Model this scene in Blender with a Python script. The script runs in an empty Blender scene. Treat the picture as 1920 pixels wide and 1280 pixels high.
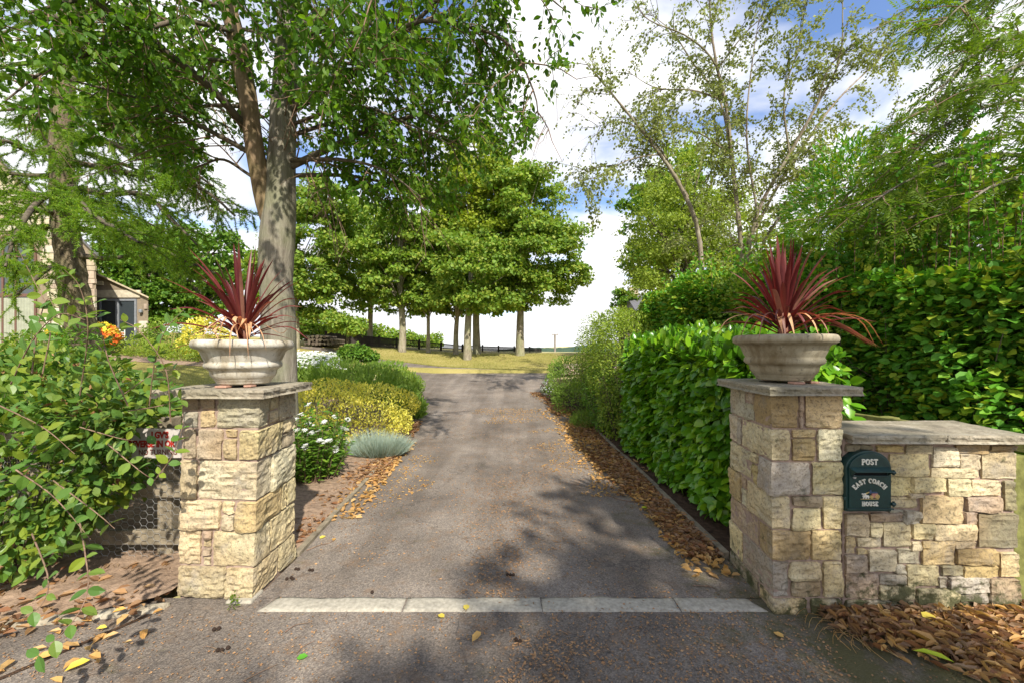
import bpy, math, random
import numpy as np
from mathutils import Vector, Matrix

R = math.radians
rng = np.random.default_rng(7)
random.seed(7)
C = bpy.context.scene.collection
SC = bpy.context.scene

# ------------------------------------------------------------------ camera, sky, sun, exposure
cam_d = bpy.data.cameras.new('camera'); cam = bpy.data.objects.new('camera', cam_d); C.objects.link(cam)
cam.location = (0, 0, 1.5); cam.rotation_euler = (R(90), 0, 0)
cam_d.sensor_width = 36; cam_d.lens = 770 / 1920 * 36; cam_d.shift_y = 15 / 1920
cam_d.clip_start = 0.05; cam_d.clip_end = 6000
SC.camera = cam
SUN_AZ, SUN_EL = R(157), R(43)          # compass bearing of the sun (0 = +Y, clockwise), height
sdir = Vector((math.sin(SUN_AZ) * math.cos(SUN_EL), math.cos(SUN_AZ) * math.cos(SUN_EL), math.sin(SUN_EL)))
sl = bpy.data.lights.new('sun', 'SUN'); sl.energy = 4.1; sl.angle = R(0.8); sl.color = (1, .95, .86)
so = bpy.data.objects.new('sun', sl); C.objects.link(so)
so.rotation_euler = sdir.to_track_quat('Z', 'Y').to_euler(); so.location = sdir * 50
SC.view_settings.view_transform = 'Standard'; SC.view_settings.look = 'None'
SC.view_settings.gamma = 1; SC.view_settings.use_curve_mapping = False
SC.view_settings.exposure = 0.84
SC.cycles.max_bounces = 8; SC.cycles.diffuse_bounces = 4; SC.cycles.transmission_bounces = 4
SC.cycles.transparent_max_bounces = 8; SC.cycles.use_denoising = True

W = bpy.data.worlds.new('World'); SC.world = W; W.use_nodes = True
nt = W.node_tree; nt.nodes.clear()
def N(t, kind, **kw):
    n = t.nodes.new(kind)
    for k, v in kw.items():
        if k.startswith('i_'): n.inputs[k[2:].replace('_', ' ')].default_value = v
        else: setattr(n, k, v)
    return n
wo = N(nt, 'ShaderNodeOutputWorld'); bg = N(nt, 'ShaderNodeBackground'); bg.inputs['Strength'].default_value = 0.135
sky = N(nt, 'ShaderNodeTexSky', sky_type='NISHITA', sun_disc=False, sun_elevation=SUN_EL, sun_rotation=SUN_AZ)
sky.air_density = 1.0; sky.dust_density = 0.6; sky.ozone_density = 2.0
tc = N(nt, 'ShaderNodeTexCoord'); sep = N(nt, 'ShaderNodeSeparateXYZ'); nt.links.new(tc.outputs['Generated'], sep.inputs[0])
# clouds lie on a flat layer: direction / (height + offset)
ad = N(nt, 'ShaderNodeMath', operation='ADD'); ad.inputs[1].default_value = .22; nt.links.new(sep.outputs[2], ad.inputs[0])
mx_ = N(nt, 'ShaderNodeMath', operation='MAXIMUM'); mx_.inputs[1].default_value = .12; nt.links.new(ad.outputs[0], mx_.inputs[0])
dv = N(nt, 'ShaderNodeVectorMath', operation='DIVIDE'); cb = N(nt, 'ShaderNodeCombineXYZ')
for i in range(3): nt.links.new(mx_.outputs[0], cb.inputs[i])
nt.links.new(tc.outputs['Generated'], dv.inputs[0]); nt.links.new(cb.outputs[0], dv.inputs[1])
mp = N(nt, 'ShaderNodeMapping'); mp.inputs['Location'].default_value = (3.1, 1.15, 0); nt.links.new(dv.outputs[0], mp.inputs[0])
n1 = N(nt, 'ShaderNodeTexNoise'); n1.inputs['Scale'].default_value = 1.5; n1.inputs['Detail'].default_value = 7; n1.inputs['Roughness'].default_value = .52
n1.inputs['Distortion'].default_value = .25
nt.links.new(mp.outputs[0], n1.inputs['Vector'])
hz = N(nt, 'ShaderNodeMapRange'); hz.inputs['From Min'].default_value = 0.0; hz.inputs['From Max'].default_value = .42
hz.inputs['To Min'].default_value = .22; hz.inputs['To Max'].default_value = 0.0; nt.links.new(sep.outputs[2], hz.inputs['Value'])
sm = N(nt, 'ShaderNodeMath', operation='ADD'); nt.links.new(n1.outputs['Fac'], sm.inputs[0]); nt.links.new(hz.outputs[0], sm.inputs[1])
cr = N(nt, 'ShaderNodeValToRGB'); nt.links.new(sm.outputs[0], cr.inputs[0])
cr.color_ramp.elements[0].position = .45; cr.color_ramp.elements[0].color = (0, 0, 0, 1)
cr.color_ramp.elements[1].position = .58; cr.color_ramp.elements[1].color = (1, 1, 1, 1)
n2 = N(nt, 'ShaderNodeTexNoise'); n2.inputs['Scale'].default_value = 2.2; n2.inputs['Detail'].default_value = 5
nt.links.new(mp.outputs[0], n2.inputs['Vector'])
cr2 = N(nt, 'ShaderNodeValToRGB'); nt.links.new(n2.outputs['Fac'], cr2.inputs[0])
cr2.color_ramp.elements[0].position = .36; cr2.color_ramp.elements[0].color = (4.5, 4.5, 4.7, 1)
cr2.color_ramp.elements[1].position = .58; cr2.color_ramp.elements[1].color = (5.7, 5.7, 5.7, 1)
skm = N(nt, 'ShaderNodeMix', data_type='RGBA', blend_type='MULTIPLY'); skm.inputs[0].default_value = 1
nt.links.new(sky.outputs[0], skm.inputs[6]); skm.inputs[7].default_value = (.92, .95, 1.08, 1)
mix = N(nt, 'ShaderNodeMix', data_type='RGBA')
nt.links.new(cr.outputs[0], mix.inputs[0]); nt.links.new(skm.outputs[2], mix.inputs[6]); nt.links.new(cr2.outputs[0], mix.inputs[7])
nt.links.new(mix.outputs[2], bg.inputs['Color']); nt.links.new(bg.outputs[0], wo.inputs[0])

# ------------------------------------------------------------------ helpers
F_ = 770.0
def P(x, y, Y):
    """the point at depth Y metres seen at pixel x, y of the 1920 px photograph"""
    return np.array([(x - 960) * Y / F_, Y, 1.5 + (655 - y) * Y / F_])

def sstep(a, b, x):
    t = np.clip((x - a) / (b - a), 0, 1); return t * t * (3 - 2 * t)
_ky = [-30, 0, 7, 8, 11, 14, 16, 18.5, 21, 24, 60, 200, 500, 6000]
_kz = [0, 0, 0, .04, .25, .47, .61, .83, 1.22, 1.38, 1.30, .6, -6, -60]
def gz(X, Y):
    X = np.asarray(X, float); Y = np.asarray(Y, float)
    z = np.interp(Y, _ky, _kz)
    z = z + .07 * np.clip(-X - 3, 0, 16) * sstep(4, 9, Y) * (1 - sstep(40, 120, Y))
    z = z - .012 * np.clip(X, 0, 60) * sstep(17, 30, Y)
    return z

def thing(name, label, cat, loc=(0, 0, 0), group=None):
    o = bpy.data.objects.new(name, None); C.objects.link(o); o.location = loc; o.empty_display_size = .1
    o['label'] = label; o['category'] = cat
    if group: o['group'] = group
    return o
def tag(o, label, cat, group=None):
    o['label'] = label; o['category'] = cat
    if group: o['group'] = group
    return o

def add(name, me, mat=None, parent=None, kind=None, color=None):
    o = bpy.data.objects.new(name, me); C.objects.link(o)
    if mat is not None and len(me.materials) == 0: me.materials.append(mat)
    if parent is not None:
        o.parent = parent
        o.matrix_parent_inverse = wm(parent).inverted()
    if kind: o['kind'] = kind
    if color is not None: o.color = (*color, 1)
    return o
def wm(o):
    m = o.matrix_basis.copy()
    return m if o.parent is None else wm(o.parent) @ o.matrix_parent_inverse @ m

def mesh_np(name, V, F, smooth=False):
    V = np.ascontiguousarray(V, dtype=np.float32).reshape(-1, 3)
    F = np.ascontiguousarray(F, dtype=np.int32)
    me = bpy.data.meshes.new(name)
    n, k = F.shape
    me.vertices.add(len(V)); me.vertices.foreach_set('co', V.ravel())
    me.loops.add(n * k); me.loops.foreach_set('vertex_index', F.ravel())
    me.polygons.add(n)
    me.polygons.foreach_set('loop_start', np.arange(0, n * k, k, dtype=np.int32))
    me.polygons.foreach_set('loop_total', np.full(n, k, dtype=np.int32))
    me.polygons.foreach_set('use_smooth', np.full(n, smooth, dtype=bool))
    me.update(calc_edges=True)
    return me

class MB:
    """collects pieces (verts, tri/quad faces) into one mesh"""
    def __init__(s): s.v = []; s.f = []
    def add(s, V, F):
        b = len(s.v); s.v += [tuple(map(float, p)) for p in V]; s.f += [tuple(int(i) + b for i in f) for f in F]; return s
    def box(s, a, b):
        x0, y0, z0 = a; x1, y1, z1 = b
        return s.add([(x0, y0, z0), (x1, y0, z0), (x1, y1, z0), (x0, y1, z0), (x0, y0, z1), (x1, y0, z1), (x1, y1, z1), (x0, y1, z1)],
                     [(0, 3, 2, 1), (4, 5, 6, 7), (0, 1, 5, 4), (1, 2, 6, 5), (2, 3, 7, 6), (3, 0, 4, 7)])
    def hexa(s, pts):
        return s.add(pts, [(0, 3, 2, 1), (4, 5, 6, 7), (0, 1, 5, 4), (1, 2, 6, 5), (2, 3, 7, 6), (3, 0, 4, 7)])
    def tube(s, pts, r, n=8, cap=True):
        V, Fq = tube(pts, r, n)
        s.add(V, Fq)
        if cap:
            b = len(s.v) - len(V)
            s.f.append(tuple(b + i for i in range(n))[::-1]); s.f.append(tuple(b + len(V) - n + i for i in range(n)))
        return s
    def lathe(s, prof, c, n=48):
        V = []; F = []
        for r, z in prof:
            for i in range(n):
                a = 2 * math.pi * i / n; V.append((c[0] + r * math.cos(a), c[1] + r * math.sin(a), c[2] + z))
        for j in range(len(prof) - 1):
            for i in range(n): F.append((j * n + i, j * n + (i + 1) % n, (j + 1) * n + (i + 1) % n, (j + 1) * n + i))
        return s.add(V, F)
    def build(s, name, mat, parent=None, kind=None, smooth=False, bevel=0, color=None):
        me = bpy.data.meshes.new(name); me.from_pydata(s.v, [], s.f); me.update()
        if smooth: me.polygons.foreach_set('use_smooth', [True] * len(me.polygons))
        o = add(name, me, mat, parent, kind, color)
        if bevel:
            m = o.modifiers.new('edge', 'BEVEL'); m.width = bevel; m.segments = 2; m.limit_method = 'ANGLE'
        return o

def tube(pts, r, n=8):
    pts = np.asarray(pts, float); m = len(pts)
    r = np.interp(np.linspace(0, 1, m), np.linspace(0, 1, len(np.atleast_1d(r))), np.atleast_1d(r)) if np.ndim(r) else np.full(m, r)
    T = np.gradient(pts, axis=0); T /= np.linalg.norm(T, axis=1)[:, None] + 1e-9
    up = np.array([0, 0, 1.]) if abs(T[0][2]) < .9 else np.array([1., 0, 0])
    V = np.zeros((m, n, 3)); a = np.arange(n) * 2 * np.pi / n
    u = np.cross(T[0], up); u /= np.linalg.norm(u)
    for i in range(m):
        u = u - T[i] * np.dot(u, T[i]); u /= np.linalg.norm(u) + 1e-9
        w = np.cross(T[i], u)
        V[i] = pts[i] + r[i] * (np.cos(a)[:, None] * u + np.sin(a)[:, None] * w)
    idx = np.arange(m * n).reshape(m, n)
    Fq = np.stack([idx[:-1], np.roll(idx, -1, 1)[:-1], np.roll(idx, -1, 1)[1:], idx[1:]], -1).reshape(-1, 4)
    return V.reshape(-1, 3), Fq

class NM:
    """collects big numpy pieces with one face size"""
    def __init__(s): s.V = []; s.F = []; s.n = 0
    def add(s, V, F): s.V.append(V); s.F.append(F + s.n); s.n += len(V); return s
    def build(s, name, mat, parent=None, kind=None, smooth=True):
        return add(name, mesh_np(name, np.concatenate(s.V), np.concatenate(s.F), smooth), mat, parent, kind)

def spline(pts, n):
    """Catmull-Rom through points"""
    p = np.asarray(pts, float)
    if len(p) < 3: return p[0] + (p[-1] - p[0]) * np.linspace(0, 1, n)[:, None]
    q = np.vstack([2 * p[0] - p[1], p, 2 * p[-1] - p[-2]])
    t = np.linspace(0, len(p) - 1 - 1e-6, n); i = t.astype(int); f = (t - i)[:, None]
    a, b, c, d = q[i], q[i + 1], q[i + 2], q[i + 3]
    return .5 * (2 * b + (c - a) * f + (2 * a - 5 * b + 4 * c - d) * f ** 2 + (3 * b - a - 3 * c + d) * f ** 3)

def unit(v): return v / (np.linalg.norm(v, axis=-1, keepdims=True) + 1e-9)
def wob(Pt, freq, seed=0, n=5):
    """smooth pseudo noise, about -1..1"""
    r = np.random.default_rng(seed); s = 0
    for _ in range(n):
        k = r.normal(size=3) * freq; s = s + np.sin(Pt @ k + r.uniform(0, 6.28))
    return s / n * 1.4

# leaf templates: x along the leaf, y across, z up; unit length
L4 = (np.array([[0, 0, 0], [.48, .30, .07], [1, 0, -.06], [.48, -.30, .07]]), np.array([[0, 2, 1], [0, 3, 2]]))
L4S = (np.array([[0, 0, 0], [.5, .17, .04], [1, 0, -.05], [.5, -.17, .04]]), np.array([[0, 2, 1], [0, 3, 2]]))
L4W = (np.array([[0, -.1, 0], [.3, .5, .08], [1, .1, -.1], [.5, -.48, .02]]), np.array([[0, 2, 1], [0, 3, 2]]))
L6 = (np.array([[0, 0, 0], [.3, .27, .07], [.72, .22, .05], [1, 0, -.1], [.72, -.22, .05], [.3, -.27, .07], [.5, 0, -.01]]),
      np.array([[0, 6, 1], [1, 6, 2], [2, 6, 3], [3, 6, 4], [4, 6, 5], [5, 6, 0]]))
L6R = (np.array([[0, 0, 0], [.25, .33, .07], [.68, .33, .06], [1, 0, -.06], [.68, -.33, .06], [.25, -.33, .07], [.5, 0, -.02]]), L6[1])
L10 = (np.array([[0, 0, 0], [.12, .15, .03], [.32, .28, .06], [.55, .29, .06], [.78, .19, .03], [1, 0, -.08], [.78, -.19, .03], [.55, -.29, .06], [.32, -.28, .06], [.12, -.15, .03], [.32, 0, 0], [.66, 0, -.01]]),
       np.array([[0, 10, 1], [1, 10, 2], [2, 10, 11], [2, 11, 3], [3, 11, 4], [4, 11, 5], [5, 11, 6], [6, 11, 7], [7, 11, 8], [8, 11, 10], [8, 10, 9], [9, 10, 0]]))
LDRY = (np.array([[0, 0, .02], [.3, .22, .22], [.72, .17, .28], [1, 0, .08], [.72, -.2, .15], [.3, -.24, .2], [.5, 0, -.0]]), L6[1])
BLADE = (np.array([[0, .5, 0], [0, -.5, 0], [1, 0, 0]]), np.array([[0, 1, 2]]))

def leaf_geo(Pt, D, Nn, S, tpl, wid=None):
    tv, tf = tpl; n = len(Pt)
    S = np.broadcast_to(np.asarray(S, float), (n,))
    D = unit(D); Z = unit(Nn - np.sum(Nn * D, 1)[:, None] * D); Yv = np.cross(Z, D)
    wd = S if wid is None else np.broadcast_to(np.asarray(wid, float), (n,))
    V = Pt[:, None] + S[:, None, None] * (tv[None, :, 0, None] * D[:, None] + tv[None, :, 2, None] * Z[:, None]) \
        + wd[:, None, None] * tv[None, :, 1, None] * Yv[:, None]
    Fa = tf[None] + (np.arange(n) * len(tv))[:, None, None]
    return V.reshape(-1, 3), Fa.reshape(-1, tf.shape[1])

def foliage(name, parent, Pt, D, Nn, S, tpl, mat, pieces=0, wid=None, smooth=False, kind='stuff', piece_name='leaf'):
    """leaves of one plant: the PIECES that show largest become objects of their own, the rest one mesh"""
    n = len(Pt); S = np.broadcast_to(np.asarray(S, float), (n,)).copy()
    keep = np.ones(n, bool)
    if pieces:
        px = 960 + F_ * Pt[:, 0] / Pt[:, 1]; py = 655 - F_ * (Pt[:, 2] - 1.5) / Pt[:, 1]
        ok = (px > 5) & (px < 1915) & (py > 5) & (py < 1275) & (Pt[:, 1] > .3)
        vis = np.where(ok, S / Pt[:, 1] * (1 + .3 * rng.random(n)), -1)
        sel = np.argsort(-vis)[:pieces]; sel = sel[vis[sel] > 0]
        keep[sel] = False
        me = mesh_np(piece_name, tpl[0], tpl[1], smooth); me.materials.append(mat)
        Dd = unit(D); Z = unit(Nn - np.sum(Nn * Dd, 1)[:, None] * Dd); Yv = np.cross(Z, Dd)
        wmi = wm(parent).inverted()
        for i in sel:
            o = bpy.data.objects.new(piece_name, me); C.objects.link(o); o.parent = parent
            M = Matrix([[*(Dd[i][k] * S[i], Yv[i][k] * S[i], Z[i][k] * S[i]), Pt[i][k]] for k in range(3)] + [[0, 0, 0, 1]])
            o.matrix_parent_inverse = wmi
            o.matrix_basis = M
    V, Fa = leaf_geo(Pt[keep], D[keep], Nn[keep], S[keep], tpl, None if wid is None else np.broadcast_to(wid, (n,))[keep])
    return add(name, mesh_np(name, V, Fa, smooth), mat, parent, kind)

# ------------------------------------------------------------------ materials
def mat(name):
    m = bpy.data.materials.new(name); m.use_nodes = True; t = m.node_tree
    for n in list(t.nodes): t.nodes.remove(n)
    out = N(t, 'ShaderNodeOutputMaterial'); b = N(t, 'ShaderNodeBsdfPrincipled'); t.links.new(b.outputs[0], out.inputs[0])
    return m, t, b, out
def ramp(t, fac, stops):
    r = N(t, 'ShaderNodeValToRGB'); e = r.color_ramp.elements
    while len(e) < len(stops): e.new(.5)
    for i, (p, c) in enumerate(stops):
        e[i].position = p; e[i].color = (*c, 1) if len(c) == 3 else c
    t.links.new(fac, r.inputs[0]); return r.outputs[0]
def noise(t, scale, detail=4, rough=.55, vec=None, dist=0):
    n = N(t, 'ShaderNodeTexNoise'); n.inputs['Scale'].default_value = scale; n.inputs['Detail'].default_value = detail
    n.inputs['Roughness'].default_value = rough; n.inputs['Distortion'].default_value = dist
    if vec is None:
        g = N(t, 'ShaderNodeNewGeometry'); vec = g.outputs['Position']
    t.links.new(vec, n.inputs['Vector']); return n.outputs['Fac']
def mixc(t, fac, a, b, mode='MIX'):
    m = N(t, 'ShaderNodeMix', data_type='RGBA', blend_type=mode)
    for sock, v in ((m.inputs[0], fac), (m.inputs[6], a), (m.inputs[7], b)):
        if isinstance(v, (int, float)): sock.default_value = v
        elif isinstance(v, tuple): sock.default_value = (*v, 1)
        else: t.links.new(v, sock)
    return m.outputs[2]
def bump(t, b, h, strength=.5, dist=.01):
    n = N(t, 'ShaderNodeBump'); n.inputs['Strength'].default_value = strength; n.inputs['Distance'].default_value = dist
    t.links.new(h, n.inputs['Height']); t.links.new(n.outputs[0], b.inputs['Normal'])
def objpos(t):
    return N(t, 'ShaderNodeTexCoord').outputs['Object']

def leaf_mat(name, cols, trans=.35, rough=.5, spec=.22, tcol=1.6):
    """cols: colour stops over the leaves, each leaf one random colour"""
    m, t, b, out = mat(name)
    g = N(t, 'ShaderNodeNewGeometry'); oi = N(t, 'ShaderNodeObjectInfo')
    a = N(t, 'ShaderNodeMath', operation='ADD'); t.links.new(g.outputs['Random Per Island'], a.inputs[0]); t.links.new(oi.outputs['Random'], a.inputs[1])
    fr = N(t, 'ShaderNodeMath', operation='FRACT'); t.links.new(a.outputs[0], fr.inputs[0])
    k = len(cols)
    c = ramp(t, fr.outputs[0], [((i + .5) / k, cc) for i, cc in enumerate(cols)])
    big = noise(t, 1.3, 2)
    c2 = mixc(t, .35, c, ramp(t, big, [(.3, tuple(x * .55 for x in cols[len(cols) // 2])), (.7, tuple(min(1, x * 1.5) for x in cols[len(cols) // 2]))]))
    t.links.new(c2, b.inputs['Base Color']); b.inputs['Roughness'].default_value = rough
    b.inputs['Specular IOR Level'].default_value = spec
    tr = N(t, 'ShaderNodeBsdfTranslucent'); tc_ = mixc(t, 1.0, c2, (tcol, tcol * 1.05, tcol * .45), 'MULTIPLY'); t.links.new(tc_, tr.inputs[0])
    mx = N(t, 'ShaderNodeMixShader'); mx.inputs[0].default_value = trans
    t.links.new(b.outputs[0], mx.inputs[1]); t.links.new(tr.outputs[0], mx.inputs[2]); t.links.new(mx.outputs[0], out.inputs[0])
    return m

M = {}
M['leaf_near'] = leaf_mat('near_leaves', [(0.036, 0.095, 0.007), (0.056, 0.133, 0.009), (0.086, 0.178, 0.012), (0.159, 0.241, 0.018)], .45)
M['leaf_syc'] = leaf_mat('sycamore_leaves', [(0.088, 0.177, 0.028), (0.144, 0.246, 0.031), (0.199, 0.299, 0.037), (0.332, 0.351, 0.059)], .35)
M['leaf_yel'] = leaf_mat('yellowing_leaves', [(0.129, 0.227, 0.021), (0.216, 0.287, 0.026), (0.316, 0.347, 0.030), (0.129, 0.211, 0.021)], .35)
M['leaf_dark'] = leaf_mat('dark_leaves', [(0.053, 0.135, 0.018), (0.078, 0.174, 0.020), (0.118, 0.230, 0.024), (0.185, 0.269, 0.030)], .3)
M['leaf_laurel'] = leaf_mat('laurel_leaves', [(0.047, 0.144, 0.010), (0.071, 0.202, 0.011), (0.114, 0.270, 0.012), (0.254, 0.406, 0.017)], .22, .28, .42)
M['leaf_hedge'] = leaf_mat('hedge_leaves', [(0.056, 0.179, 0.019), (0.094, 0.247, 0.023), (0.124, 0.302, 0.029), (0.216, 0.357, 0.033), (0.432, 0.413, 0.033)], .28)
M['leaf_privet'] = leaf_mat('privet_leaves', [(0.102, 0.197, 0.025), (0.187, 0.287, 0.031), (0.289, 0.341, 0.043), (0.119, 0.215, 0.031)], .35)
M['leaf_honey'] = leaf_mat('honeysuckle_leaves', [(0.074, 0.154, 0.036), (0.105, 0.199, 0.040), (0.094, 0.184, 0.027), (0.273, 0.307, 0.027), (0.168, 0.230, 0.045)], .3, .38)
M['leaf_birch'] = leaf_mat('birch_leaves', [(0.105, 0.150, 0.038), (0.180, 0.210, 0.060), (0.255, 0.270, 0.090), (0.120, 0.165, 0.045)], .35)
M['leaf_willow'] = leaf_mat('olive_leaves', [(0.129, 0.202, 0.026), (0.202, 0.276, 0.038), (0.276, 0.331, 0.045), (0.147, 0.221, 0.032)], .35)
M['leaf_rowan'] = leaf_mat('rowan_leaves', [(0.054, 0.122, 0.009), (0.095, 0.171, 0.013), (0.147, 0.207, 0.016), (0.075, 0.134, 0.016)], .45)
M['needles'] = leaf_mat('larch_needles', [(0.059, 0.145, 0.012), (0.099, 0.205, 0.015), (0.158, 0.274, 0.020), (0.257, 0.325, 0.023)], .35)
M['gold'] = leaf_mat('golden_leaves', [(.60, .52, .04), (.75, .64, .07), (.82, .72, .18), (.30, .34, .04), (.62, .50, .04)], .3)
M['perennial'] = leaf_mat('perennial_leaves', [(0.100, 0.192, 0.026), (0.160, 0.256, 0.038), (0.220, 0.304, 0.051), (0.120, 0.224, 0.038)], .35)
M['silver'] = leaf_mat('silver_leaves', [(.22, .30, .27), (.30, .38, .33), (.36, .42, .36), (.26, .27, .18)], .2, .7)
M['petal'] = leaf_mat('white_petals', [(.72, .72, .70), (.8, .8, .78), (.85, .85, .82)], .2, .6, tcol=1.0)
M['redpetal'] = leaf_mat('orange_red_petals', [(.6, .06, .02), (.7, .18, .03), (.75, .45, .05)], .2, .6, tcol=1.0)
M['yelpetal'] = leaf_mat('yellow_flowers', [(.75, .5, .03), (.8, .62, .05), (.55, .5, .05)], .2, .6, tcol=1.0)
M['dry'] = leaf_mat('dry_brown_leaves', [(0.275, 0.119, 0.049), (0.436, 0.226, 0.086), (0.574, 0.369, 0.173), (0.150, 0.071, 0.037), (0.413, 0.297, 0.185), (0.321, 0.179, 0.086)], .2, .65, .3)
M['dry_pale'] = leaf_mat('dry_golden_leaves', [(.55, .30, .09), (.62, .38, .12), (.42, .24, .09), (.66, .46, .2)], .2, .65, .3)
M['bits'] = leaf_mat('seed_litter', [(0.286, 0.143, 0.065), (0.169, 0.091, 0.052), (0.416, 0.247, 0.117), (0.104, 0.065, 0.039)], .05, .8, .2)
M['grass_blade'] = leaf_mat('dry_grass_blades', [(.30, .27, .07), (.42, .36, .13), (.22, .24, .05), (.50, .42, .2)], .3, .7)
M['yleaf'] = leaf_mat('fallen_yellow_leaf', [(.68, .48, .05), (.75, .58, .10)], .2, .55, tcol=1.0)
M['oleaf'] = leaf_mat('fallen_orange_leaf', [(.58, .30, .06), (.62, .38, .12)], .2, .55, tcol=1.0)
M['gleaf'] = leaf_mat('fallen_green_leaf', [(.07, .25, .02), (.10, .3, .03)], .2, .5)
M['lgleaf'] = leaf_mat('fallen_lime_leaf', [(.45, .55, .03), (.5, .6, .04)], .2, .5)

def bark_mat(name, c0, c1, c2, sc=9, stretch=.25, bd=.02, groove=True):
    m, t, b, out = mat(name)
    v = N(t, 'ShaderNodeMapping'); v.inputs['Scale'].default_value = (1, 1, stretch)
    g = N(t, 'ShaderNodeNewGeometry'); t.links.new(g.outputs['Position'], v.inputs[0])
    n = noise(t, sc, 8, .65, v.outputs[0], .6)
    n2_ = noise(t, sc * .25, 3)
    c = ramp(t, n, [(.32, c0), (.5, c1), (.68, c2)])
    c = mixc(t, ramp(t, n2_, [(.4, (0, 0, 0)), (.7, (.5, .5, .5))]), c, (c1[0] * .8, c1[1] * 1.05, c1[2] * .6))
    t.links.new(c, b.inputs['Base Color']); b.inputs['Roughness'].default_value = .9
    fine = noise(t, sc * 6, 6, .7, v.outputs[0])
    ad_ = N(t, 'ShaderNodeMath', operation='MULTIPLY_ADD'); ad_.inputs[1].default_value = .4
    t.links.new(fine, ad_.inputs[0]); t.links.new(n, ad_.inputs[2])
    bump(t, b, ad_.outputs[0], .9, bd); return m
M['bark_near'] = bark_mat('smooth_grey_bark', (.07, .055, .038), (.21, .18, .135), (.31, .275, .215), 13, .16, .03)
M['bark_brown'] = bark_mat('brown_limb_bark', (.09, .055, .03), (.22, .145, .08), (.32, .23, .14), 13, .3, .012)
M['bark_larch'] = bark_mat('rough_brown_bark', (.035, .025, .016), (.16, .12, .07), (.30, .235, .15), 18, .28, .05)
M['bark_far'] = bark_mat('pale_bark', (.10, .08, .055), (.27, .23, .16), (.38, .33, .25), 8, .4, .02)
M['bark_dark'] = bark_mat('dark_bark', (.03, .022, .015), (.10, .075, .05), (.18, .14, .10), 10, .4, .015)
M['bark_birch'] = bark_mat('birch_bark', (.10, .075, .05), (.22, .17, .12), (.40, .35, .28), 5, .6, .01)
M['twig'] = bark_mat('twig_bark', (.09, .05, .03), (.20, .12, .08), (.32, .20, .14), 30, .5, .003)

def stone_mat(name, moss=True):
    """sandstone; each stone's own hue comes from its object colour"""
    m, t, b, out = mat(name)
    oi = N(t, 'ShaderNodeObjectInfo')
    n = noise(t, 9, 8, .62, None, .4); n2_ = noise(t, 70, 6, .7); n3 = noise(t, 3.1, 3)
    c = mixc(t, ramp(t, n, [(.35, (0, 0, 0)), (.68, (1, 1, 1))]), oi.outputs['Color'], mixc(t, 1.0, oi.outputs['Color'], (1.35, 1.30, 1.20), 'MULTIPLY'))
    c = mixc(t, ramp(t, n3, [(.45, (0, 0, 0)), (.72, (.55, .55, .55))]), c, (.34, .22, .10))
    c = mixc(t, ramp(t, n2_, [(.34, (.75, .75, .75)), (.5, (0, 0, 0))]), c, (.12, .09, .06))
    c = mixc(t, ramp(t, noise(t, 5.3, 5, .6), [(.55, (0, 0, 0)), (.75, (.6, .6, .6))]), c, (.28, .26, .23))
    if moss:
        g = N(t, 'ShaderNodeNewGeometry'); sp = N(t, 'ShaderNodeSeparateXYZ'); t.links.new(g.outputs['Position'], sp.inputs[0])
        mr = N(t, 'ShaderNodeMapRange'); mr.inputs['From Min'].default_value = .0; mr.inputs['From Max'].default_value = .26
        mr.inputs['To Min'].default_value = .28; mr.inputs['To Max'].default_value = 0; t.links.new(sp.outputs[2], mr.inputs['Value'])
        rx = N(t, 'ShaderNodeMapRange'); rx.inputs['From Min'].default_value = .5; rx.inputs['From Max'].default_value = 2.2
        t.links.new(sp.outputs[0], rx.inputs['Value'])
        mm = N(t, 'ShaderNodeMath', operation='MULTIPLY'); t.links.new(mr.outputs[0], mm.inputs[0]); t.links.new(rx.outputs[0], mm.inputs[1])
        ms = N(t, 'ShaderNodeMath', operation='ADD'); t.links.new(mm.outputs[0], ms.inputs[0]); t.links.new(noise(t, 11, 6, .7), ms.inputs[1])
        c = mixc(t, ramp(t, ms.outputs[0], [(.60, (0, 0, 0)), (.72, (.9, .9, .9))]), c, (.05, .055, .018))
    t.links.new(c, b.inputs['Base Color']); b.inputs['Roughness'].default_value = .92; b.inputs['Specular IOR Level'].default_value = .25
    h = N(t, 'ShaderNodeMath', operation='MULTIPLY_ADD'); h.inputs[1].default_value = .35
    t.links.new(n2_, h.inputs[0]); t.links.new(noise(t, 22, 6, .6, None, .8), h.inputs[2])
    bump(t, b, h.outputs[0], .85, .014); return m
M['stone'] = stone_mat('sandstone')
def plain(name, col, rough=.6, spec=.4, metal=0, var=.25, sc=20, bs=.2, bd=.004):
    m, t, b, out = mat(name)
    c = ramp(t, noise(t, sc, 5), [(.3, tuple(x * (1 - var) for x in col)), (.7, tuple(min(1, x * (1 + var)) for x in col))])
    t.links.new(c, b.inputs['Base Color']); b.inputs['Roughness'].default_value = rough
    b.inputs['Specular IOR Level'].default_value = spec; b.inputs['Metallic'].default_value = metal
    if bs: bump(t, b, noise(t, sc * 4, 5, .6), bs, bd)
    return m
M['house_mortar'] = plain('buff_house_mortar', (.24, .19, .13), .95, .2, 0, .15, 10, .3)
M['mortar'] = plain('pinkish_mortar', (.34, .245, .19), .95, .2, 0, .25, 40, .6, .006)
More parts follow.
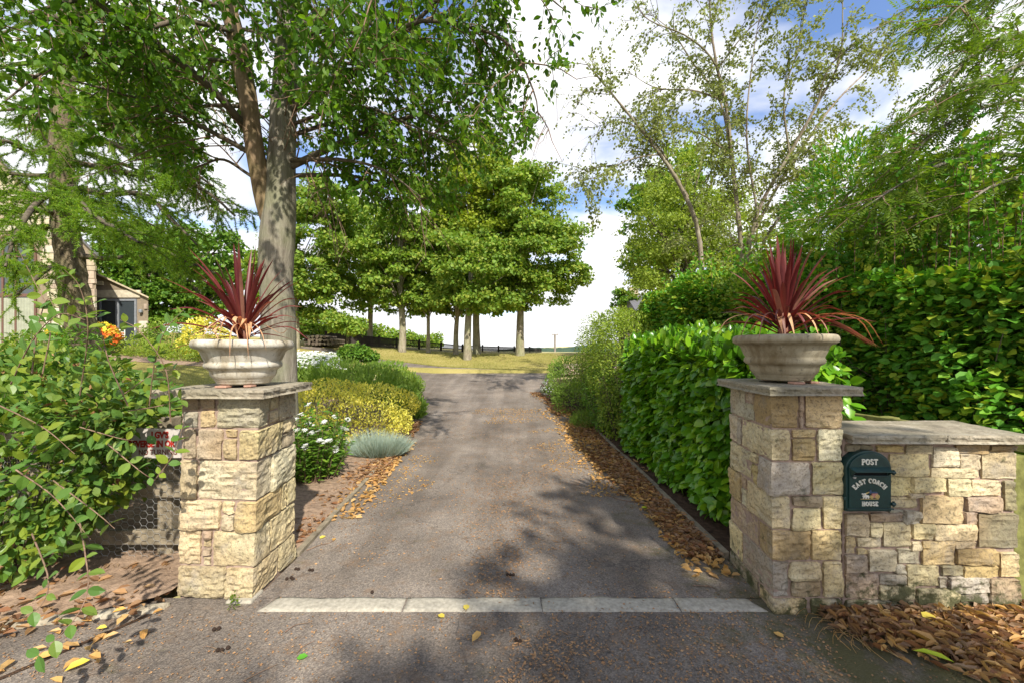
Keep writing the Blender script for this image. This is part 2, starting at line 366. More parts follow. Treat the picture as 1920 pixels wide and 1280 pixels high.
def objcol(name, rough=.8, sc=30, bs=.3, bd=.005):
    m, t, b, out = mat(name); oi = N(t, 'ShaderNodeObjectInfo')
    c = mixc(t, ramp(t, noise(t, sc, 5), [(.3, (0, 0, 0)), (.7, (1, 1, 1))]), mixc(t, 1., oi.outputs['Color'], (.75, .73, .7), 'MULTIPLY'), mixc(t, 1., oi.outputs['Color'], (1.2, 1.2, 1.2), 'MULTIPLY'))
    t.links.new(c, b.inputs['Base Color']); b.inputs['Roughness'].default_value = rough
    bump(t, b, noise(t, sc * 3, 5, .6), bs, bd); return m
M['block'] = objcol('house_stone', .85, 6)
def cap_mat():
    m, t, b, out = mat('weathered_flagstone')
    c = ramp(t, noise(t, 8, 8, .65), [(.3, (.17, .14, .10)), (.5, (.32, .27, .19)), (.7, (.45, .40, .30))])
    c = mixc(t, ramp(t, noise(t, 2.3, 4), [(.5, (0, 0, 0)), (.7, (.6, .6, .6))]), c, (.22, .20, .13))
    c = mixc(t, ramp(t, noise(t, 60, 4), [(.33, (.6, .6, .6)), (.48, (0, 0, 0))]), c, (.10, .09, .06))
    t.links.new(c, b.inputs['Base Color']); b.inputs['Roughness'].default_value = .95
    bump(t, b, noise(t, 45, 8, .7), .8, .008); return m
M['cap'] = cap_mat()
def urn_mat():
    m, t, b, out = mat('weathered_cast_stone'); oi = N(t, 'ShaderNodeObjectInfo')
    g = N(t, 'ShaderNodeNewGeometry'); v = N(t, 'ShaderNodeMapping'); v.inputs['Scale'].default_value = (1, 1, .35); t.links.new(g.outputs['Position'], v.inputs[0])
    c = mixc(t, ramp(t, noise(t, 9, 7, .65, v.outputs[0]), [(.40, (0, 0, 0)), (.66, (.95, .95, .95))]), oi.outputs['Color'], mixc(t, 1., oi.outputs['Color'], (.45, .38, .27), 'MULTIPLY'))
    c = mixc(t, ramp(t, noise(t, 30, 6, .7), [(.56, (0, 0, 0)), (.68, (.7, .7, .7))]), c, (.09, .075, .045))
    t.links.new(c, b.inputs['Base Color']); b.inputs['Roughness'].default_value = .9
    bump(t, b, noise(t, 60, 7, .7), .5, .004); return m
M['urn'] = urn_mat()
M['soil'] = plain('bare_soil', (.29, .20, .135), .97, .15, 0, .4, 18, .9, .015)
M['soil2'] = plain('dark_bed_soil', (.075, .045, .028), .97, .15, 0, .5, 18, .9, .02)
M['kerb'] = plain('pale_kerb_stone', (.36, .325, .255), .92, .2, 0, .25, 45, .6, .004)
M['timber'] = plain('weathered_timber', (.23, .19, .13), .9, .2, 0, .35, 12, .6, .006)
M['timber_green'] = plain('mossy_green_timber', (.17, .17, .05), .9, .2, 0, .45, 14, .6, .006)
M['wire'] = plain('galvanised_wire', (.45, .45, .43), .45, .5, .6, .1, 30, 0)
M['green_paint'] = plain('dark_green_paint', (.007, .034, .030), .38, .5, 0, .25, 30, .15, .001)
M['black'] = plain('dark_slot', (.004, .004, .004), .8, .2, 0, .1, 10, 0)
M['cream'] = plain('cream_lettering', (.74, .70, .58), .5, .4, 0, .06, 30, 0)
M['goldpaint'] = plain('gold_paint', (.55, .40, .14), .5, .4, 0, .1, 30, 0)
M['redpaint'] = plain('faded_red_paint', (.45, .20, .15), .5, .4, 0, .1, 30, 0)
M['bluepaint'] = plain('dull_blue_paint', (.05, .08, .14), .5, .4, 0, .1, 30, 0)
M['sign_white'] = plain('grubby_white_sign', (.52, .47, .42), .5, .4, 0, .08, 9, 0)
M['sign_red'] = plain('red_lettering', (.36, .025, .015), .5, .4, 0, .15, 30, 0)
M['sign_brown'] = plain('dark_red_lettering', (.14, .03, .02), .5, .4, 0, .15, 30, 0)
M['brick_red'] = plain('pink_tile', (.42, .24, .17), .9, .3, 0, .2, 40, .4)
M['slate'] = plain('grey_slate', (.12, .115, .12), .7, .4, 0, .25, 8, .4, .01)
M['frame_brown'] = plain('brown_window_frame', (.14, .07, .05), .5, .4, 0, .1, 9, 0)
M['frame_grey'] = plain('grey_door_frame', (.22, .23, .24), .5, .4, 0, .1, 9, 0)
M['curtain'] = plain('pale_curtain', (.30, .31, .23), .9, .2, 0, .12, 6, 0)
M['black_plastic'] = plain('black_plastic', (.015, .015, .02), .45, .4, 0, .1, 9, 0)
M['white_metal'] = plain('white_painted_metal', (.75, .73, .66), .5, .4, 0, .05, 9, 0)
M['pole'] = plain('grey_pole', (.24, .21, .18), .9, .2, 0, .2, 3, 0)
M['fence_dark'] = plain('dark_fence_wood', (.055, .045, .038), .9, .2, 0, .3, 9, 0)
M['cone'] = plain('dark_cone', (.035, .022, .015), .9, .2, 0, .3, 60, .5)
m, t, b, out = mat('window_glass'); b.inputs['Base Color'].default_value = (.04, .05, .055, 1); b.inputs['Roughness'].default_value = .04; b.inputs['Specular IOR Level'].default_value = 1.0
M['glass'] = m

def asphalt(name, tint=(1, 1, 1), moss=0.):
    m, t, b, out = mat(name)
    g = N(t, 'ShaderNodeNewGeometry')
    vor = N(t, 'ShaderNodeTexVoronoi'); vor.inputs['Scale'].default_value = 150; t.links.new(g.outputs['Position'], vor.inputs['Vector'])
    base = ramp(t, noise(t, 1.1, 6, .6), [(.32, (.128, .106, .087)), (.5, (.188, .158, .130)), (.68, (.26, .220, .182))])
    agg = ramp(t, N_sep(t, vor.outputs['Color']), [(.1, (.60, .58, .56)), (.6, (1, 1, 1)), (.95, (1.5, 1.45, 1.35))])
    mpv = N(t, 'ShaderNodeMapping'); mpv.inputs['Scale'].default_value = (2.6, .22, 1); t.links.new(g.outputs['Position'], mpv.inputs[0])
    base = mixc(t, .75, base, ramp(t, noise(t, 1, 5, .6, mpv.outputs[0], .3), [(.35, (.62, .60, .58)), (.55, (1, 1, 1)), (.7, (1.25, 1.22, 1.16))]), 'MULTIPLY')
    c = mixc(t, .8, base, agg, 'MULTIPLY')
    ck = N(t, 'ShaderNodeTexVoronoi', feature='DISTANCE_TO_EDGE'); ck.inputs['Scale'].default_value = .8
    wv = N(t, 'ShaderNodeVectorMath', operation='ADD'); nn_ = N(t, 'ShaderNodeTexNoise'); nn_.inputs['Scale'].default_value = 3; nn_.inputs['Detail'].default_value = 6
    t.links.new(g.outputs['Position'], nn_.inputs['Vector']); t.links.new(g.outputs['Position'], wv.inputs[0]); t.links.new(nn_.outputs['Color'], wv.inputs[1]); t.links.new(wv.outputs[0], ck.inputs['Vector'])
    c = mixc(t, ramp(t, ck.outputs['Distance'], [(.0, (.55, .55, .55)), (.012, (0, 0, 0))]), c, (.05, .042, .036))
    c = mixc(t, ramp(t, noise(t, 6, 8, .75), [(.52, (0, 0, 0)), (.70, (.65, .65, .65))]), c, (.20, .125, .07))
    if moss:
        sp = N(t, 'ShaderNodeSeparateXYZ'); t.links.new(g.outputs['Position'], sp.inputs[0])
        rx = N(t, 'ShaderNodeMapRange'); rx.inputs['From Min'].default_value = .75; rx.inputs['From Max'].default_value = 1.7; t.links.new(sp.outputs[0], rx.inputs['Value'])
        rx.inputs['To Max'].default_value = .26
        ms = N(t, 'ShaderNodeMath', operation='ADD'); t.links.new(rx.outputs[0], ms.inputs[0]); t.links.new(noise(t, 3.5, 8, .72), ms.inputs[1])
        c = mixc(t, ramp(t, ms.outputs[0], [(.60, (0, 0, 0)), (.78, (.85, .85, .85))]), c, (.085, .078, .022))
    c = mixc(t, 1., c, tint, 'MULTIPLY')
    t.links.new(c, b.inputs['Base Color']); b.inputs['Roughness'].default_value = .88; b.inputs['Specular IOR Level'].default_value = .35
    h = N(t, 'ShaderNodeMath', operation='MULTIPLY_ADD'); h.inputs[1].default_value = .6
    t.links.new(vor.outputs['Distance'], h.inputs[0]); t.links.new(noise(t, 40, 4), h.inputs[2])
    bump(t, b, h.outputs[0], .7, .006); return m
def N_sep(t, c):
    s = N(t, 'ShaderNodeSeparateColor'); t.links.new(c, s.inputs[0]); return s.outputs[0]
M['drive'] = asphalt('old_tarmac', (1, 1, 1), 1); M['street'] = asphalt('street_tarmac', (.92, .92, .92), 1)
def grass_mat(name, a, b_, c_, sc=.8):
    m, t, b, out = mat(name)
    c = ramp(t, noise(t, sc, 7, .6), [(.33, a), (.5, b_), (.67, c_)])
    c = mixc(t, .35, c, ramp(t, noise(t, 60, 4, .6), [(.3, tuple(x * .5 for x in a)), (.7, tuple(x * 1.3 for x in c_))]))
    t.links.new(c, b.inputs['Base Color']); b.inputs['Roughness'].default_value = .95; b.inputs['Specular IOR Level'].default_value = .1
    bump(t, b, noise(t, 70, 4, .6), .6, .02); return m
M['lawn'] = grass_mat('parched_lawn', (.17, .165, .035), (.31, .265, .075), (.42, .34, .13), .45)
M['lawn2'] = grass_mat('garden_lawn', (.12, .15, .03), (.22, .21, .05), (.33, .27, .08), .5)
M['field'] = grass_mat('ripe_field', (.38, .34, .14), (.46, .41, .18), (.52, .46, .22), .05)
M['hill'] = grass_mat('wooded_hill', (.035, .06, .04), (.05, .085, .05), (.07, .11, .065), .05)

# ================================================================== GROUND
def sheet(name, xs, ys, m, off=0., kind='structure', zf=None, parent=None):
    """grid sheet following the ground; xs: function of (y) -> (x0, x1) or array"""
    V = []; 
    ys = np.asarray(ys, float)
    nx = xs[1]; lim = [xs[0](y) for y in ys]
    for y, (a, b_) in zip(ys, lim): V.append(np.stack([np.linspace(a, b_, nx), np.full(nx, y), np.zeros(nx)], 1))
    V = np.array(V).reshape(-1, 3); V[:, 2] = gz(V[:, 0], V[:, 1]) + off
    if zf is not None: V[:, 2] += zf(V)
    i = np.arange(len(ys) * nx).reshape(len(ys), nx)
    Fq = np.stack([i[:-1, :-1], i[:-1, 1:], i[1:, 1:], i[1:, :-1]], -1).reshape(-1, 4)
    return add(name, mesh_np(name, V, Fq, True), m, parent, kind)

# the ground everywhere: ripe field out to the horizon
yy = np.concatenate([np.linspace(-40, 0, 12)[:-1], np.linspace(0, 40, 120), np.geomspace(42, 5500, 40)])
sheet('field', (lambda y: (-60 - y * 2.2 if y > 0 else -60, 60 + y * 2.2 if y > 0 else 60), 161), yy, M['field'], -.035)
# lawns
sheet('lawn', (lambda y: (-30, 26 if y > 16 else 6), 90), np.linspace(15.2, 23.4, 30), M['lawn'], -.012, zf=lambda V: 0)
sheet('garden_lawn', (lambda y: (-40, np.interp(y, [4.2, 9, 15], [-2.6, -4.2, -6.2])), 90), np.linspace(4.2, 17.5, 50), M['lawn2'], -.006)
# street in front (asphalt), soil both sides
sheet('street', (lambda y: (-14, 14), 140), np.linspace(-14, 2.49, 80), M['street'], -.004)
XL = lambda y: np.interp(y, [2.4, 2.96, 5.4, 7, 8, 11, 13, 14, 15, 16, 17, 18.6, 20.5], [-1.54, -1.55, -1.69, -1.76, -1.84, -2.36, -3.0, -3.5, -4.2, -5.0, -5.9, -7.5, -9])
XR = lambda y: np.interp(y, [2.4, 2.93, 8, 9.5, 11, 13, 14, 15, 16.2, 17, 18, 19.5, 20.5], [1.50, 1.54, 1.52, 1.2, .74, .9, 1.18, 1.5, 1.58, -.9, -4, -8.7, -12])
sheet('driveway', (lambda y: (XL(y), XR(y)), 40), np.linspace(2.485, 20.5, 130), M['drive'], 0.0)
# far yard behind the right hedge: gravel side of the yard
sheet('flower_bed', (lambda y: (np.interp(y, [2.36, 4.2, 5, 9, 13], [-6, -3.5, -3.4, -4.4, -5.2]), XL(y) - .03), 50), np.linspace(2.52, 12.8, 90), M['soil'], .012,
      zf=lambda V: .035 * sstep(.02, .5, XL(V[:, 1]) - V[:, 0]) + .02 * wob(V, 3, 3))
sheet('hedge_bed', (lambda y: (XR(y) + .03, 9), 60), np.linspace(2.37, 14, 80), M['soil2'], .012,
      zf=lambda V: .03 + .015 * wob(V, 3, 4))
# left verge in front of the fence
sheet('verge', (lambda y: (-7, min(-2.05, (y - 2.44) / .31 - 2.05)), 60), np.linspace(1.2, 2.53, 26), M['soil'], .012,
      zf=lambda V: .010 * wob(V, 5, 5) + .045 * sstep(2.30, 2.53, V[:, 1]))

# pale flush kerb across the mouth of the drive
kerb = bpy.data.objects.new('kerb', None); C.objects.link(kerb); kerb['kind'] = 'structure'
def slab(name, pts, z0, z1, m, parent, seg=14, rough=.004, seed=0):
    """stone slab on a quadrilateral footprint with worn, uneven edges"""
    p = np.array(pts, float); n = seg
    u = np.linspace(0, 1, n * 2 + 1); v = np.linspace(0, 1, 7)
    U, Vv = np.meshgrid(u, v)
    q = ((1 - U)[..., None] * (1 - Vv)[..., None] * p[0] + U[..., None] * (1 - Vv)[..., None] * p[1] + U[..., None] * Vv[..., None] * p[2] + (1 - U)[..., None] * Vv[..., None] * p[3])
    edge = np.minimum(np.minimum(U, 1 - U) * np.linalg.norm(p[1] - p[0]), np.minimum(Vv, 1 - Vv) * np.linalg.norm(p[3] - p[0]))
    top = np.concatenate([q, np.full(q.shape[:2] + (1,), z1)], -1); nz = wob(top.reshape(-1, 3), 25, seed).reshape(U.shape)
    top[..., 2] += rough * nz - .006 * np.exp(-edge / .008)
    c = p.mean(0)
    ed = (U == 0) | (U == 1) | (Vv == 0) | (Vv == 1)
    d = unit(q - c) * (rough * 1.2 * wob(top.reshape(-1, 3), 40, seed + 1).reshape(U.shape) * ed)[..., None]; top[..., :2] += d
    nv, nu = U.shape; i = np.arange(nv * nu).reshape(nv, nu)
    Fq = [tuple(f) for f in np.stack([i[:-1, :-1], i[:-1, 1:], i[1:, 1:], i[1:, :-1]], -1).reshape(-1, 4)]
    V = [tuple(x) for x in top.reshape(-1, 3)]
    ring = list(i[0, :]) + list(i[1:, -1]) + list(i[-1, -2::-1]) + list(i[-2:0:-1, 0])
    k = len(V); m_ = len(ring); midz = (z0 + z1) / 2
    for lvl, zz in enumerate((midz, z0)):
        for r_ in ring:
            x, y, _ = V[r_]; o = rough * 1.5 * (1 if lvl == 0 else -.5); dd = unit(np.array([x, y]) - c)
            jj = rough * random.uniform(-1, 1)
            V.append((x + dd[0] * (o + jj), y + dd[1] * (o + jj), zz))
    for j in range(m_):
        a, b_ = ring[j], ring[(j + 1) % m_]
        Fq.append((a, k + j, k + (j + 1) % m_, b_)); Fq.append((k + j, k + m_ + j, k + m_ + (j + 1) % m_, k + (j + 1) % m_))
    Fq.append(tuple(k + m_ + j for j in range(m_)))
    me = bpy.data.meshes.new(name); me.from_pydata(V, [], Fq); me.polygons.foreach_set('use_smooth', [True] * len(me.polygons))
    return add(name, me, m, parent)
kx = [-1.44, -.632, .175, .975, 1.475]
for i in range(4):
    a, b_ = kx[i] + .005, kx[i + 1] - .005
    fa = .0; 
    p0 = [a - (.03 if i == 0 else .0), 2.358]; p1 = [b_, 2.358]; p2 = [b_ - (.06 if i == 3 else 0.0), 2.487]; p3 = [a + (.02 if i == 0 else 0), 2.487]
    slab('kerb_stone', [p0, p1, p2, p3], -.10, .006, M['kerb'], kerb, seed=i)
for a, b_, ya, yb in ((-2.02, -2.62, 2.40, 2.28), (-2.64, -3.25, 2.27, 2.13), (-3.27, -3.9, 2.12, 1.97)):
    slab('kerb_stone', [[b_, yb - .05], [a, ya - .05], [a, ya + .02], [b_, yb + .02]], -.08, .020, M['cap'], kerb, seed=9)
# timber edging boards along both sides of the drive
edging = bpy.data.objects.new('edging', None); C.objects.link(edging); edging['kind'] = 'structure'
def board(a, b_, w, z, parent, m=None, h=.09):
    a = np.array(a); b_ = np.array(b_); d = unit(b_ - a); n = np.array([-d[1], d[0]]) * w / 2
    q = MB(); za = float(gz(*a)) ; zb = float(gz(*b_))
    pts = [(*(a - n), za - h), (*(b_ - n), zb - h), (*(b_ + n), zb - h), (*(a + n), za - h), (*(a - n), za + z), (*(b_ - n), zb + z), (*(b_ + n), zb + z), (*(a + n), za + z)]
    return q.hexa(pts).build('edging_board', m or M['timber'], parent, bevel=.004)
ypts = [2.95, 4.4, 5.85, 7.2, 8.3]
for i in range(4): board((1.545 + .012 * (i % 2), ypts[i] + .01), (1.545 + .012 * (i % 2), ypts[i + 1] - .01), .045, .045, edging)
yl = [2.97, 4.1, 5.3]
for i in range(2): board((XL(yl[i]) - .015, yl[i] + .01), (XL(yl[i + 1]) - .015, yl[i + 1] - .01), .045, .03, edging)

# ================================================================== STONES
STC = {'buff': (.52, .46, .33), 'gold': (.50, .41, .24), 'yellow': (.58, .51, .34), 'grey': (.40, .375, .32), 'pale': (.58, .54, .44), 'pink': (.38, .31, .245), 'tan': (.38, .30, .17), 'dark': (.25, .23, .17)}
def rock(parent, hexa, color, seed, rough=.015, res=.016, name='stone', facets=5):
    """quarry-faced stone: hexa = 8 corners (bottom 4 ccw, top 4); subdivided, chiselled and worn"""
    h = np.array(hexa, float); r = np.random.default_rng(seed)
    L = [np.linalg.norm(h[1] - h[0]), np.linalg.norm(h[3] - h[0]), np.linalg.norm(h[4] - h[0])]
    n = [int(np.clip(round(l / res), 4, 24)) for l in L]; n[1] = min(n[1], 24) if max(L) == L[1] and L[1] > L[0] else min(n[1], 8 if name == 'x' else 16)
    idx = {}; V = []; Fq = []
    def vid(i, j, k):
        key = (i, j, k)
        if key not in idx: idx[key] = len(V); V.append((i / n[0], j / n[1], k / n[2]))
        return idx[key]
    for j in range(n[1]):
        for k in range(n[2]):
            Fq.append((vid(0, j, k), vid(0, j, k + 1), vid(0, j + 1, k + 1), vid(0, j + 1, k))); Fq.append((vid(n[0], j, k), vid(n[0], j + 1, k), vid(n[0], j + 1, k + 1), vid(n[0], j, k + 1)))
    for i in range(n[0]):
        for k in range(n[2]):
            Fq.append((vid(i, 0, k), vid(i + 1, 0, k), vid(i + 1, 0, k + 1), vid(i, 0, k + 1))); Fq.append((vid(i, n[1], k), vid(i, n[1], k + 1), vid(i + 1, n[1], k + 1), vid(i + 1, n[1], k)))
    for i in range(n[0]):
        for j in range(n[1]):
            Fq.append((vid(i, j, 0), vid(i, j + 1, 0), vid(i + 1, j + 1, 0), vid(i + 1, j, 0))); Fq.append((vid(i, j, n[2]), vid(i + 1, j, n[2]), vid(i + 1, j + 1, n[2]), vid(i, j + 1, n[2])))
    t = np.array(V)
    # round the arrises
    s = (t - .5) * np.array(L); hl = np.array(L) / 2; rad = min(.009, min(L) * .16) * r.uniform(.7, 1.15)
    inner = np.clip(s, -(hl - rad), hl - rad); dlt = s - inner; ln = np.linalg.norm(dlt, axis=1, keepdims=True)
    s = np.where(ln > 1e-6, inner + dlt / np.maximum(ln, 1e-6) * np.minimum(ln, rad), s)
    nrm = unit(s - np.clip(s, -(hl - rad * 1.01), hl - rad * 1.01) + 1e-9)
    tt = s / np.array(L) + .5
    a, b_, c = tt[:, 0:1], tt[:, 1:2], tt[:, 2:3]
    B = (1 - a) * (1 - b_) * h[0] + a * (1 - b_) * h[1] + a * b_ * h[2] + (1 - a) * b_ * h[3]
    T = (1 - a) * (1 - b_) * h[4] + a * (1 - b_) * h[5] + a * b_ * h[6] + (1 - a) * b_ * h[7]
    Pw = B * (1 - c) + T * c
    u0 = unit(h[1] - h[0]); v0 = unit(h[3] - h[0]); w0 = unit(h[4] - h[0])
    Nw = nrm[:, 0:1] * u0 + nrm[:, 1:2] * v0 + nrm[:, 2:3] * w0
    # chiselled faces: lowest of several tilted planes
    f = np.full(len(s), 9.)
    for _ in range(facets):
        k = unit(r.normal(size=3)) * rough * 2.6 / max(.08, max(L[0], L[2])); cpt = r.uniform(-.6, .6, 3) * hl
        f = np.minimum(f, (s - cpt) @ k + r.uniform(.2, 1.1) * rough)
    f = np.clip(f, -rough * .7, rough * 1.3)
    rg = wob(Pw * np.array([1, 1, 2.2]), 30, seed); dd = f + rough * .40 * (1 - 2 * np.abs(rg)) + rough * .22 * wob(Pw, 75, seed + 1)
    facing = np.clip(np.abs(nrm[:, :2]).max(1), 0, 1) # sides; top and bottom stay flat
    Pw = Pw + Nw * (dd * facing)[:, None]
    me = mesh_np(name, Pw, Fq, False)
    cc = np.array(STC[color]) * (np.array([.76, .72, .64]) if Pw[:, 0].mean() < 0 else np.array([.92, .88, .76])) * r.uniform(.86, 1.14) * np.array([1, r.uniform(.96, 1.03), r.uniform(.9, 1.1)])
    return add(name, me, M['stone'], parent, color=tuple(cc))

def lerp(a, b_, t): return np.asarray(a) * (1 - t) + np.asarray(b_) * t
def pillar_stones(parent, fp, stones, seed0):
    """fp(z) -> footprint corners: near, front-outer, back-outer, back-near (2D); stones: (kind, a0, a1, z0, z1, colour)
       kind 'c' corner: a0 = extent on the front, a1 = extent on the side (fractions); 'f' front a0..a1; 's' side a0..a1; 'o' outer end; g = half joint"""
    for i, (kd, a0, a1, z0, z1, col) in enumerate(stones):
        g = .0045; pts = []
        pr = random.uniform(-.002, .007)
        jit = [random.uniform(-.004, .004) for _ in range(8)]
        for z in (z0 + g, z1 - g):
            n_, fo, bo, bn = [np.array(p) for p in fp(z)]
            fx = fo - n_; sx = bn - n_; lf = np.linalg.norm(fx); ls = np.linalg.norm(sx); fu = fx / lf; su = sx / ls
            if kd == 'c':
                q = [n_ - fu * pr - su * pr, n_ + fx * a0 - fu * g - su * pr, n_ + fx * a0 - fu * g + sx * a1 - su * g, n_ + sx * a1 - su * g - fu * pr]
            elif kd == 'f':
                e = a1 >= .995
                q = [n_ + fx * a0 + fu * g - su * pr, n_ + fx * a1 - fu * (0 if e else g) + fu * (pr if e else 0) - su * pr,
                     n_ + fx * a1 - fu * (0 if e else g) + fu * (pr if e else 0) + su * .12, n_ + fx * a0 + fu * g + su * .12]
            elif kd == 's':
                q = [n_ + sx * a0 + su * g - fu * pr, n_ + sx * a1 - su * g - fu * pr, n_ + sx * a1 - su * g + fu * .10, n_ + sx * a0 + su * g + fu * .10]
                q = [q[0], q[3], q[2], q[1]]
            else:
                q = [fo + fu * pr + sx * a0 + su * g, fo + fu * pr + sx * a1 - su * g, fo - fu * .1 + sx * a1 - su * g, fo - fu * .1 + sx * a0 + su * g]
            if n_[0] < fo[0]: pass
            pts += [(*p, z) for p in q]
        pts = np.array(pts)
        for k in range(8): pts[k][2] += jit[k] * .8
        # orientation must be right-handed for outward faces
        o = np.dot(np.cross(pts[1] - pts[0], pts[3] - pts[0]), pts[4] - pts[0])
        if o < 0: pts = pts[[1, 0, 3, 2, 5, 4, 7, 6]]
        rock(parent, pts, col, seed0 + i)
def core(parent, fp, z1, inset, m, name='mortar', z0=-.1):
    pts = []
    for z in (z0, z1):
        q = np.array(fp(z)); c = q.mean(0); pts += [(*(p + unit(c - p) * inset * 1.3), z) for p in q]
    pts = np.array(pts)
    if np.dot(np.cross(pts[1] - pts[0], pts[3] - pts[0]), pts[4] - pts[0]) < 0: pts = pts[[1, 0, 3, 2, 5, 4, 7, 6]]
    return MB().hexa([tuple(p) for p in pts]).build(name, m, parent)

# ---- left pillar (zoom coordinates of the photograph -> height, fraction)
pl = thing('gate_pillar', 'square rubble stone gate pillar beside the honeysuckle and the lettered sign', 'pillar', (-1.8, 2.72, 0), 'gate pillars')
fpL = lambda z: [(-1.553 + .040 * z, 2.457), (-2.045 + .01 * z, 2.497), (-2.03 + .01 * z, 2.99), (-1.560 + .004 * z, 2.965)]
def zL(y): return 1.5 + (655 - (640 + .422 * y)) * 2.457 / 770
def fL(x): # zoom x on the front face -> fraction from the near corner
    X = ((240 + .422 * x) - 960) * 2.475 / 770; return float(np.clip((X + 1.53) / (-.50), 0, 1))
def sL(x): # zoom x on the side face
    Xp = (240 + .422 * x) - 960; Y = -1.545 * 770 / Xp; return float(np.clip((Y - 2.457) / .508, 0, 1))
def course(ya, yb, items, zf, ff, sf):
    out = []
    for it in items:
        k, a, b_, col = it[:4]; t0, t1 = (it[4], it[5]) if len(it) > 4 else (0, 1)
        z1, z0 = zf(ya), zf(yb); zt = z1 - (z1 - z0) * t0; zb = z1 - (z1 - z0) * t1
        if k == 'c': out.append(('c', ff(a), sf(b_), zb, zt, col))
        elif k == 'f': fa, fb = sorted((ff(a), ff(b_))); out.append(('f', fa, fb, zb, zt, col))
        elif k == 's': fa, fb = sorted((sf(a), sf(b_))); out.append(('s', fa, fb, zb, zt, col))
        else: out.append((k, a, b_, zb, zt, col))
    return out
S = []
S += course(250, 390, [('f', 225, 305, 'pink', 0, .45), ('f', 225, 305, 'grey', .45, 1), ('f', 305, 380, 'pink', 0, .4), ('f', 305, 380, 'gold', .4, 1), ('c', 380, 615, 'grey'),
                       ('s', 615, 665, 'buff', 0, .52), ('s', 615, 665, 'buff', .52, 1), ('s', 665, 756, 'grey')], zL, fL, sL)
S += course(390, 532, [('f', 225, 298, 'pink'), ('f', 298, 418, 'buff'), ('f', 418, 484, 'gold', 0, .3), ('f', 418, 484, 'yellow', .3, 1), ('c', 484, 684, 'yellow'),
                       ('s', 684, 756, 'yellow', 0, .48), ('s', 684, 756, 'buff', .48, 1)], zL, fL, sL)
S += course(532, 712, [('f', 222, 305, 'buff'), ('c', 305, 636, 'pale'), ('s', 636, 756, 'pale')], zL, fL, sL)
S += course(712, 845, [('f', 218, 412, 'yellow'), ('f', 412, 482, 'yellow', 0, .45), ('f', 412, 482, 'pale', .45, 1), ('c', 482, 686, 'gold'), ('s', 686, 714, 'yellow'), ('s', 714, 756, 'yellow')], zL, fL, sL)
S += course(845, 1008, [('f', 215, 330, 'yellow'), ('f', 330, 378, 'pink', 0, .24), ('f', 330, 378, 'buff', .24, .5), ('f', 330, 378, 'grey', .5, .74), ('f', 330, 378, 'pale', .74, 1), ('c', 378, 638, 'yellow'), ('s', 638, 756, 'yellow')], zL, fL, sL)
S += course(1008, 1150, [('f', 214, 442, 'buff'), ('c', 442, 680, 'yellow'), ('s', 680, 756, 'buff')], zL, fL, sL)
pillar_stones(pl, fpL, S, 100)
core(pl, fpL, 1.215, .017, M['mortar'])
MB().box((-1.70, 2.43, -.08), (-1.545, 2.56, .012)).build('footing', M['kerb'], pl, bevel=.01)

def flag(name, quad, z0, z1, parent, m, seed=0, over=0.):
    """big flagstone slab with a riven, chipped edge"""
    p = np.array(quad, float)
    n = 26; u = np.linspace(0, 1, n + 1)
    U, Vv = np.meshgrid(u, u)
    q = ((1 - U)[..., None] * (1 - Vv)[..., None] * p[0] + U[..., None] * (1 - Vv)[..., None] * p[1] + U[..., None] * Vv[..., None] * p[2] + (1 - U)[..., None] * Vv[..., None] * p[3])
    nv = n + 1; i = np.arange(nv * nv).reshape(nv, nv); c = p.mean(0)
    ring = list(i[0, :]) + list(i[1:, -1]) + list(i[-1, -2::-1]) + list(i[-2:0:-1, 0])
    q2 = q.reshape(-1, 2).copy()
    r3 = np.concatenate([q2, np.zeros((len(q2), 1))], 1)
    jag = .007 * wob(r3, 18, seed) + .005 * wob(r3, 60, seed + 3)
    for r_ in ring: q2[r_] += unit(q2[r_] - c) * jag[r_]
    top = [(x, y, z1 + .003 * w) for (x, y), w in zip(q2, wob(r3, 12, seed + 5))]
    V = list(top); k = len(V); m_ = len(ring)
    layers = 4
    for l in range(1, layers + 1):
        zz = z1 - (z1 - z0) * l / layers
        ins = [0, .004, .0, -.004, .008][l]
        w = wob(np.array([[*q2[r_], zz] for r_ in ring]), 55, seed + l * 7)
        for j, r_ in enumerate(ring):
            d = unit(q2[r_] - c); o = ins + .006 * w[j]; V.append((q2[r_][0] + d[0] * o, q2[r_][1] + d[1] * o, zz))
    Fq = [tuple(f) for f in np.stack([i[:-1, :-1], i[:-1, 1:], i[1:, 1:], i[1:, :-1]], -1).reshape(-1, 4)]
    for l in range(layers):
        for j in range(m_):
            a = ring[j] if l == 0 else k + (l - 1) * m_ + j; b_ = ring[(j + 1) % m_] if l == 0 else k + (l - 1) * m_ + (j + 1) % m_
            Fq.append((a, k + l * m_ + j, k + l * m_ + (j + 1) % m_, b_))
    Fq.append(tuple(k + (layers - 1) * m_ + j for j in range(m_)))
    me = bpy.data.meshes.new(name); me.from_pydata(V, [], Fq); me.update()
    return add(name, me, m, parent)
flag('capstone', [(-2.135, 2.425), (-1.455, 2.405), (-1.48, 3.03), (-2.12, 3.05)], 1.212, 1.262, pl, M['cap'], 1)

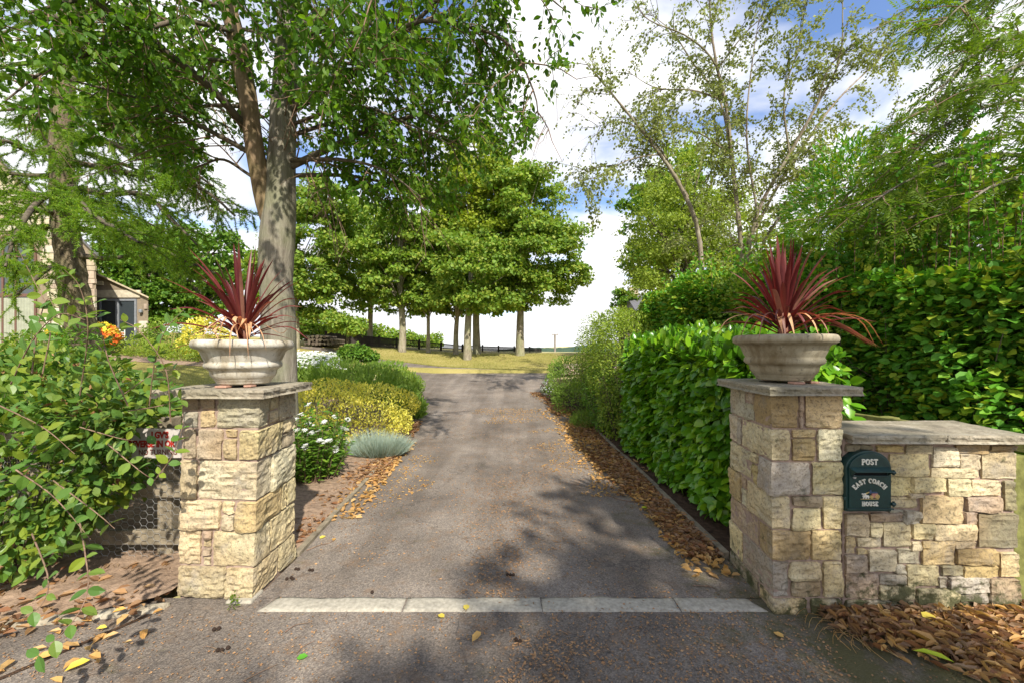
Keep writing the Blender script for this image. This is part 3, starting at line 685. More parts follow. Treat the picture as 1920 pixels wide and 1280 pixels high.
# ---- right pillar
pr_ = thing('gate_pillar', 'square rubble stone gate pillar joined to the low wall with the post box', 'pillar', (1.7, 2.63, 0), 'gate pillars')
fpR = lambda z: [(1.482 - .010 * z, 2.333), (1.896 - .004 * z, 2.333), (1.99, 2.93), (1.548, 2.93)]
def zR(y): return 1.5 + (655 - (680 + .3906 * y)) * 2.333 / 770
def fR(x): X = ((1320 + .3906 * x) - 960) * 2.333 / 770; return float(np.clip((X - 1.475) / .42, 0, 1))
def sR(x):
    Xp = (1320 + .3906 * x) - 960; t = (1.475 * 770 - Xp * 2.333) / (Xp * .597 - .073 * 770); return float(np.clip(t, 0, 1))
S = []
S += course(152, 317, [('c', 462, 240, 'tan'), ('f', 462, 486, 'pink'), ('f', 486, 672, 'gold'), ('s', 240, 195, 'pink', 0, .4), ('s', 240, 195, 'grey', .4, 1), ('s', 195, 100, 'grey')], zR, fR, sR)
S += course(317, 475, [('c', 422, 178, 'buff'), ('f', 422, 546, 'gold', 0, .28), ('f', 422, 546, 'tan', .28, 1), ('f', 546, 672, 'pale'), ('s', 178, 160, 'grey'), ('s', 160, 100, 'buff')], zR, fR, sR)
S += course(475, 638, [('c', 517, 255, 'grey'), ('f', 517, 672, 'yellow'), ('s', 255, 225, 'buff', 0, .35), ('s', 255, 225, 'gold', .35, 1), ('s', 225, 100, 'buff')], zR, fR, sR)
S += course(638, 804, [('c', 422, 203, 'buff'), ('f', 422, 572, 'pink', 0, .34), ('f', 422, 572, 'buff', .34, 1), ('f', 572, 672, 'yellow'), ('s', 203, 176, 'pink', 0, .4), ('s', 203, 176, 'pale', .4, 1), ('s', 176, 100, 'gold')], zR, fR, sR)
S += course(804, 955, [('c', 518, 258, 'tan'), ('f', 518, 672, 'gold'), ('s', 258, 100, 'pink')], zR, fR, sR)
S += course(955, 1132, [('c', 412, 180, 'grey'), ('f', 412, 568, 'buff', 0, .52), ('f', 412, 568, 'pink', .52, 1), ('f', 568, 672, 'yellow'), ('s', 180, 100, 'yellow')], zR, fR, sR)
S += course(1132, 1212, [('c', 506, 255, 'gold'), ('f', 506, 672, 'buff'), ('s', 255, 100, 'dark')], zR, fR, sR)
pillar_stones(pr_, fpR, S, 300)
core(pr_, fpR, 1.240, .017, M['mortar'])
flag('capstone', [(1.435, 2.285), (1.952, 2.285), (2.05, 2.99), (1.490, 2.99)], 1.244, 1.292, pr_, M['cap'], 4)

# ---- low wall with the post box
wl = thing('garden_wall', 'low rubble stone wall with flat coping running right from the gate pillar', 'wall', (2.4, 2.55, 0))
WY = 2.345
wall_px = """668,392,750,425,dark 755,395,825,420,dark 830,395,960,430,gold 970,392,1105,440,buff 1215,395,1370,432,tan 1375,395,1505,425,tan
895,440,1085,540,yellow 1100,405,1220,500,pale 1225,438,1330,515,buff 1335,430,1505,560,buff 1090,507,1320,555,yellow
895,545,1000,640,yellow 1005,550,1165,620,yellow 1170,555,1285,635,buff 1290,565,1432,640,yellow 1440,565,1505,712,dark
990,624,1060,647,buff 895,645,1033,700,buff 1040,640,1238,770,gold 1262,645,1430,712,pink
677,725,790,832,buff 800,722,962,760,pink 967,710,1035,770,grey 1255,717,1310,775,pink 1320,722,1515,890,dark
895,704,960,720,grey 795,770,855,838,yellow 862,767,1000,885,buff 1006,772,1103,850,yellow 1110,775,1307,850,yellow
677,838,730,915,gold 740,842,858,888,buff 1210,857,1310,890,buff 1000,860,1045,905,buff
736,892,788,920,gold 792,900,930,1005,buff 935,895,1040,965,grey 1050,857,1205,970,gold 1215,897,1415,972,tan 1424,910,1522,1032,gold
677,924,786,1008,pink 925,970,975,1015,grey 980,972,1135,1075,buff 1140,975,1245,1022,dark 1250,980,1420,1032,tan
677,1014,840,1136,pink 845,1018,970,1062,grey 1125,1027,1172,1082,grey 1178,1027,1370,1100,grey 1380,1040,1530,1166,pink
850,1072,1020,1136,buff 1026,1087,1230,1192,buff 1235,1103,1370,1150,grey 677,1142,780,1202,dark 785,1142,975,1202,grey 980,1150,1022,1202,grey 1235,1156,1375,1202,dark 1378,1170,1530,1202,dark"""
for i, it in enumerate(wall_px.split()):
    x0, y0, x1, y1, col = it.split(','); x0, y0, x1, y1 = map(float, (x0, y0, x1, y1))
    X0, X1 = [((1320 + .3906 * x) - 960) * WY / 770 for x in (x0, x1)]; Z1, Z0 = [1.5 + (655 - (680 + .3906 * y)) * WY / 770 for y in (y0, y1)]
    X0 -= .001; X1 += .001; Z0 -= .001; Z1 += .001
    if X0 < 1.91: X0 = 1.906
    pr = random.uniform(.0, .012); j = lambda: random.uniform(-.004, .004)
    last = X1 > 2.87
    pts = [(X0 + j(), WY - pr, Z0 + j()), (X1 + j(), WY - pr, Z0 + j()), (X1, WY + (.40 if last else .12), Z0), (X0, WY + (.40 if last else .12), Z0),
           (X0 + j(), WY - pr, Z1 + j()), (X1 + j(), WY - pr, Z1 + j()), (X1, WY + (.40 if last else .12), Z1), (X0, WY + (.40 if last else .12), Z1)]
    rock(wl, np.array(pts), col, 500 + i, rough=.014)
MB().box((1.90, WY + .017, -.1), (2.885, WY + .40, .985)).build('mortar', M['mortar'], wl)
xc = 2.44
flag('coping_stone', [(1.908, 2.30), (xc - .004, 2.30), (xc + .0, 2.79), (2.0, 2.79)], .975, 1.020, wl, M['cap'], 7)
flag('coping_stone', [(xc + .004, 2.30), (2.925, 2.30), (3.0, 2.79), (xc + .008, 2.79)], .972, 1.018, wl, M['cap'], 9)

# ---- post box
pb = thing('post_box', 'dark green metal post box with arched top and cream lettering', 'post box', (2.005, 2.3, .58))
def arch(cx, w, z0, z1, y0, y1, n=20):
    r = w / 2; pts = [(cx - r, z0), (cx + r, z0)]
    for i in range(n + 1):
        a = math.pi * i / n; pts.append((cx + r * math.cos(a), z1 - r * .80 + r * .80 * math.sin(a)))
    k = len(pts); V = [(x, y0, z) for x, z in pts] + [(x, y1, z) for x, z in pts]
    return V, [tuple(range(k)), tuple(range(2 * k - 1, k - 1, -1))] + [(i, k + i, k + (i + 1) % k, (i + 1) % k) for i in range(k)]
bx, bw, bz0, bz1 = 2.008, .256, .590, .932
MB().add(*arch(bx, bw, bz0, bz1, 2.312, 2.40)).build('casing', M['green_paint'], pb, bevel=.003)
MB().add(*arch(bx + .002, bw - .022, bz0 + .022, bz1 - .012, 2.304, 2.3125)).build('door', M['green_paint'], pb, bevel=.002)
zt = .838
# hood over the slot: sloping plate with cheeks
MB().hexa([(bx - .118, 2.306, zt - .012), (bx + .112, 2.306, zt - .012), (bx + .112, 2.309, zt - .012), (bx - .118, 2.309, zt - .012),
           (bx - .118, 2.300, zt + .004), (bx + .112, 2.300, zt + .004), (bx + .112, 2.309, zt + .004), (bx - .118, 2.309, zt + .004)]) \
  .add([(bx - .118, 2.304, zt + .004), (bx + .112, 2.304, zt + .004), (bx + .100, 2.272, zt - .014), (bx - .106, 2.272, zt - .014),
        (bx - .118, 2.304, zt - .000), (bx + .112, 2.304, zt - .000), (bx + .100, 2.272, zt - .018), (bx - .106, 2.272, zt - .018)],
       [(3, 2, 1, 0), (4, 5, 6, 7), (3, 7, 6, 2), (0, 4, 7, 3), (1, 2, 6, 5)]) \
  .add([(bx - .118, 2.304, zt), (bx - .106, 2.272, zt - .016), (bx - .106, 2.300, zt - .045), (bx - .113, 2.304, zt), (bx - .102, 2.274, zt - .016), (bx - .102, 2.300, zt - .045)],
       [(0, 1, 2), (5, 4, 3), (0, 3, 4, 1), (1, 4, 5, 2)]) \
  .add([(bx + .107, 2.304, zt), (bx + .096, 2.272, zt - .016), (bx + .096, 2.300, zt - .045), (bx + .112, 2.304, zt), (bx + .100, 2.274, zt - .016), (bx + .100, 2.300, zt - .045)],
       [(0, 1, 2), (5, 4, 3), (0, 3, 4, 1), (1, 4, 5, 2)]).build('hood', M['green_paint'], pb)
MB().box((bx - .100, 2.3020, zt - .040), (bx + .094, 2.3038, zt - .018)).build('slot', M['black'], pb)
MB().box((bx - .104, 2.293, zt - .048), (bx + .098, 2.3038, zt - .042)).build('slot_lip', M['green_paint'], pb, bevel=.0015)
for zz in (.812, .636): MB().tube([(bx + bw / 2 - .008, 2.303, zz), (bx + bw / 2 + .012, 2.303, zz)], .009, 10).tube([(bx + bw / 2 + .004, 2.303, zz - .014), (bx + bw / 2 + .004, 2.303, zz + .014)], .006, 10).build('hinge', M['green_paint'], pb, smooth=False)
MB().box((bx - bw / 2 - .012, 2.308, .655), (bx - bw / 2 - .0005, 2.318, .672)).build('lug', M['green_paint'], pb, bevel=.002)
MB().box((bx - bw / 2 + .004, 2.303, bz0 + .012), (bx + bw / 2 + .008, 2.3115, bz0 + .020)).build('bottom_bead', M['green_paint'], pb, bevel=.002)
MB().lathe([(.0, 0), (.010, 0), (.010, .004), (.006, .006), (.0, .006)], (0, 0, 0), 16).build('lock', M['wire'], pb)
lk = bpy.data.objects['lock']; lk.matrix_parent_inverse = wm(pb).inverted(); lk.matrix_basis = Matrix.Translation((bx - .088, 2.3038, .787)) @ Matrix.Rotation(R(90), 4, 'X')

# serif letters from strokes on a 1-high grid
def arc(cx, cy, rx, ry, a0, a1, n=9): return [(cx + rx * math.cos(R(a0 + (a1 - a0) * i / n)), cy + ry * math.sin(R(a0 + (a1 - a0) * i / n))) for i in range(n + 1)]
def ser(x, y, w=.2): return [(x - w / 2, y), (x + w / 2, y)]
GL = {
 'P': (.62, [[(.14, 0), (.14, 1)], [(.14, .97)] + arc(.34, .74, .22, .24, 90, -90) + [(.14, .5)]], [ser(.14, 0), ser(.1, 1, .16)]),
 'O': (.74, [arc(.37, .5, .30, .47, 0, 360, 20)], []),
 'S': (.58, [arc(.29, .73, .19, .24, 20, 180, 7) + arc(.29, .73, .19, .22, 200, 270, 4) + arc(.29, .27, .21, .24, 90, -20, 6) + arc(.29, .27, .21, .24, -40, -165, 6)], []),
 'T': (.66, [[(.33, 0), (.33, 1)], [(.04, .97), (.62, .97)]], [ser(.33, 0), [(.05, 1), (.05, .78)], [(.61, 1), (.61, .78)]]),
 'E': (.62, [[(.14, 0), (.14, 1)], [(.14, .97), (.52, .97)], [(.14, .5), (.42, .5)], [(.14, .03), (.54, .03)]], [ser(.1, 0, .14), ser(.1, 1, .14), [(.53, 1), (.53, .8)], [(.55, 0), (.55, .22)]]),
 'A': (.72, [[(.08, 0), (.36, 1)], [(.36, 1), (.64, 0)], [(.2, .35), (.52, .35)]], [ser(.09, 0), ser(.63, 0)]),
 'C': (.68, [arc(.37, .5, .29, .47, 50, 310, 16)], [[(.57, .95), (.57, .72)]]),
 'H': (.76, [[(.15, 0), (.15, 1)], [(.6, 0), (.6, 1)], [(.15, .5), (.6, .5)]], [ser(.15, 0), ser(.15, 1), ser(.6, 0), ser(.6, 1)]),
 'U': (.74, [[(.15, 1), (.15, .3)] + arc(.37, .28, .22, .26, 180, 360, 8) + [(.59, 1)]], [ser(.15, 1), ser(.59, 1)]),
}
def letters(word, cx, z, h, m, name, parent, y0=2.3035, y1=2.2985, bend=None, space=.12):
    wd = sum(GL[c][0] for c in word if c != ' ') + space * (len(word) - 1) + .35 * word.count(' ')
    x = -wd / 2
    for c in word:
        if c == ' ': x += .35 + space; continue
        w, main, serf = GL[c]; mb = MB()
        def place(px, pz):
            lx, lz = (x + px) * h, pz * h
            if bend is None: return (cx + lx, z + lz)
            a = lx / bend; rr = bend + lz; return (cx + rr * math.sin(a), z - bend + rr * math.cos(a))
        for strokes, th in ((main, .085), (serf, .05)):
            for st in strokes:
                for (a, b_) in zip(st[:-1], st[1:]):
                    d = np.array([b_[0] - a[0], b_[1] - a[1]]); L = np.linalg.norm(d)
                    if L < 1e-6: continue
                    d /= L; n = np.array([-d[1], d[0]]) * th; a2 = np.array(a) - d * .02; b2 = np.array(b_) + d * .02
                    q = [place(*(a2 - n)), place(*(b2 - n)), place(*(b2 + n)), place(*(a2 + n))]
                    mb.hexa([(q[0][0], y0, q[0][1]), (q[1][0], y0, q[1][1]), (q[2][0], y0, q[2][1]), (q[3][0], y0, q[3][1])] + [(p[0], y1 - .0003 * (len(mb.v) % 5), p[1]) for p in q])
        mb.build(name, m, parent); x += w + space
letters('POST', bx - .004, .857, .030, M['cream'], 'letter', pb)
letters('EAST COACH', bx - .004, .755, .0240, M['cream'], 'letter', pb, bend=.105, space=.13)
letters('HOUSE', bx - .002, .6265, .0225, M['cream'], 'letter', pb, space=.13)
# little coach and horses in relief
em = pb; ex, ez = bx - .004, .666
def disc_ring(mb, cx, cz, r, w, y0, y1, n=18):
    for i in range(n):
        a0, a1 = 2 * math.pi * i / n, 2 * math.pi * (i + 1) / n
        q = [(cx + rr * math.cos(a), cz + rr * math.sin(a)) for rr, a in ((r - w, a0), (r, a0), (r, a1), (r - w, a1))]
        mb.hexa([(p[0], y0, p[1]) for p in q] + [(p[0], y1, p[1]) for p in q])
def poly(mb, pts, y0, y1):
    k = len(pts); mb.add([(x, y0, z) for x, z in pts] + [(x, y1, z) for x, z in pts], [tuple(range(k - 1, -1, -1)), tuple(range(k, 2 * k))] + [(i, (i + 1) % k, k + (i + 1) % k, k + i) for i in range(k)])
coach = MB(); E = lambda l: [(ex + a * .001, ez + b_ * .001) for a, b_ in l]
poly(coach, E([(8, 8), (12, 30), (44, 30), (46, 14), (34, 6), (18, 6)]), 2.3035, 2.2975)
body = coach.build('coach_relief', M['redpaint'], pb)
wh = MB(); disc_ring(wh, ex + .009, ez + .010, .0085, .003, 2.3035, 2.296); disc_ring(wh, ex + .040, ez + .0135, .0120, .0035, 2.3035, 2.2955)
for cx_, cz_, r_ in ((.009, .010, .007), (.040, .0135, .010)):
    for k in range(4):
        a = k * math.pi / 4; poly(wh, [(ex + cx_ + r_ * math.cos(a) + .0007 * math.sin(a), ez + cz_ + r_ * math.sin(a) - .0007 * math.cos(a)), (ex + cx_ - r_ * math.cos(a) + .0007 * math.sin(a), ez + cz_ - r_ * math.sin(a) - .0007 * math.cos(a)),
                                          (ex + cx_ - r_ * math.cos(a) - .0007 * math.sin(a), ez + cz_ - r_ * math.sin(a) + .0007 * math.cos(a)), (ex + cx_ + r_ * math.cos(a) - .0007 * math.sin(a), ez + cz_ + r_ * math.sin(a) + .0007 * math.cos(a))], 2.3035, 2.2962 + .0001 * k)
wh.build('wheel_relief', M['goldpaint'], pb)
ho = MB()
for k, dx in enumerate((-26, -14)):
    poly(ho, E([(dx - 16, 14), (dx - 10, 18), (dx - 12, 26), (dx - 18, 24), (dx - 19, 27), (dx - 11, 31), (dx - 6, 20), (dx + 8, 19), (dx + 10, 10), (dx + 7, 0), (dx + 5, 0), (dx + 5, 9), (dx - 4, 9), (dx - 9, 0), (dx - 11, 0), (dx - 9, 9)]), 2.3035, 2.2982 - .0008 * k)
ho.build('horse_relief', M['cream'], pb)
dr = MB(); poly(dr, E([(-3, 30), (-2, 44), (2, 46), (3, 50), (7, 50), (7, 45), (10, 40), (8, 30)]), 2.3035, 2.2978); poly(dr, E([(12, 32), (12, 38), (42, 38), (42, 32)]), 2.3035, 2.2979)
dr.build('driver_relief', M['bluepaint'], pb)
ba = MB(); poly(ba, E([(-50, -3), (-50, -1), (50, -1), (50, -3)]), 2.3035, 2.299); poly(ba, E([(-36, 24), (-2, 40), (-3, 36), (-30, 20)]), 2.3035, 2.2986); ba.build('base_relief', M['goldpaint'], pb)

# ================================================================== URNS AND CORDYLINES
prof = [(.150, 0), (.172, .002), (.178, .012), (.182, .022), (.188, .026), (.190, .034), (.196, .040), (.204, .046), (.208, .054), (.213, .060), (.216, .076), (.220, .090), (.232, .098), (.245, .105),
        (.253, .113), (.255, .125), (.252, .137), (.246, .143), (.250, .152), (.262, .175), (.272, .200), (.279, .214), (.290, .222), (.312, .228), (.328, .238), (.334, .252), (.331, .268), (.322, .280), (.308, .285),
        (.292, .284), (.283, .276), (.275, .255), (.262, .235), (.0, .235)]
def urn(x, y, z, lab, col, seed):
    u = thing('stone_urn', lab, 'urn', (x, y, z), 'planted urns on the gate pillars')
    mb = MB(); mb.lathe([(r * .865, h * .99) for r, h in prof[:-2]], (x, y, z), 96)
    o = mb.build('bowl', M['urn'], u, smooth=True, color=col)
    v = np.empty(len(o.data.vertices) * 3, np.float32); o.data.vertices.foreach_get('co', v); v = v.reshape(-1, 3)
    c = np.array([x, y, z]); d = v - c; d[:, 2] = 0; v += unit(d) * (.0022 * wob(v, 14, seed) + .001 * wob(v, 50, seed))[:, None]; o.data.vertices.foreach_set('co', v.ravel())
    MB().lathe([(.237, .255), (.2, .263), (.1, .268), (0.001, .270)], (x, y, z), 40).build('compost', M['soil2'], u)
    return u
def foot(x, y, z, lab, w=.05):
    o = MB().box((x - w / 2, y - .03, z), (x + w / 2, y + .03, z + .0125)).build('tile_piece', M['brick_red'], bevel=.002); tag(o, lab, 'tile'); return o
uxl, uyl, uzl = -1.765, 2.71, 1.2665 + .012
uxr, uyr, uzr = 1.737, 2.63, 1.2965 + .012
urn(uxl, uyl, uzl, 'pale weathered stone urn on the gate pillar beside the honeysuckle', (.58, .54, .45), 1)
urn(uxr, uyr, uzr, 'sandy brown weathered stone urn on the gate pillar by the post box wall', (.36, .31, .21), 2)
foot(uxl - .03, uyl - .155, 1.2645, 'pink tile piece wedged under the front of the pale urn', .07)
foot(uxl + .10, uyl - .10, 1.2645, 'small tile piece under the pale urn, nearer the drive', .045)
foot(uxl - .02, uyl + .13, 1.2645, 'tile piece under the back of the pale urn', .05)
foot(uxr - .03, uyr - .165, 1.2945, 'pink tile piece wedged under the front of the sandy brown urn', .065)
foot(uxr + .11, uyr - .10, 1.2945, 'small tile piece under the sandy brown urn, nearer the wall', .05)
foot(uxr - .02, uyr + .13, 1.2945, 'tile piece under the back of the sandy brown urn', .05)

def cordy_mat(name, stops, rough=.42):
    m, t, b, out = mat(name)
    g = N(t, 'ShaderNodeObjectInfo')
    c = ramp(t, g.outputs['Random'], stops)
    st = N(t, 'ShaderNodeMapping'); st.inputs['Scale'].default_value = (60, 60, 3)
    gg = N(t, 'ShaderNodeNewGeometry'); t.links.new(gg.outputs['Position'], st.inputs[0])
    c = mixc(t, ramp(t, noise(t, 1, 3, .6, st.outputs[0]), [(.4, (0, 0, 0)), (.7, (.35, .35, .35))]), c, tuple(min(1, x * 1.6) for x in stops[1][1]))
    t.links.new(c, b.inputs['Base Color']); b.inputs['Roughness'].default_value = rough; b.inputs['Specular IOR Level'].default_value = .5
    tr = N(t, 'ShaderNodeBsdfTranslucent'); t.links.new(mixc(t, 1., c, (1.8, .9, .7), 'MULTIPLY'), tr.inputs[0])
    mx = N(t, 'ShaderNodeMixShader'); mx.inputs[0].default_value = .25
    t.links.new(b.outputs[0], mx.inputs[1]); t.links.new(tr.outputs[0], mx.inputs[2]); t.links.new(mx.outputs[0], out.inputs[0]); return m
M['cordy'] = cordy_mat('cordyline_red', [(0, (.085, .012, .014)), (.5, (.13, .022, .020)), (1, (.19, .05, .04))])
M['cordy_dead'] = cordy_mat('cordyline_dead', [(0, (.50, .27, .12)), (.5, (.58, .36, .19)), (1, (.42, .20, .09))], .7)
M['cordy_mid'] = cordy_mat('cordyline_bronze', [(0, (.26, .12, .08)), (.5, (.32, .15, .10)), (1, (.22, .09, .06))], .5)
def strap(parent, base, pts, w, m, twist=0., name='leaf'):
    """long pointed strap leaf along pts, folded along its midrib"""
    q = spline(pts, 13); T = unit(np.gradient(q, axis=0)); V = []; Fq = []
    side = np.cross(T, np.array([0, 0, 1.])); sl_ = np.linalg.norm(side, axis=1, keepdims=True)
    ref = np.array([math.cos(twist * 7), math.sin(twist * 7), 0]); side = np.where(sl_ > .15, side / np.maximum(sl_, 1e-6), ref); side = unit(side)
    for i in range(1, len(side)):
        if np.dot(side[i], side[i - 1]) < 0: side[i] *= -1
    up = np.cross(side, T)
    for i in range(13):
        t = i / 12; ww = w * (.55 + .45 * min(1, t * 4)) * (1 - max(0, (t - .45) / .55) ** 1.6) + .0004
        a = twist * t; s = side[i] * math.cos(a) + up[i] * math.sin(a); u = np.cross(s, T[i])
        V += [q[i] - s * ww / 2 + u * ww * .22, q[i], q[i] + s * ww / 2 + u * ww * .22]
    for i in range(12):
        b_ = i * 3; Fq += [(b_, b_ + 1, b_ + 4, b_ + 3), (b_ + 1, b_ + 2, b_ + 5, b_ + 4)]
    return add(name, mesh_np(name, np.array(V), np.array(Fq), True), m, parent)
def cordyline(x, y, z, lab, seed, n, tall, lean):
    c = thing('cordyline', lab, 'spiky plant', (x, y, z), 'red cordylines in the urns')
    r = np.random.default_rng(seed); b0 = np.array([x, y, z])
    MB().tube([(x, y, z - .01), (x, y, z + .08), (x + .005, y, z + .16)], [.035, .03, .012], 10).build('stem', M['cordy_mid'], c, smooth=True)
    for i in range(n):
        t = (i + .5) / n; el = R(89 - 66 * t ** .95 + r.uniform(-6, 6)); az = i * 2.39996 + r.uniform(-.4, .4)
        L = tall * (1 - .22 * t) * r.uniform(.78, 1.05)
        d = np.array([math.cos(az) * math.cos(el), math.sin(az) * math.cos(el), math.sin(el)])
        p0 = b0 + np.array([math.cos(az), math.sin(az), 0]) * .02 + np.array([0, 0, .14 * (1 - t) + .02])
        droop = .10 + .34 * t * r.uniform(.3, 1.3)
        pts = [p0, p0 + d * L * .35, p0 + d * L * .7 - np.array([0, 0, droop * L * .25]), p0 + d * L - np.array([0, 0, droop * L * .9])]
        m_ = M['cordy'] if r.random() < .8 or t < .3 else M['cordy_mid']
        strap(c, None, pts, r.uniform(.020, .031), m_, r.uniform(-.8, .8))
    return c, b0, r
cl_, b0, r = cordyline(uxl - .005, uyl, uzl + .262, 'spiky dark red cordyline with snapped tan leaves in the pale urn', 11, 58, .60, 0)
for dx, top, w in ((-.11, .10, .018), (-.05, .13, .026), (-.015, .14, .028), (.045, .13, .026), (.08, .12, .022), (.11, .09, .026), (-.09, .08, .022), (.14, .1, .012)):
    yv = -.12 - random.uniform(0, .06)
    strap(cl_, None, [b0 + (dx * .2, -.02, .08), b0 + (dx * .8, yv * .6, top + .03), b0 + (dx * 1.1, yv, top), b0 + (dx * 1.2 + random.uniform(-.07, .07), yv - .04, .02)], w, M['cordy_dead'], random.uniform(-.5, .5))
for dx, dy, L in ((.30, -.10, .1), (.25, -.22, -.05), (.12, -.30, -.09), (.18, -.25, -.10), (-.2, -.15, .0)):
    strap(cl_, None, [b0 + (0, 0, .08), b0 + (dx * .5, dy * .5, .12), b0 + (dx, dy, .06), b0 + (dx * 1.2, dy * 1.15, L)], .009, M['cordy_dead'], .4)
for tx, tz, ty in ((-.47, .42, -.1), (-.36, .55, .05), (-.40, .30, .1), (-.33, .62, -.05), (.33, .42, .0), (.20, .56, .0), (-.40, -.05, -.15), (.38, .02, -.1), (.30, .18, -.12)):
    strap(cl_, None, [b0 + (0, 0, .05), b0 + (tx * .35, ty * .4, tz * .42 + .05), b0 + (tx * .7, ty * .7, tz * .75 + .03), b0 + (tx, ty, tz)], .024, M['cordy'], .3)
cr_, b0, r = cordyline(uxr, uyr, uzr + .262, 'spiky red cordyline with leaves swept over one side in the sandy brown urn', 23, 74, .58, 0)
for k in range(9):
    s = .09 * k / 9; yv = -.12 - .02 * (k % 3)
    strap(cr_, None, [b0 + (-.02, -.02, .13), b0 + (.04 + s, -.08, .17 - s), b0 + (.20 + s * .6, yv - .03, .09 - s * .5), b0 + (.36 + s * .8, yv - .07, -.03 - s * .4)], .020, M['cordy_mid'] if k % 3 else M['cordy'], .3)
for dx, dz, col in ((-.10, -.06, 'cordy_mid'), (-.055, -.01, 'cordy_dead'), (.02, .0, 'cordy'), (.075, .0, 'cordy_dead'), (.13, .01, 'cordy_mid'), (-.12, .01, 'cordy_dead')):
    strap(cr_, None, [b0 + (dx * .3, -.02, .10), b0 + (dx * .7, -.09, .15), b0 + (dx, -.15, .10), b0 + (dx * 1.1, -.2, dz)], .024, M[col], .2)
for dx, dy, dz in ((-.46, -.05, -.0), (-.36, -.15, -.02), (.55, -.1, -.04), (.58, -.02, -.06), (-.28, -.2, -.03)):
    strap(cr_, None, [b0 + (0, 0, .08), b0 + (dx * .4, dy * .4, .15), b0 + (dx * .8, dy * .8, .12), b0 + (dx, dy, dz)], .012, M['cordy_dead'] if dx > .5 or dx < -.4 else M['cordy_mid'], .3)
for tx, tz, ty in ((-.40, .28, .0), (-.33, .50, .0), (.50, .30, .0), (.34, .42, -.05), (.30, .58, .0), (-.13, .64, .0)):
    strap(cr_, None, [b0 + (0, 0, .05), b0 + (tx * .35, ty * .4, tz * .42 + .05), b0 + (tx * .7, ty * .7, tz * .75 + .03), b0 + (tx, ty, tz)], .020, M['cordy'], .3)

# ================================================================== SIGN, RAIL FENCE, CHICKEN WIRE
FY = 2.86
fn = thing('rail_fence', 'mossy timber rail fence with chicken wire half buried in the honeysuckle', 'fence', (-2.6, FY, 0))
for z, h in ((.14, .10), (.47, .11), (.86, .09)):
    MB().box((-4.6, FY, z), (-2.05, FY + .04, z + h)).build('rail', M['timber'], fn, bevel=.006)
for x in (-2.46, -3.4, -4.3): MB().box((x - .05, FY + .041, -.15), (x + .05, FY + .14, 1.02)).build('post', M['timber'], fn, bevel=.008)
hx = NM(); s = .030; rr = .0011
cols_, rows_ = int(2.3 / (s * 1.5)), int(.95 / (s * math.sqrt(3)))
for i in range(cols_):
    for j in range(rows_):
        cx_ = -2.06 - i * s * 1.5; cz_ = .02 + j * s * math.sqrt(3) + (s * math.sqrt(3) / 2 if i % 2 else 0)
        v = [np.array([cx_ + s * math.cos(R(60 * k)), FY - .008 + .004 * math.sin(cx_ * 9 + cz_ * 7), cz_ + s * math.sin(R(60 * k))]) for k in range(4)]
        for k in range(3): hx.add(*tube([v[k], v[k + 1]], rr * (1.6 if k == 1 else 1), 3))
hx.build('wire_mesh', M['wire'], fn, 'stuff')

sg = thing('sign_board', 'grubby white sign with red capitals on the fence behind the pillar', 'sign', (-2.08, 2.80, .95))
SY = 2.78
sx0, sx1 = -2.60, -1.95
# tilted slightly
MB().hexa([(-2.608, SY, .765), (-2.06, SY + .024, .765), (-2.06, SY + .030, .765), (-2.608, SY + .006, .765), (-2.608, SY, .962), (-2.06, SY + .024, .962), (-2.06, SY + .030, .962), (-2.608, SY + .006, .962)]).build('board', M['sign_white'], sg)
def text(s_, x, y, z, size, m, name, parent, rot=0, sx=1., off=0.):
    cu = bpy.data.curves.new(name, 'FONT'); cu.body = s_; cu.size = size; cu.extrude = .0008; cu.align_x = 'LEFT'; cu.offset = off; cu.resolution_u = 3
    o = bpy.data.objects.new(name, cu); C.objects.link(o); bpy.context.view_layer.update()
    me = bpy.data.meshes.new_from_object(o.evaluated_get(bpy.context.evaluated_depsgraph_get())); bpy.data.objects.remove(o)
    me.name = name; ob = add(name, me, m, parent)
    ob.matrix_basis = Matrix.Translation((x, y, z)) @ Matrix.Rotation(rot, 4, 'Z') @ Matrix.Rotation(R(90), 4, 'X') @ Matrix.Diagonal((sx, 1, 1, 1))
    return ob
rt = math.atan2(.03, .68)
def sgy(x): return SY - .0015 + .03 * (x + 2.60) / .68
text("LGV'S", -2.447, sgy(-2.447), .902, .060, M['sign_red'], 'lettering', sg, rt, .76, .003)
text("REVERSE IN OR", -2.595, sgy(-2.595), .842, .060, M['sign_red'], 'lettering', sg, rt, .74, .003)
text("NO TURNING", -2.53, sgy(-2.53), .789, .050, M['sign_brown'], 'lettering', sg, rt, .80, .0006)

# mossy rail behind the wall coping, and posts at the wall's end
rf = thing('rail_fence', 'mossy green timber fence between the wall coping and the tall hedge', 'fence', (2.9, 3.2, 0))
a0, a1 = np.array([2.45, 3.9]), np.array([3.30, 2.42])
d = unit(a1 - a0); n_ = np.array([d[1], -d[0]]) * .02
for zt_, hh in ((.97, .10), (.55, .10)):
    MB().hexa([(*(a0 - n_), zt_ - hh + .04), (*(a1 - n_), zt_ - hh - .02), (*(a1 + n_), zt_ - hh - .02), (*(a0 + n_), zt_ - hh + .04), (*(a0 - n_), zt_ + .04), (*(a1 - n_), zt_ - .02), (*(a1 + n_), zt_ - .02), (*(a0 + n_), zt_ + .04)]).build('rail', M['timber_green'], rf, bevel=.006)
for t_ in (0., .5, .97):
    p = a0 + (a1 - a0) * t_ - n_ * 3.6; MB().box((p[0] - .045, p[1] - .045, -.1), (p[0] + .045, p[1] + .045, .98)).build('post', M['timber_green'], rf, bevel=.008)
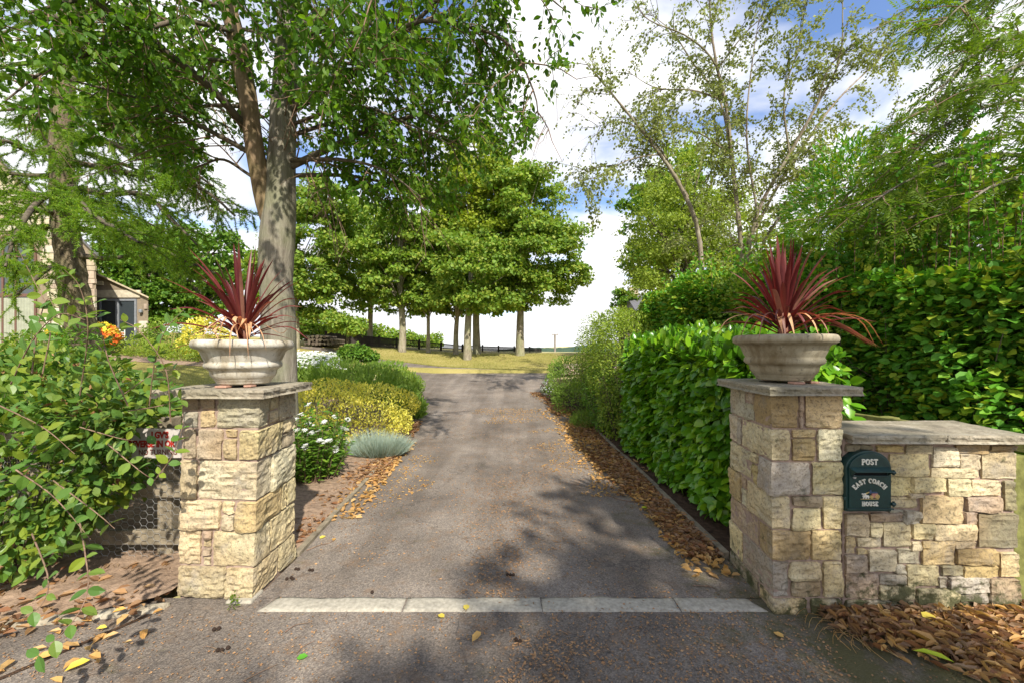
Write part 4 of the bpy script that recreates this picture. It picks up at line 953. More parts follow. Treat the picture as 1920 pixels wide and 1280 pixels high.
o = MB().box((2.935, 2.40, -.1), (3.02, 2.49, .88)).build('fence_post', M['timber_green'], bevel=.008); tag(o, 'mossy green timber post standing at the outer end of the low wall', 'post')

# ================================================================== PLANTS
def rvec(n): return unit(rng.normal(size=(n, 3)))
def spawn(mains, per_m, L, ang, droop, lift=.15, t0=.2, nseg=5, azbias=None):
    """side shoots of polylines; returns list of polylines (start points carry on outward)"""
    out = []
    for m_ in mains:
        m_ = np.asarray(m_); seg = np.linalg.norm(np.diff(m_, axis=0), axis=1); tot = seg.sum(); k = max(1, int(round(tot * per_m)))
        cum = np.concatenate([[0], np.cumsum(seg)]) / tot
        for _ in range(k):
            t = t0 + (1 - t0) * rng.random(); i = min(len(m_) - 2, np.searchsorted(cum, t) - 1); i = max(i, 0)
            f = (t - cum[i]) / max(1e-6, cum[i + 1] - cum[i]); p = m_[i] * (1 - f) + m_[i + 1] * f; T = unit((m_[i + 1] - m_[i])[None])[0]
            v = rvec(1)[0]; v = v - T * np.dot(v, T); v[2] = v[2] * .7 + lift; v = unit(v[None])[0]
            if azbias is not None: v = unit((v + azbias * .6)[None])[0]
            a = R(ang * rng.uniform(.6, 1.25)); d = T * math.cos(a) + v * math.sin(a)
            l = rng.uniform(L[0], L[1]) * (1.1 - .5 * t)
            s = np.linspace(0, 1, nseg)[:, None]; pl_ = p + d * l * s + np.array([0, 0, -1.]) * droop * l * s ** 2 + rng.normal(size=(nseg, 3)) * l * .035 * s
            out.append(pl_)
    return out
def tubes(name, polys, r0, r1, n, m, parent, kind=None):
    q = NM()
    for pl_ in polys: q.add(*tube(pl_, [r0 * 1., r1], n))
    return q.build(name, m, parent, kind)
def along(polys, step, t0=.15, jitter=.3):
    """points and tangents along polylines"""
    Pp, T = [], []
    for pl_ in polys:
        seg = np.linalg.norm(np.diff(pl_, axis=0), axis=1); tot = seg.sum(); k = max(1, int(tot * (1 - t0) / step))
        t = (t0 + (1 - t0) * (np.arange(k) + rng.uniform(-jitter, jitter, k) + .5) / k).clip(0, .999) * tot
        cum = np.concatenate([[0], np.cumsum(seg)]); i = np.clip(np.searchsorted(cum, t) - 1, 0, len(pl_) - 2)
        f = ((t - cum[i]) / seg[i])[:, None]; Pp.append(pl_[i] * (1 - f) + pl_[i + 1] * f); T.append(unit(pl_[i + 1] - pl_[i]))
    return np.concatenate(Pp), np.concatenate(T)
def inframe(Pt, mg=60):
    px = 960 + F_ * Pt[:, 0] / np.maximum(Pt[:, 1], .05); py = 655 - F_ * (Pt[:, 2] - 1.5) / np.maximum(Pt[:, 1], .05)
    return (Pt[:, 1] > .2) & (px > -mg) & (px < 1920 + mg) & (py > -mg) & (py < 1280 + mg)
def to_world(l, n=14): return spline([P(*q) for q in l], n)

# ---------------------------------------------------------------- the big tree behind the left pillar
nt_ = thing('broadleaf_tree', 'large grey-barked broadleaf tree forking low down behind the left pillar', 'tree', tuple(np.array([-2.80, 5.05, 0])))
trunkA = to_world([(532, 905, 5.05), (528, 800, 5.05), (522, 600, 5.0), (517, 500, 5.0), (524, 400, 5.0), (530, 250, 5.0), (537, 120, 5.0), (545, -40, 5.0), (560, -260, 5.0), (590, -600, 5.1)], 40)
trunkB = to_world([(512, 430, 5.0), (494, 370, 4.95), (478, 280, 4.85), (462, 170, 4.75), (440, 60, 4.65), (415, -40, 4.55), (390, -200, 4.5), (340, -480, 4.5)], 26)
mb = NM(); mb.add(*tube(trunkA, [.25, .195, .188, .185, .20, .155, .145, .13, .11, .08, .04], 24)); tr_ = mb.build('trunk', M['bark_near'], nt_)
def bumpy(o, amp, f, seed):
    v = np.empty(len(o.data.vertices) * 3, np.float32); o.data.vertices.foreach_get('co', v); v = v.reshape(-1, 3)
    v += np.stack([wob(v, f, seed), wob(v, f, seed + 1), wob(v, f, seed + 2)], 1) * amp; o.data.vertices.foreach_set('co', v.ravel())
bumpy(tr_, .008, 9, 3)
mb = NM(); mb.add(*tube(trunkB, [.11, .105, .098, .095, .09, .08, .06, .03], 20)); bumpy(mb.build('limb', M['bark_brown'], nt_), .005, 9, 5)
limbs = [
 ([(530, 215, 5.0), (590, 180, 4.9), (660, 140, 4.7), (760, 60, 4.5), (850, -30, 4.3)], .075),
 ([(530, 320, 5.0), (640, 268, 4.9), (700, 240, 4.8), (800, 210, 4.7), (900, 170, 4.6)], .055),
 ([(460, 240, 4.8), (400, 170, 4.4), (300, 90, 4.0), (200, 20, 3.6), (100, -60, 3.3)], .060),
 ([(490, 300, 4.9), (420, 260, 4.7), (330, 215, 4.5), (240, 180, 4.2), (130, 150, 3.9)], .040),
 ([(470, 330, 4.9), (420, 300, 4.9), (380, 310, 4.9), (330, 330, 4.9)], .025),
 ([(660, 140, 4.7), (760, 50, 4.3), (850, 45, 4.1), (950, 80, 4.0), (1000, 170, 4.0), (1010, 225, 4.0)], .030),
 ([(800, 10, 4.4), (900, -30, 4.2), (1000, -20, 4.0), (1060, 20, 4.0)], .030),
 ([(545, 60, 5.0), (640, 20, 5.3), (760, 90, 5.6), (850, 180, 5.8), (890, 280, 5.9)], .05),
 ([(530, 330, 5.0), (650, 330, 5.2), (740, 350, 5.4), (820, 390, 5.5)], .035),
 ([(530, 300, 5.0), (640, 300, 4.6), (720, 320, 4.4), (790, 370, 4.3)], .03),
 ([(530, 240, 5.0), (660, 200, 4.7), (760, 230, 4.5), (860, 280, 4.4)], .03),
 ([(530, 180, 5.0), (640, 120, 5.4), (760, 140, 5.6), (880, 140, 5.7), (960, 190, 5.7)], .035),
 ([(450, 200, 4.75), (380, 200, 4.9), (300, 230, 5.0), (240, 270, 5.1)], .03),
 ([(530, 260, 5.0), (640, 230, 5.2), (720, 260, 5.4), (800, 320, 5.5)], .035),
 ([(440, 60, 4.6), (330, 40, 4.2), (200, 90, 3.8), (90, 130, 3.5), (10, 190, 3.3)], .035),
 ([(430, 20, 4.6), (300, -20, 4.0), (150, 0, 3.6), (0, 40, 3.2)], .035),
 ([(450, 120, 4.7), (370, 110, 4.6), (260, 120, 4.5), (160, 190, 4.3)], .03),
 ([(540, 100, 5.0), (480, 60, 5.3), (380, 60, 5.8), (260, 120, 6.2)], .04),
 ([(540, 80, 5.0), (600, 60, 4.3), (640, 80, 3.7), (700, 120, 3.3)], .035),
 ([(540, 20, 5.0), (580, -60, 4.0), (650, -100, 3.2), (740, -40, 2.8)], .04),
 ([(430, 0, 4.6), (420, -80, 3.9), (360, -100, 3.3), (280, -40, 2.9)], .035),
 ([(545, 0, 5.0), (660, -80, 4.8), (800, -120, 4.6), (940, -60, 4.5)], .035),
]
lb = [to_world(l, 16) for l, _ in limbs]
for l, (q, rr) in zip(lb, limbs): o = NM().add(*tube(l, [rr * .8, rr * .62, rr * .4, rr * .15], 10)).build('branch', M['bark_dark'], nt_)
tw = spawn(lb + [trunkA[16:], trunkB[10:]], 7.2, (.5, 1.2), 58, .22, .10, .10)
tw2 = spawn(tw, 6.2, (.22, .55), 52, .25, .0, .15)
tubes('twigs', tw, .009, .003, 4, M['twig'], nt_, 'stuff'); tubes('twigs', tw2, .004, .0015, 3, M['twig'], nt_, 'stuff')
crown = bpy.data.objects.new('crown', None); C.objects.link(crown); crown.parent = nt_; crown.matrix_parent_inverse = wm(nt_).inverted()
def drooping(Pt, T, size, drop=.9, spread=.7, sj=.3):
    n = len(Pt); D = T * .45 + rng.normal(size=(n, 3)) * spread * .8 + np.array([0, 0, -drop * .6]); Nn = rng.normal(size=(n, 3)) * .75 + np.array([0, -.2, .75])
    return D, Nn, size * rng.uniform(1 - sj, 1 + sj, n)
a1_, t1_ = along(tw, .032); a2_, t2_ = along(tw2, .024); Pt = np.concatenate([a1_, a2_]); T = np.concatenate([t1_, t2_])
px_ = 960 + F_ * Pt[:, 0] / np.maximum(Pt[:, 1], .05); py_ = 655 - F_ * (Pt[:, 2] - 1.5) / np.maximum(Pt[:, 1], .05)
# this side of the tree the crown stops short of the opening over the drive
lim = np.interp(px_, [-400, 0, 180, 330, 440, 560, 640, 700, 860, 960, 1000, 1080], [180, 240, 250, 330, 300, 330, 400, 425, 400, 330, 260, 100]) + 25 * wob(Pt, 3, 8)
keep = (py_ < lim) & ~((px_ > 395) & (px_ < 600) & (py_ > 150 + 60 * rng.random(len(Pt))) & (Pt[:, 1] < 5.1))
Pt, T = Pt[keep], T[keep]
Pt = Pt + rng.normal(size=Pt.shape) * .02
D, Nn, Sz = drooping(Pt, T, .066)
print('near tree leaves', len(Pt))
foliage('leaf_mass', crown, Pt, D, Nn, Sz, L10, M['leaf_near'], 300)
def ragged_trunk_scar(): pass

# ---------------------------------------------------------------- larch at the left
lt = thing('larch_tree', 'tall rough-barked conifer with feathery drooping sprays in front of the house', 'tree', tuple(P(195, 700, 7.6)))
ltr = to_world([(190, 790, 7.6), (170, 690, 7.6), (148, 600, 7.5), (133, 500, 7.5), (120, 400, 7.5), (116, 300, 7.5), (120, 150, 7.5), (135, 0, 7.5), (150, -300, 7.5)], 60)
tr_ = NM().add(*tube(ltr, [.30, .27, .225, .20, .185, .17, .155, .13, .10], 26)).build('trunk', M['bark_larch'], lt); bumpy(tr_, .018, 11, 13)
LB = [
 [(125, 205, 7.5), (220, 235, 7.0), (300, 265, 6.6), (360, 320, 6.3), (400, 350, 6.1)],
 [(120, 250, 7.5), (230, 275, 6.9), (330, 330, 6.4), (395, 365, 6.0), (440, 405, 5.9)],
 [(122, 300, 7.5), (210, 320, 7.2), (300, 335, 6.9), (380, 370, 6.6), (420, 400, 6.4)],
 [(128, 350, 7.5), (200, 365, 7.1), (270, 365, 6.8), (330, 420, 6.4), (370, 460, 6.2)],
 [(150, 430, 7.5), (210, 440, 7.2), (280, 460, 6.9), (350, 490, 6.6), (410, 515, 6.4)],
 [(150, 480, 7.5), (200, 485, 7.8), (260, 480, 8.2), (330, 490, 8.5)],
 [(118, 330, 7.5), (60, 330, 7.2), (0, 325, 6.9), (-60, 330, 6.7)],
 [(118, 400, 7.5), (60, 395, 7.0), (0, 400, 6.5), (-60, 395, 6.2)],
 [(125, 420, 7.5), (70, 430, 7.3), (30, 450, 7.1), (0, 520, 6.8)],
 [(116, 215, 7.5), (50, 205, 7.2), (-20, 210, 7.0)],
 [(116, 270, 7.5), (60, 285, 7.0), (10, 265, 6.5), (-60, 270, 6.2)],
 [(120, 150, 7.5), (220, 150, 7.0), (330, 190, 6.6), (430, 240, 6.3)],
 [(125, 90, 7.5), (220, 90, 7.0), (320, 120, 6.6), (420, 170, 6.3)],
 [(120, 120, 7.5), (40, 120, 7.2), (-40, 140, 7.0)],
 [(130, 30, 7.5), (60, 40, 7.0), (-10, 70, 6.7)],
 [(130, 20, 7.5), (240, 20, 7.0), (340, 60, 6.6)],
 [(125, 350, 7.5), (170, 400, 6.2), (220, 430, 5.4), (260, 455, 5.0)],
 [(118, 350, 7.5), (70, 380, 6.4), (30, 440, 5.6), (10, 500, 5.2)],
 [(120, 280, 7.5), (170, 290, 8.6), (260, 320, 9.5), (330, 350, 10)],
 [(120, 380, 7.5), (170, 380, 8.6), (240, 400, 9.5), (320, 440, 10)],
 [(120, 230, 7.5), (90, 240, 8.6), (40, 250, 9.6)],
 [(150, 520, 7.5), (100, 500, 7.0), (60, 530, 6.6), (20, 560, 6.4)],
 [(118, 190, 7.5), (200, 195, 6.5), (280, 230, 5.8), (350, 270, 5.4)],
]
lbr = [to_world(l, 16) for l in LB]
for l in lbr: NM().add(*tube(l, [.055, .035, .012], 8)).build('branch', M['bark_dark'], lt)
side = spawn(lbr, 6.5, (.4, .95), 62, .10, .0, .10)
for s_ in side: s_[:, 2] = s_[0, 2] + (s_[:, 2] - s_[0, 2]) * .45 - .10 * np.linspace(0, 1, len(s_)) ** 2
side2 = spawn(side + lbr, 10.0, (.12, .38), 55, .42, -.15, .08, 4)
tubes('twigs', side, .008, .003, 4, M['bark_dark'], lt, 'stuff'); tubes('twigs', side2, .003, .0015, 3, M['bark_dark'], lt, 'stuff')
Pt, T = along(side2 + side, .016); n = len(Pt); print('larch tufts', n)
Pt = np.repeat(Pt, 6, 0); T = np.repeat(T, 6, 0); k = len(Pt)
D = rng.normal(size=(k, 3)) + T * .5 + np.array([0, 0, .1])
foliage('needles', lt, Pt, D, rng.normal(size=(k, 3)), .045 * rng.uniform(.7, 1.3, k), BLADE, M['needles'], 0, wid=.010)

# ---------------------------------------------------------------- clump crowned trees in the distance
def clump_tree(name, lab, cat, base, trunk_px, Y, ell, nleaf, size, m, bark, r0, group=None, limbs_n=9, dens=1., tpl=L4W, m2=None, flat=.88):
    """trunk + limbs + crown of leafy clumps; ell: list of (px, py, half width px, half height px, depth half m)"""
    t = thing(name, lab, cat, tuple(base), group)
    tp = spline(np.array([base] + [P(x, y, Y) for x, y in trunk_px]), 16)
    o = NM().add(*tube(tp, [r0 * 1.25, r0, r0 * .9, r0 * .7, r0 * .35], 12)).build('trunk', M[bark], t); bumpy(o, r0 * .05, 3, len(C.objects))
    cen = []; sz = []
    for (ex_, ey_, hw, hh, dd) in ell:
        c = P(ex_, ey_, Y); a = hw * Y / F_; h = hh * Y / F_; k = max(6, int(dens * 5.5 * (a * h + a * dd + h * dd)))
        v = rvec(k); v[:, 2] = v[:, 2] * 1.0; rad = rng.uniform(.45, 1.05, k) ** .7
        q = c + v * np.array([a, dd, h]) * rad[:, None]; cen.append(q); sz.append(rng.uniform(.28, .95, k) * min(1.1, .42 + a * .16))
    cen = np.concatenate(cen); sz = np.concatenate(sz)
    L_ = []
    top = tp[7:]
    for i in range(min(len(cen), limbs_n * 4)):
        c = cen[rng.integers(len(cen))]; s = top[rng.integers(len(top))]; s = s if s[2] < c[2] else tp[8]
        mid = (s + c) / 2 + np.array([0, 0, .25]); L_.append(spline([s, mid, c], 6))
    tubes('branches', L_, r0 * .28, r0 * .06, 5, M[bark], t)
    w = sz ** 2; cnt = np.maximum(6, (nleaf * w / w.sum()).astype(int)); 
    ci = np.repeat(np.arange(len(cen)), cnt); n = len(ci)
    v = rvec(n); v[:, 2] = np.where(v[:, 2] < -.2, -v[:, 2] * .6, v[:, 2])
    rr = rng.uniform(.35, 1.15, n)
    Pt = cen[ci] + v * (sz[ci] * rr)[:, None] * np.array([1, 1, flat]); 
    Nn = v * .8 + np.array([0, 0, .55]) + rng.normal(size=(n, 3)) * .6
    D = rng.normal(size=(n, 3)) * .8 + v * .7 + np.array([0, 0, -.45])
    mm = m
    cr_o = foliage('crown', t, Pt, D, Nn, size * rng.uniform(.65, 1.35, n), tpl, M[mm])
    if m2:
        hi = rng.random(n) < .28
    return t
def gbase(px, Y, dz=0):
    X = (px - 960) * Y / F_; return np.array([X, Y, float(gz(X, Y)) + dz - .05])
G = 'sycamores planted in a row across the lawn'
Yb = 21.
row = [
 ('sycamore with a dark leaning pair of stems, leftmost behind the daisies', 556, [(556, 600), (552, 500), (560, 400)], 20, [(585, 470, 75, 95, 1.8), (570, 560, 60, 40, 1.5), (600, 395, 60, 50, 1.6), (520, 520, 50, 60, 1.5)], 13000, 'leaf_syc', .20),
 ('sycamore with a straight trunk behind the small dark shrub', 693, [(694, 610), (695, 540), (690, 450)], 23.5, [(680, 500, 80, 70, 2.2), (665, 440, 60, 50, 1.8), (700, 560, 62, 30, 1.8)], 11000, 'leaf_syc', .24),
 ('sycamore whose pale trunk stands third along the lawn', 754, [(755, 610), (751, 540), (752, 450)], 21, [(745, 470, 75, 75, 2.2), (740, 540, 68, 40, 2.0), (790, 400, 60, 60, 2)], 12000, 'leaf_syc', .27),
 ('slim sycamore with a low dark crown, fourth trunk along the lawn', 803, [(803, 620), (803, 575), (800, 520)], 21.5, [(805, 560, 48, 32, 1.5), (810, 500, 60, 50, 1.8)], 7500, 'leaf_syc', .15),
 ('sycamore with a bent trunk just left of the thickest trunk', 855, [(855, 625), (859, 580), (870, 500)], 21.5, [(850, 540, 60, 50, 1.8), (845, 470, 60, 60, 1.8)], 8500, 'leaf_syc', .20),
 ('broad low-crowned sycamore with the thickest trunk of the lawn row', 876, [(877, 620), (880, 560), (884, 480)], 19.8, [(885, 510, 92, 62, 2.0), (860, 560, 60, 30, 1.6), (920, 560, 60, 35, 1.6), (900, 465, 60, 35, 1.5)], 13000, 'leaf_syc', .27),
 ('tallest sycamore of the row with a yellowing upper crown', 894, [(893, 620), (893, 560), (895, 400), (893, 330)], 22.0, [(893, 300, 62, 52, 2.0), (895, 375, 92, 75, 2.6), (890, 450, 90, 60, 2.4), (940, 520, 60, 50, 1.8)], 18000, 'leaf_yel', .29),
 ('large green sycamore standing alone at the right end of the row', 975, [(975, 620), (976, 580), (978, 480), (975, 400)], 21.0, [(985, 400, 75, 78, 2.4), (1010, 480, 90, 70, 2.6), (1000, 545, 82, 40, 2.2), (1065, 525, 45, 32, 1.5), (930, 560, 45, 28, 1.4), (960, 350, 50, 38, 1.6)], 19000, 'leaf_syc', .30),
]
for lab, px, tp, Y, el, nl, mt_, r0 in row: clump_tree('sycamore_tree', lab, 'tree', gbase(px, Y), tp, Y, el, int(nl * 2.0), .145, mt_, 'bark_far', r0 * .64, G)
# second stem of the leftmost
clump_tree('garden_tree', 'small bright green tree on the lawn behind the daisies', 'tree', gbase(652, 19), [(652, 630), (652, 615), (652, 600)], 19, [(640, 606, 42, 17, 1.0), (662, 618, 30, 12, .9)], 2600, .12, 'leaf_syc', 'bark_dark', .06)
H_ = 'dark trees beyond the house'
clump_tree('sycamore_tree', 'dark spreading tree just right of the house lean-to', 'tree', gbase(290, 24), [(290, 590), (290, 540), (300, 460)], 24, [(300, 500, 75, 85, 2.5), (270, 560, 60, 55, 2.2), (230, 480, 60, 60, 2.2)], 13000, .19, 'leaf_dark', 'bark_dark', .28, H_)
clump_tree('sycamore_tree', 'dark tree right of the lean-to and nearer the pale urn', 'tree', gbase(372, 24), [(372, 600), (372, 540), (380, 480)], 24, [(380, 535, 75, 60, 2.5), (400, 480, 55, 45, 2.2), (345, 580, 60, 30, 1.8)], 10000, .19, 'leaf_dark', 'bark_dark', .24, H_)
# right, behind the birch
clump_tree('willow_tree', 'dense olive green tree rising behind the birch stems', 'tree', gbase(1290, 17), [(1290, 600), (1292, 520), (1290, 400)], 17, [(1290, 340, 80, 75, 2.0), (1270, 430, 105, 75, 2.4), (1330, 440, 110, 80, 2.4), (1290, 520, 120, 60, 2.2), (1210, 500, 45, 50, 1.4), (1390, 520, 80, 60, 1.8)], 30000, .13, 'leaf_willow', 'bark_dark', .28, None, 9, 1.3, L4)
clump_tree('oak_tree', 'dark dense tree behind the olive one, showing at its left edge', 'tree', gbase(1235, 24), [(1240, 600), (1240, 500), (1240, 400)], 24, [(1225, 420, 55, 90, 2.0), (1215, 500, 40, 45, 2.0), (1260, 340, 50, 50, 2)], 9000, .19, 'leaf_dark', 'bark_dark', .30, None)
clump_tree('oak_tree', 'small round grey-green tree beside the slate roof', 'tree', gbase(1165, 34), [(1165, 590), (1165, 580)], 34, [(1168, 562, 20, 18, 1.6)], 1500, .2, 'leaf_dark', 'bark_dark', .2, None)

# ---------------------------------------------------------------- birch
bt = thing('birch_tree', 'tall many-stemmed birch with sparse small leaves against the sky', 'tree', (5.65, 10, float(gz(5.65, 10))))
BM = [
 ([(1398, 800, 10), (1396, 640, 10), (1394, 540, 10), (1388, 440, 10), (1372, 300, 10), (1362, 200, 10), (1345, 130, 9.9), (1332, 40, 9.8), (1330, -60, 9.8)], .095),
 ([(1362, 210, 10), (1340, 120, 9.6), (1290, 70, 9.3), (1220, 40, 9.0), (1190, 10, 8.9)], .035),
 ([(1372, 300, 10), (1350, 190, 10.4), (1300, 120, 10.8), (1260, 60, 11), (1210, 20, 11)], .04),
 ([(1395, 520, 10), (1420, 400, 9.8), (1480, 290, 9.5), (1530, 200, 9.2), (1575, 110, 9), (1580, 0, 9)], .065),
 ([(1400, 460, 10), (1470, 330, 10.3), (1560, 200, 10.6), (1640, 120, 10.8), (1720, 40, 11)], .05),
 ([(1396, 560, 10), (1440, 440, 9.6), (1520, 350, 9.2), (1620, 280, 8.9), (1740, 190, 8.6)], .05),
 ([(1320, 620, 9.3), (1310, 440, 9.3), (1270, 340, 9.2), (1215, 260, 9.0), (1150, 180, 8.8), (1100, 120, 8.7)], .075),
 ([(1290, 370, 9.3), (1230, 270, 9.5), (1170, 230, 9.6), (1110, 240, 9.7)], .035),
 ([(1235, 290, 9.1), (1180, 300, 8.9), (1110, 335, 8.7), (1072, 335, 8.6)], .022),
 ([(1370, 290, 10), (1310, 250, 9.6), (1260, 250, 9.3), (1210, 270, 9.1)], .025),
 ([(1360, 190, 10), (1300, 170, 9.8), (1230, 165, 9.6), (1170, 130, 9.4)], .028),
 ([(1420, 400, 9.8), (1400, 260, 9.6), (1410, 120, 9.4), (1430, 0, 9.3)], .035),
 ([(1530, 200, 9.2), (1560, 120, 8.9), (1640, 60, 8.6), (1700, 20, 8.4)], .025),
 ([(1345, 130, 9.9), (1400, 60, 9.6), (1460, 10, 9.4)], .025),
 ([(1480, 290, 9.5), (1470, 180, 9.4), (1500, 80, 9.3), (1510, -20, 9.2)], .03),
 ([(1500, 360, 9.3), (1560, 330, 9.2), (1630, 340, 9.1), (1690, 330, 9)], .022),
 ([(1396, 600, 10), (1430, 520, 9.8), (1490, 440, 9.6), (1560, 390, 9.4)], .035),
]
bm_ = [to_world(l, 18) for l, _ in BM]
for i, (l, (q, rr)) in enumerate(zip(bm_, BM)): NM().add(*tube(l, [rr * .8, rr * .6, rr * .4, rr * .13], 8)).build('trunk' if i in (0, 3, 6) else 'branch', M['bark_birch'], bt)
b1 = spawn(bm_, 4.0, (.5, 1.7), 45, .12, .15, .18); b2 = spawn(b1, 4.6, (.3, .8), 40, .75, -.1, .15, 5)
tubes('twigs', b1, .009, .003, 4, M['bark_dark'], bt, 'stuff'); tubes('twigs', b2, .0035, .002, 3, M['bark_dark'], bt, 'stuff')
Pt, T = along(b2 + b1, .038); 
dm = wob(Pt, 1.1, 31) + .25; keep = rng.random(len(Pt)) < np.clip(.55 + dm * .5, .15, 1); Pt = Pt[keep]; T = T[keep]
Pt = np.repeat(Pt, 2, 0) + rng.normal(size=(len(Pt) * 2, 3)) * .035; T = np.repeat(T, 2, 0); print('birch', len(Pt))
D, Nn, Sz = drooping(Pt, T, .060, .7, .9); foliage('crown', bt, Pt, D, Nn, Sz, L4W, M['leaf_birch'])

# ---------------------------------------------------------------- rowan over the right corner
rt_ = thing('rowan_tree', 'rowan with long feathery leaf sprays overhanging the top right corner', 'tree', (6.3, 4.2, 0))
RB = [
 [(1960, 430, 4.0), (1850, 400, 3.9), (1740, 400, 3.9), (1640, 430, 3.9), (1570, 400, 3.9)],
 [(1980, 300, 4.0), (1880, 290, 3.8), (1790, 300, 3.6), (1700, 340, 3.5), (1620, 390, 3.4)],
 [(1990, 180, 4.0), (1900, 190, 3.8), (1820, 210, 3.7), (1740, 260, 3.6), (1690, 320, 3.5)],
 [(1990, 60, 4.0), (1900, 70, 3.8), (1830, 100, 3.6), (1780, 150, 3.5), (1730, 210, 3.5)],
 [(1990, 0, 4.0), (1900, -20, 3.7), (1820, 0, 3.5), (1760, 50, 3.4)],
 [(1990, 360, 4.3), (1900, 380, 4.3), (1800, 420, 4.3), (1700, 460, 4.3)],
 [(1990, 240, 4.4), (1900, 250, 4.5), (1800, 280, 4.5), (1700, 330, 4.6), (1620, 340, 4.7), (1560, 400, 4.8)],
 [(1990, 140, 4.5), (1900, 150, 4.6), (1810, 160, 4.8), (1740, 200, 4.9), (1660, 260, 5)],
 [(1990, 440, 4.0), (1920, 450, 3.9), (1830, 440, 3.9), (1760, 470, 3.9)],
 [(1990, -60, 4.5), (1900, -40, 4.6), (1830, 40, 4.8), (1790, 90, 4.9)],
 [(1990, 330, 3.6), (1930, 330, 3.4), (1860, 350, 3.2), (1800, 390, 3.1)],
 [(1990, 100, 3.5), (1940, 110, 3.3), (1880, 140, 3.1), (1840, 180, 3.0)],
]
hub = np.array([6.0, 4.4, 2.2]); rbr = [to_world(l, 14) for l in RB]
tk = spline([(6.3, 4.2, -.1), (6.2, 4.3, 1.5), (6.0, 4.4, 3.2), (6.1, 4.3, 5.2), (6.3, 4.2, 7.0)], 20)
NM().add(*tube(tk, [.16, .14, .11, .08, .03], 12)).build('trunk', M['bark_near'], rt_)
for l in rbr:
    s = tk[int(np.clip(np.argmin(abs(tk[:, 2] - l[0][2] + .6)), 1, 19))]
    NM().add(*tube(np.concatenate([spline([s, (s + l[0]) / 2, l[0]], 6)[:-1], l]), [.035, .022, .014, .005], 8)).build('branch', M['bark_near'], rt_)
r1_ = spawn(rbr, 8.5, (.35, .9), 42, .12, .05, .05); tubes('twigs', r1_, .006, .002, 4, M['twig'], rt_, 'stuff')
A, T = along(r1_ + rbr, .040, .05)
# compound leaves: a rachis with pairs of leaflets
n = len(A); Dr = unit(T * .9 + rng.normal(size=(n, 3)) * .55 + np.array([-.15, 0, -.25])); Lr = rng.uniform(.10, .17, n); side_ = unit(np.cross(Dr, rng.normal(size=(n, 3)) * .35 + np.array([0, 0, 1])))
LP, LD, LN = [], [], []
for j in range(6):
    s = (j + 1) / 6.5
    for sg_ in (-1, 1):
        LP.append(A + Dr * (Lr * s)[:, None] + np.array([0, 0, -1.]) * (Lr * .25 * s * s)[:, None]); LD.append(side_ * sg_ + Dr * .55 + np.array([0, 0, -.25])); LN.append(np.cross(side_, Dr) + rng.normal(size=(n, 3)) * .2)
LP, LD, LN = map(np.concatenate, (LP, LD, LN)); k = inframe(LP, 250); LP, LD, LN = LP[k], LD[k], LN[k]; print('rowan leaflets', len(LP))
foliage('crown', rt_, LP, LD, LN, .046 * rng.uniform(.75, 1.2, len(LP)), L4S, M['leaf_rowan'])

# ---------------------------------------------------------------- the tree across the street that shades the gateway (outside the frame)
ot = thing('street_tree', 'tall street tree whose shade falls over the gateway', 'tree', (4.4, -7.0, 0))
tk = spline([(4.4, -7.0, -.1), (4.3, -6.9, 2.5), (4.0, -6.6, 5), (3.8, -6.3, 8.5)], 12); NM().add(*tube(tk, [.3, .24, .15, .05], 12)).build('trunk', M['bark_near'], ot)
_h = [(4.3, -6.8, 3.6), (4.2, -6.7, 4.6), (4.0, -6.6, 5.4)]
OB = [[_h[k % 3], (np.array(_h[k % 3]) * .5 + np.array(e) * .5 + np.array([0, 0, .35])), e] for k, e in enumerate([(-1.2, -5.3, 6.2), (-.4, -5.9, 6.4), (-2.0, -5.6, 6.0), (-.3, -4.9, 6.3), (1.9, -5.4, 6.6), (3.0, -4.4, 6.9), (4.1, -2.9, 6.9), (3.0, -2.7, 6.4), (.2, -5.3, 6.3), (1.2, -4.9, 6.4), (2.2, -4.5, 6.5), (3.3, -3.95, 6.5), (4.3, -4.3, 6.4), (6.0, -4.6, 6.2), (.8, -6.2, 6.9), (2.4, -5.6, 7.4), (3.9, -5.2, 7.6), (5.6, -5.8, 7.2), (4.8, -4.8, 5.2), (2.8, -5.0, 5.6), (4.6, -3.3, 6.5), (4.0, -3.2, 6.7), (3.2, -3.0, 6.7), (3.7, -2.4, 6.6), (2.5, -3.4, 6.6)])]
obr = [spline(l, 10) for l in OB]; tubes('branches', obr, .06, .015, 6, M['bark_near'], ot)
o1 = spawn(obr, 4.2, (.5, 1.2), 60, .2, .1, .35); o2 = spawn(o1, 3.6, (.3, .6), 50, .3, 0, .2)
tubes('twigs', o1, .012, .004, 4, M['twig'], ot, 'stuff'); Pt, T = along(o2 + o1, .05); D, Nn, Sz = drooping(Pt, T, .15); foliage('crown', ot, Pt, D, Nn, Sz, L6R, M['leaf_near'])

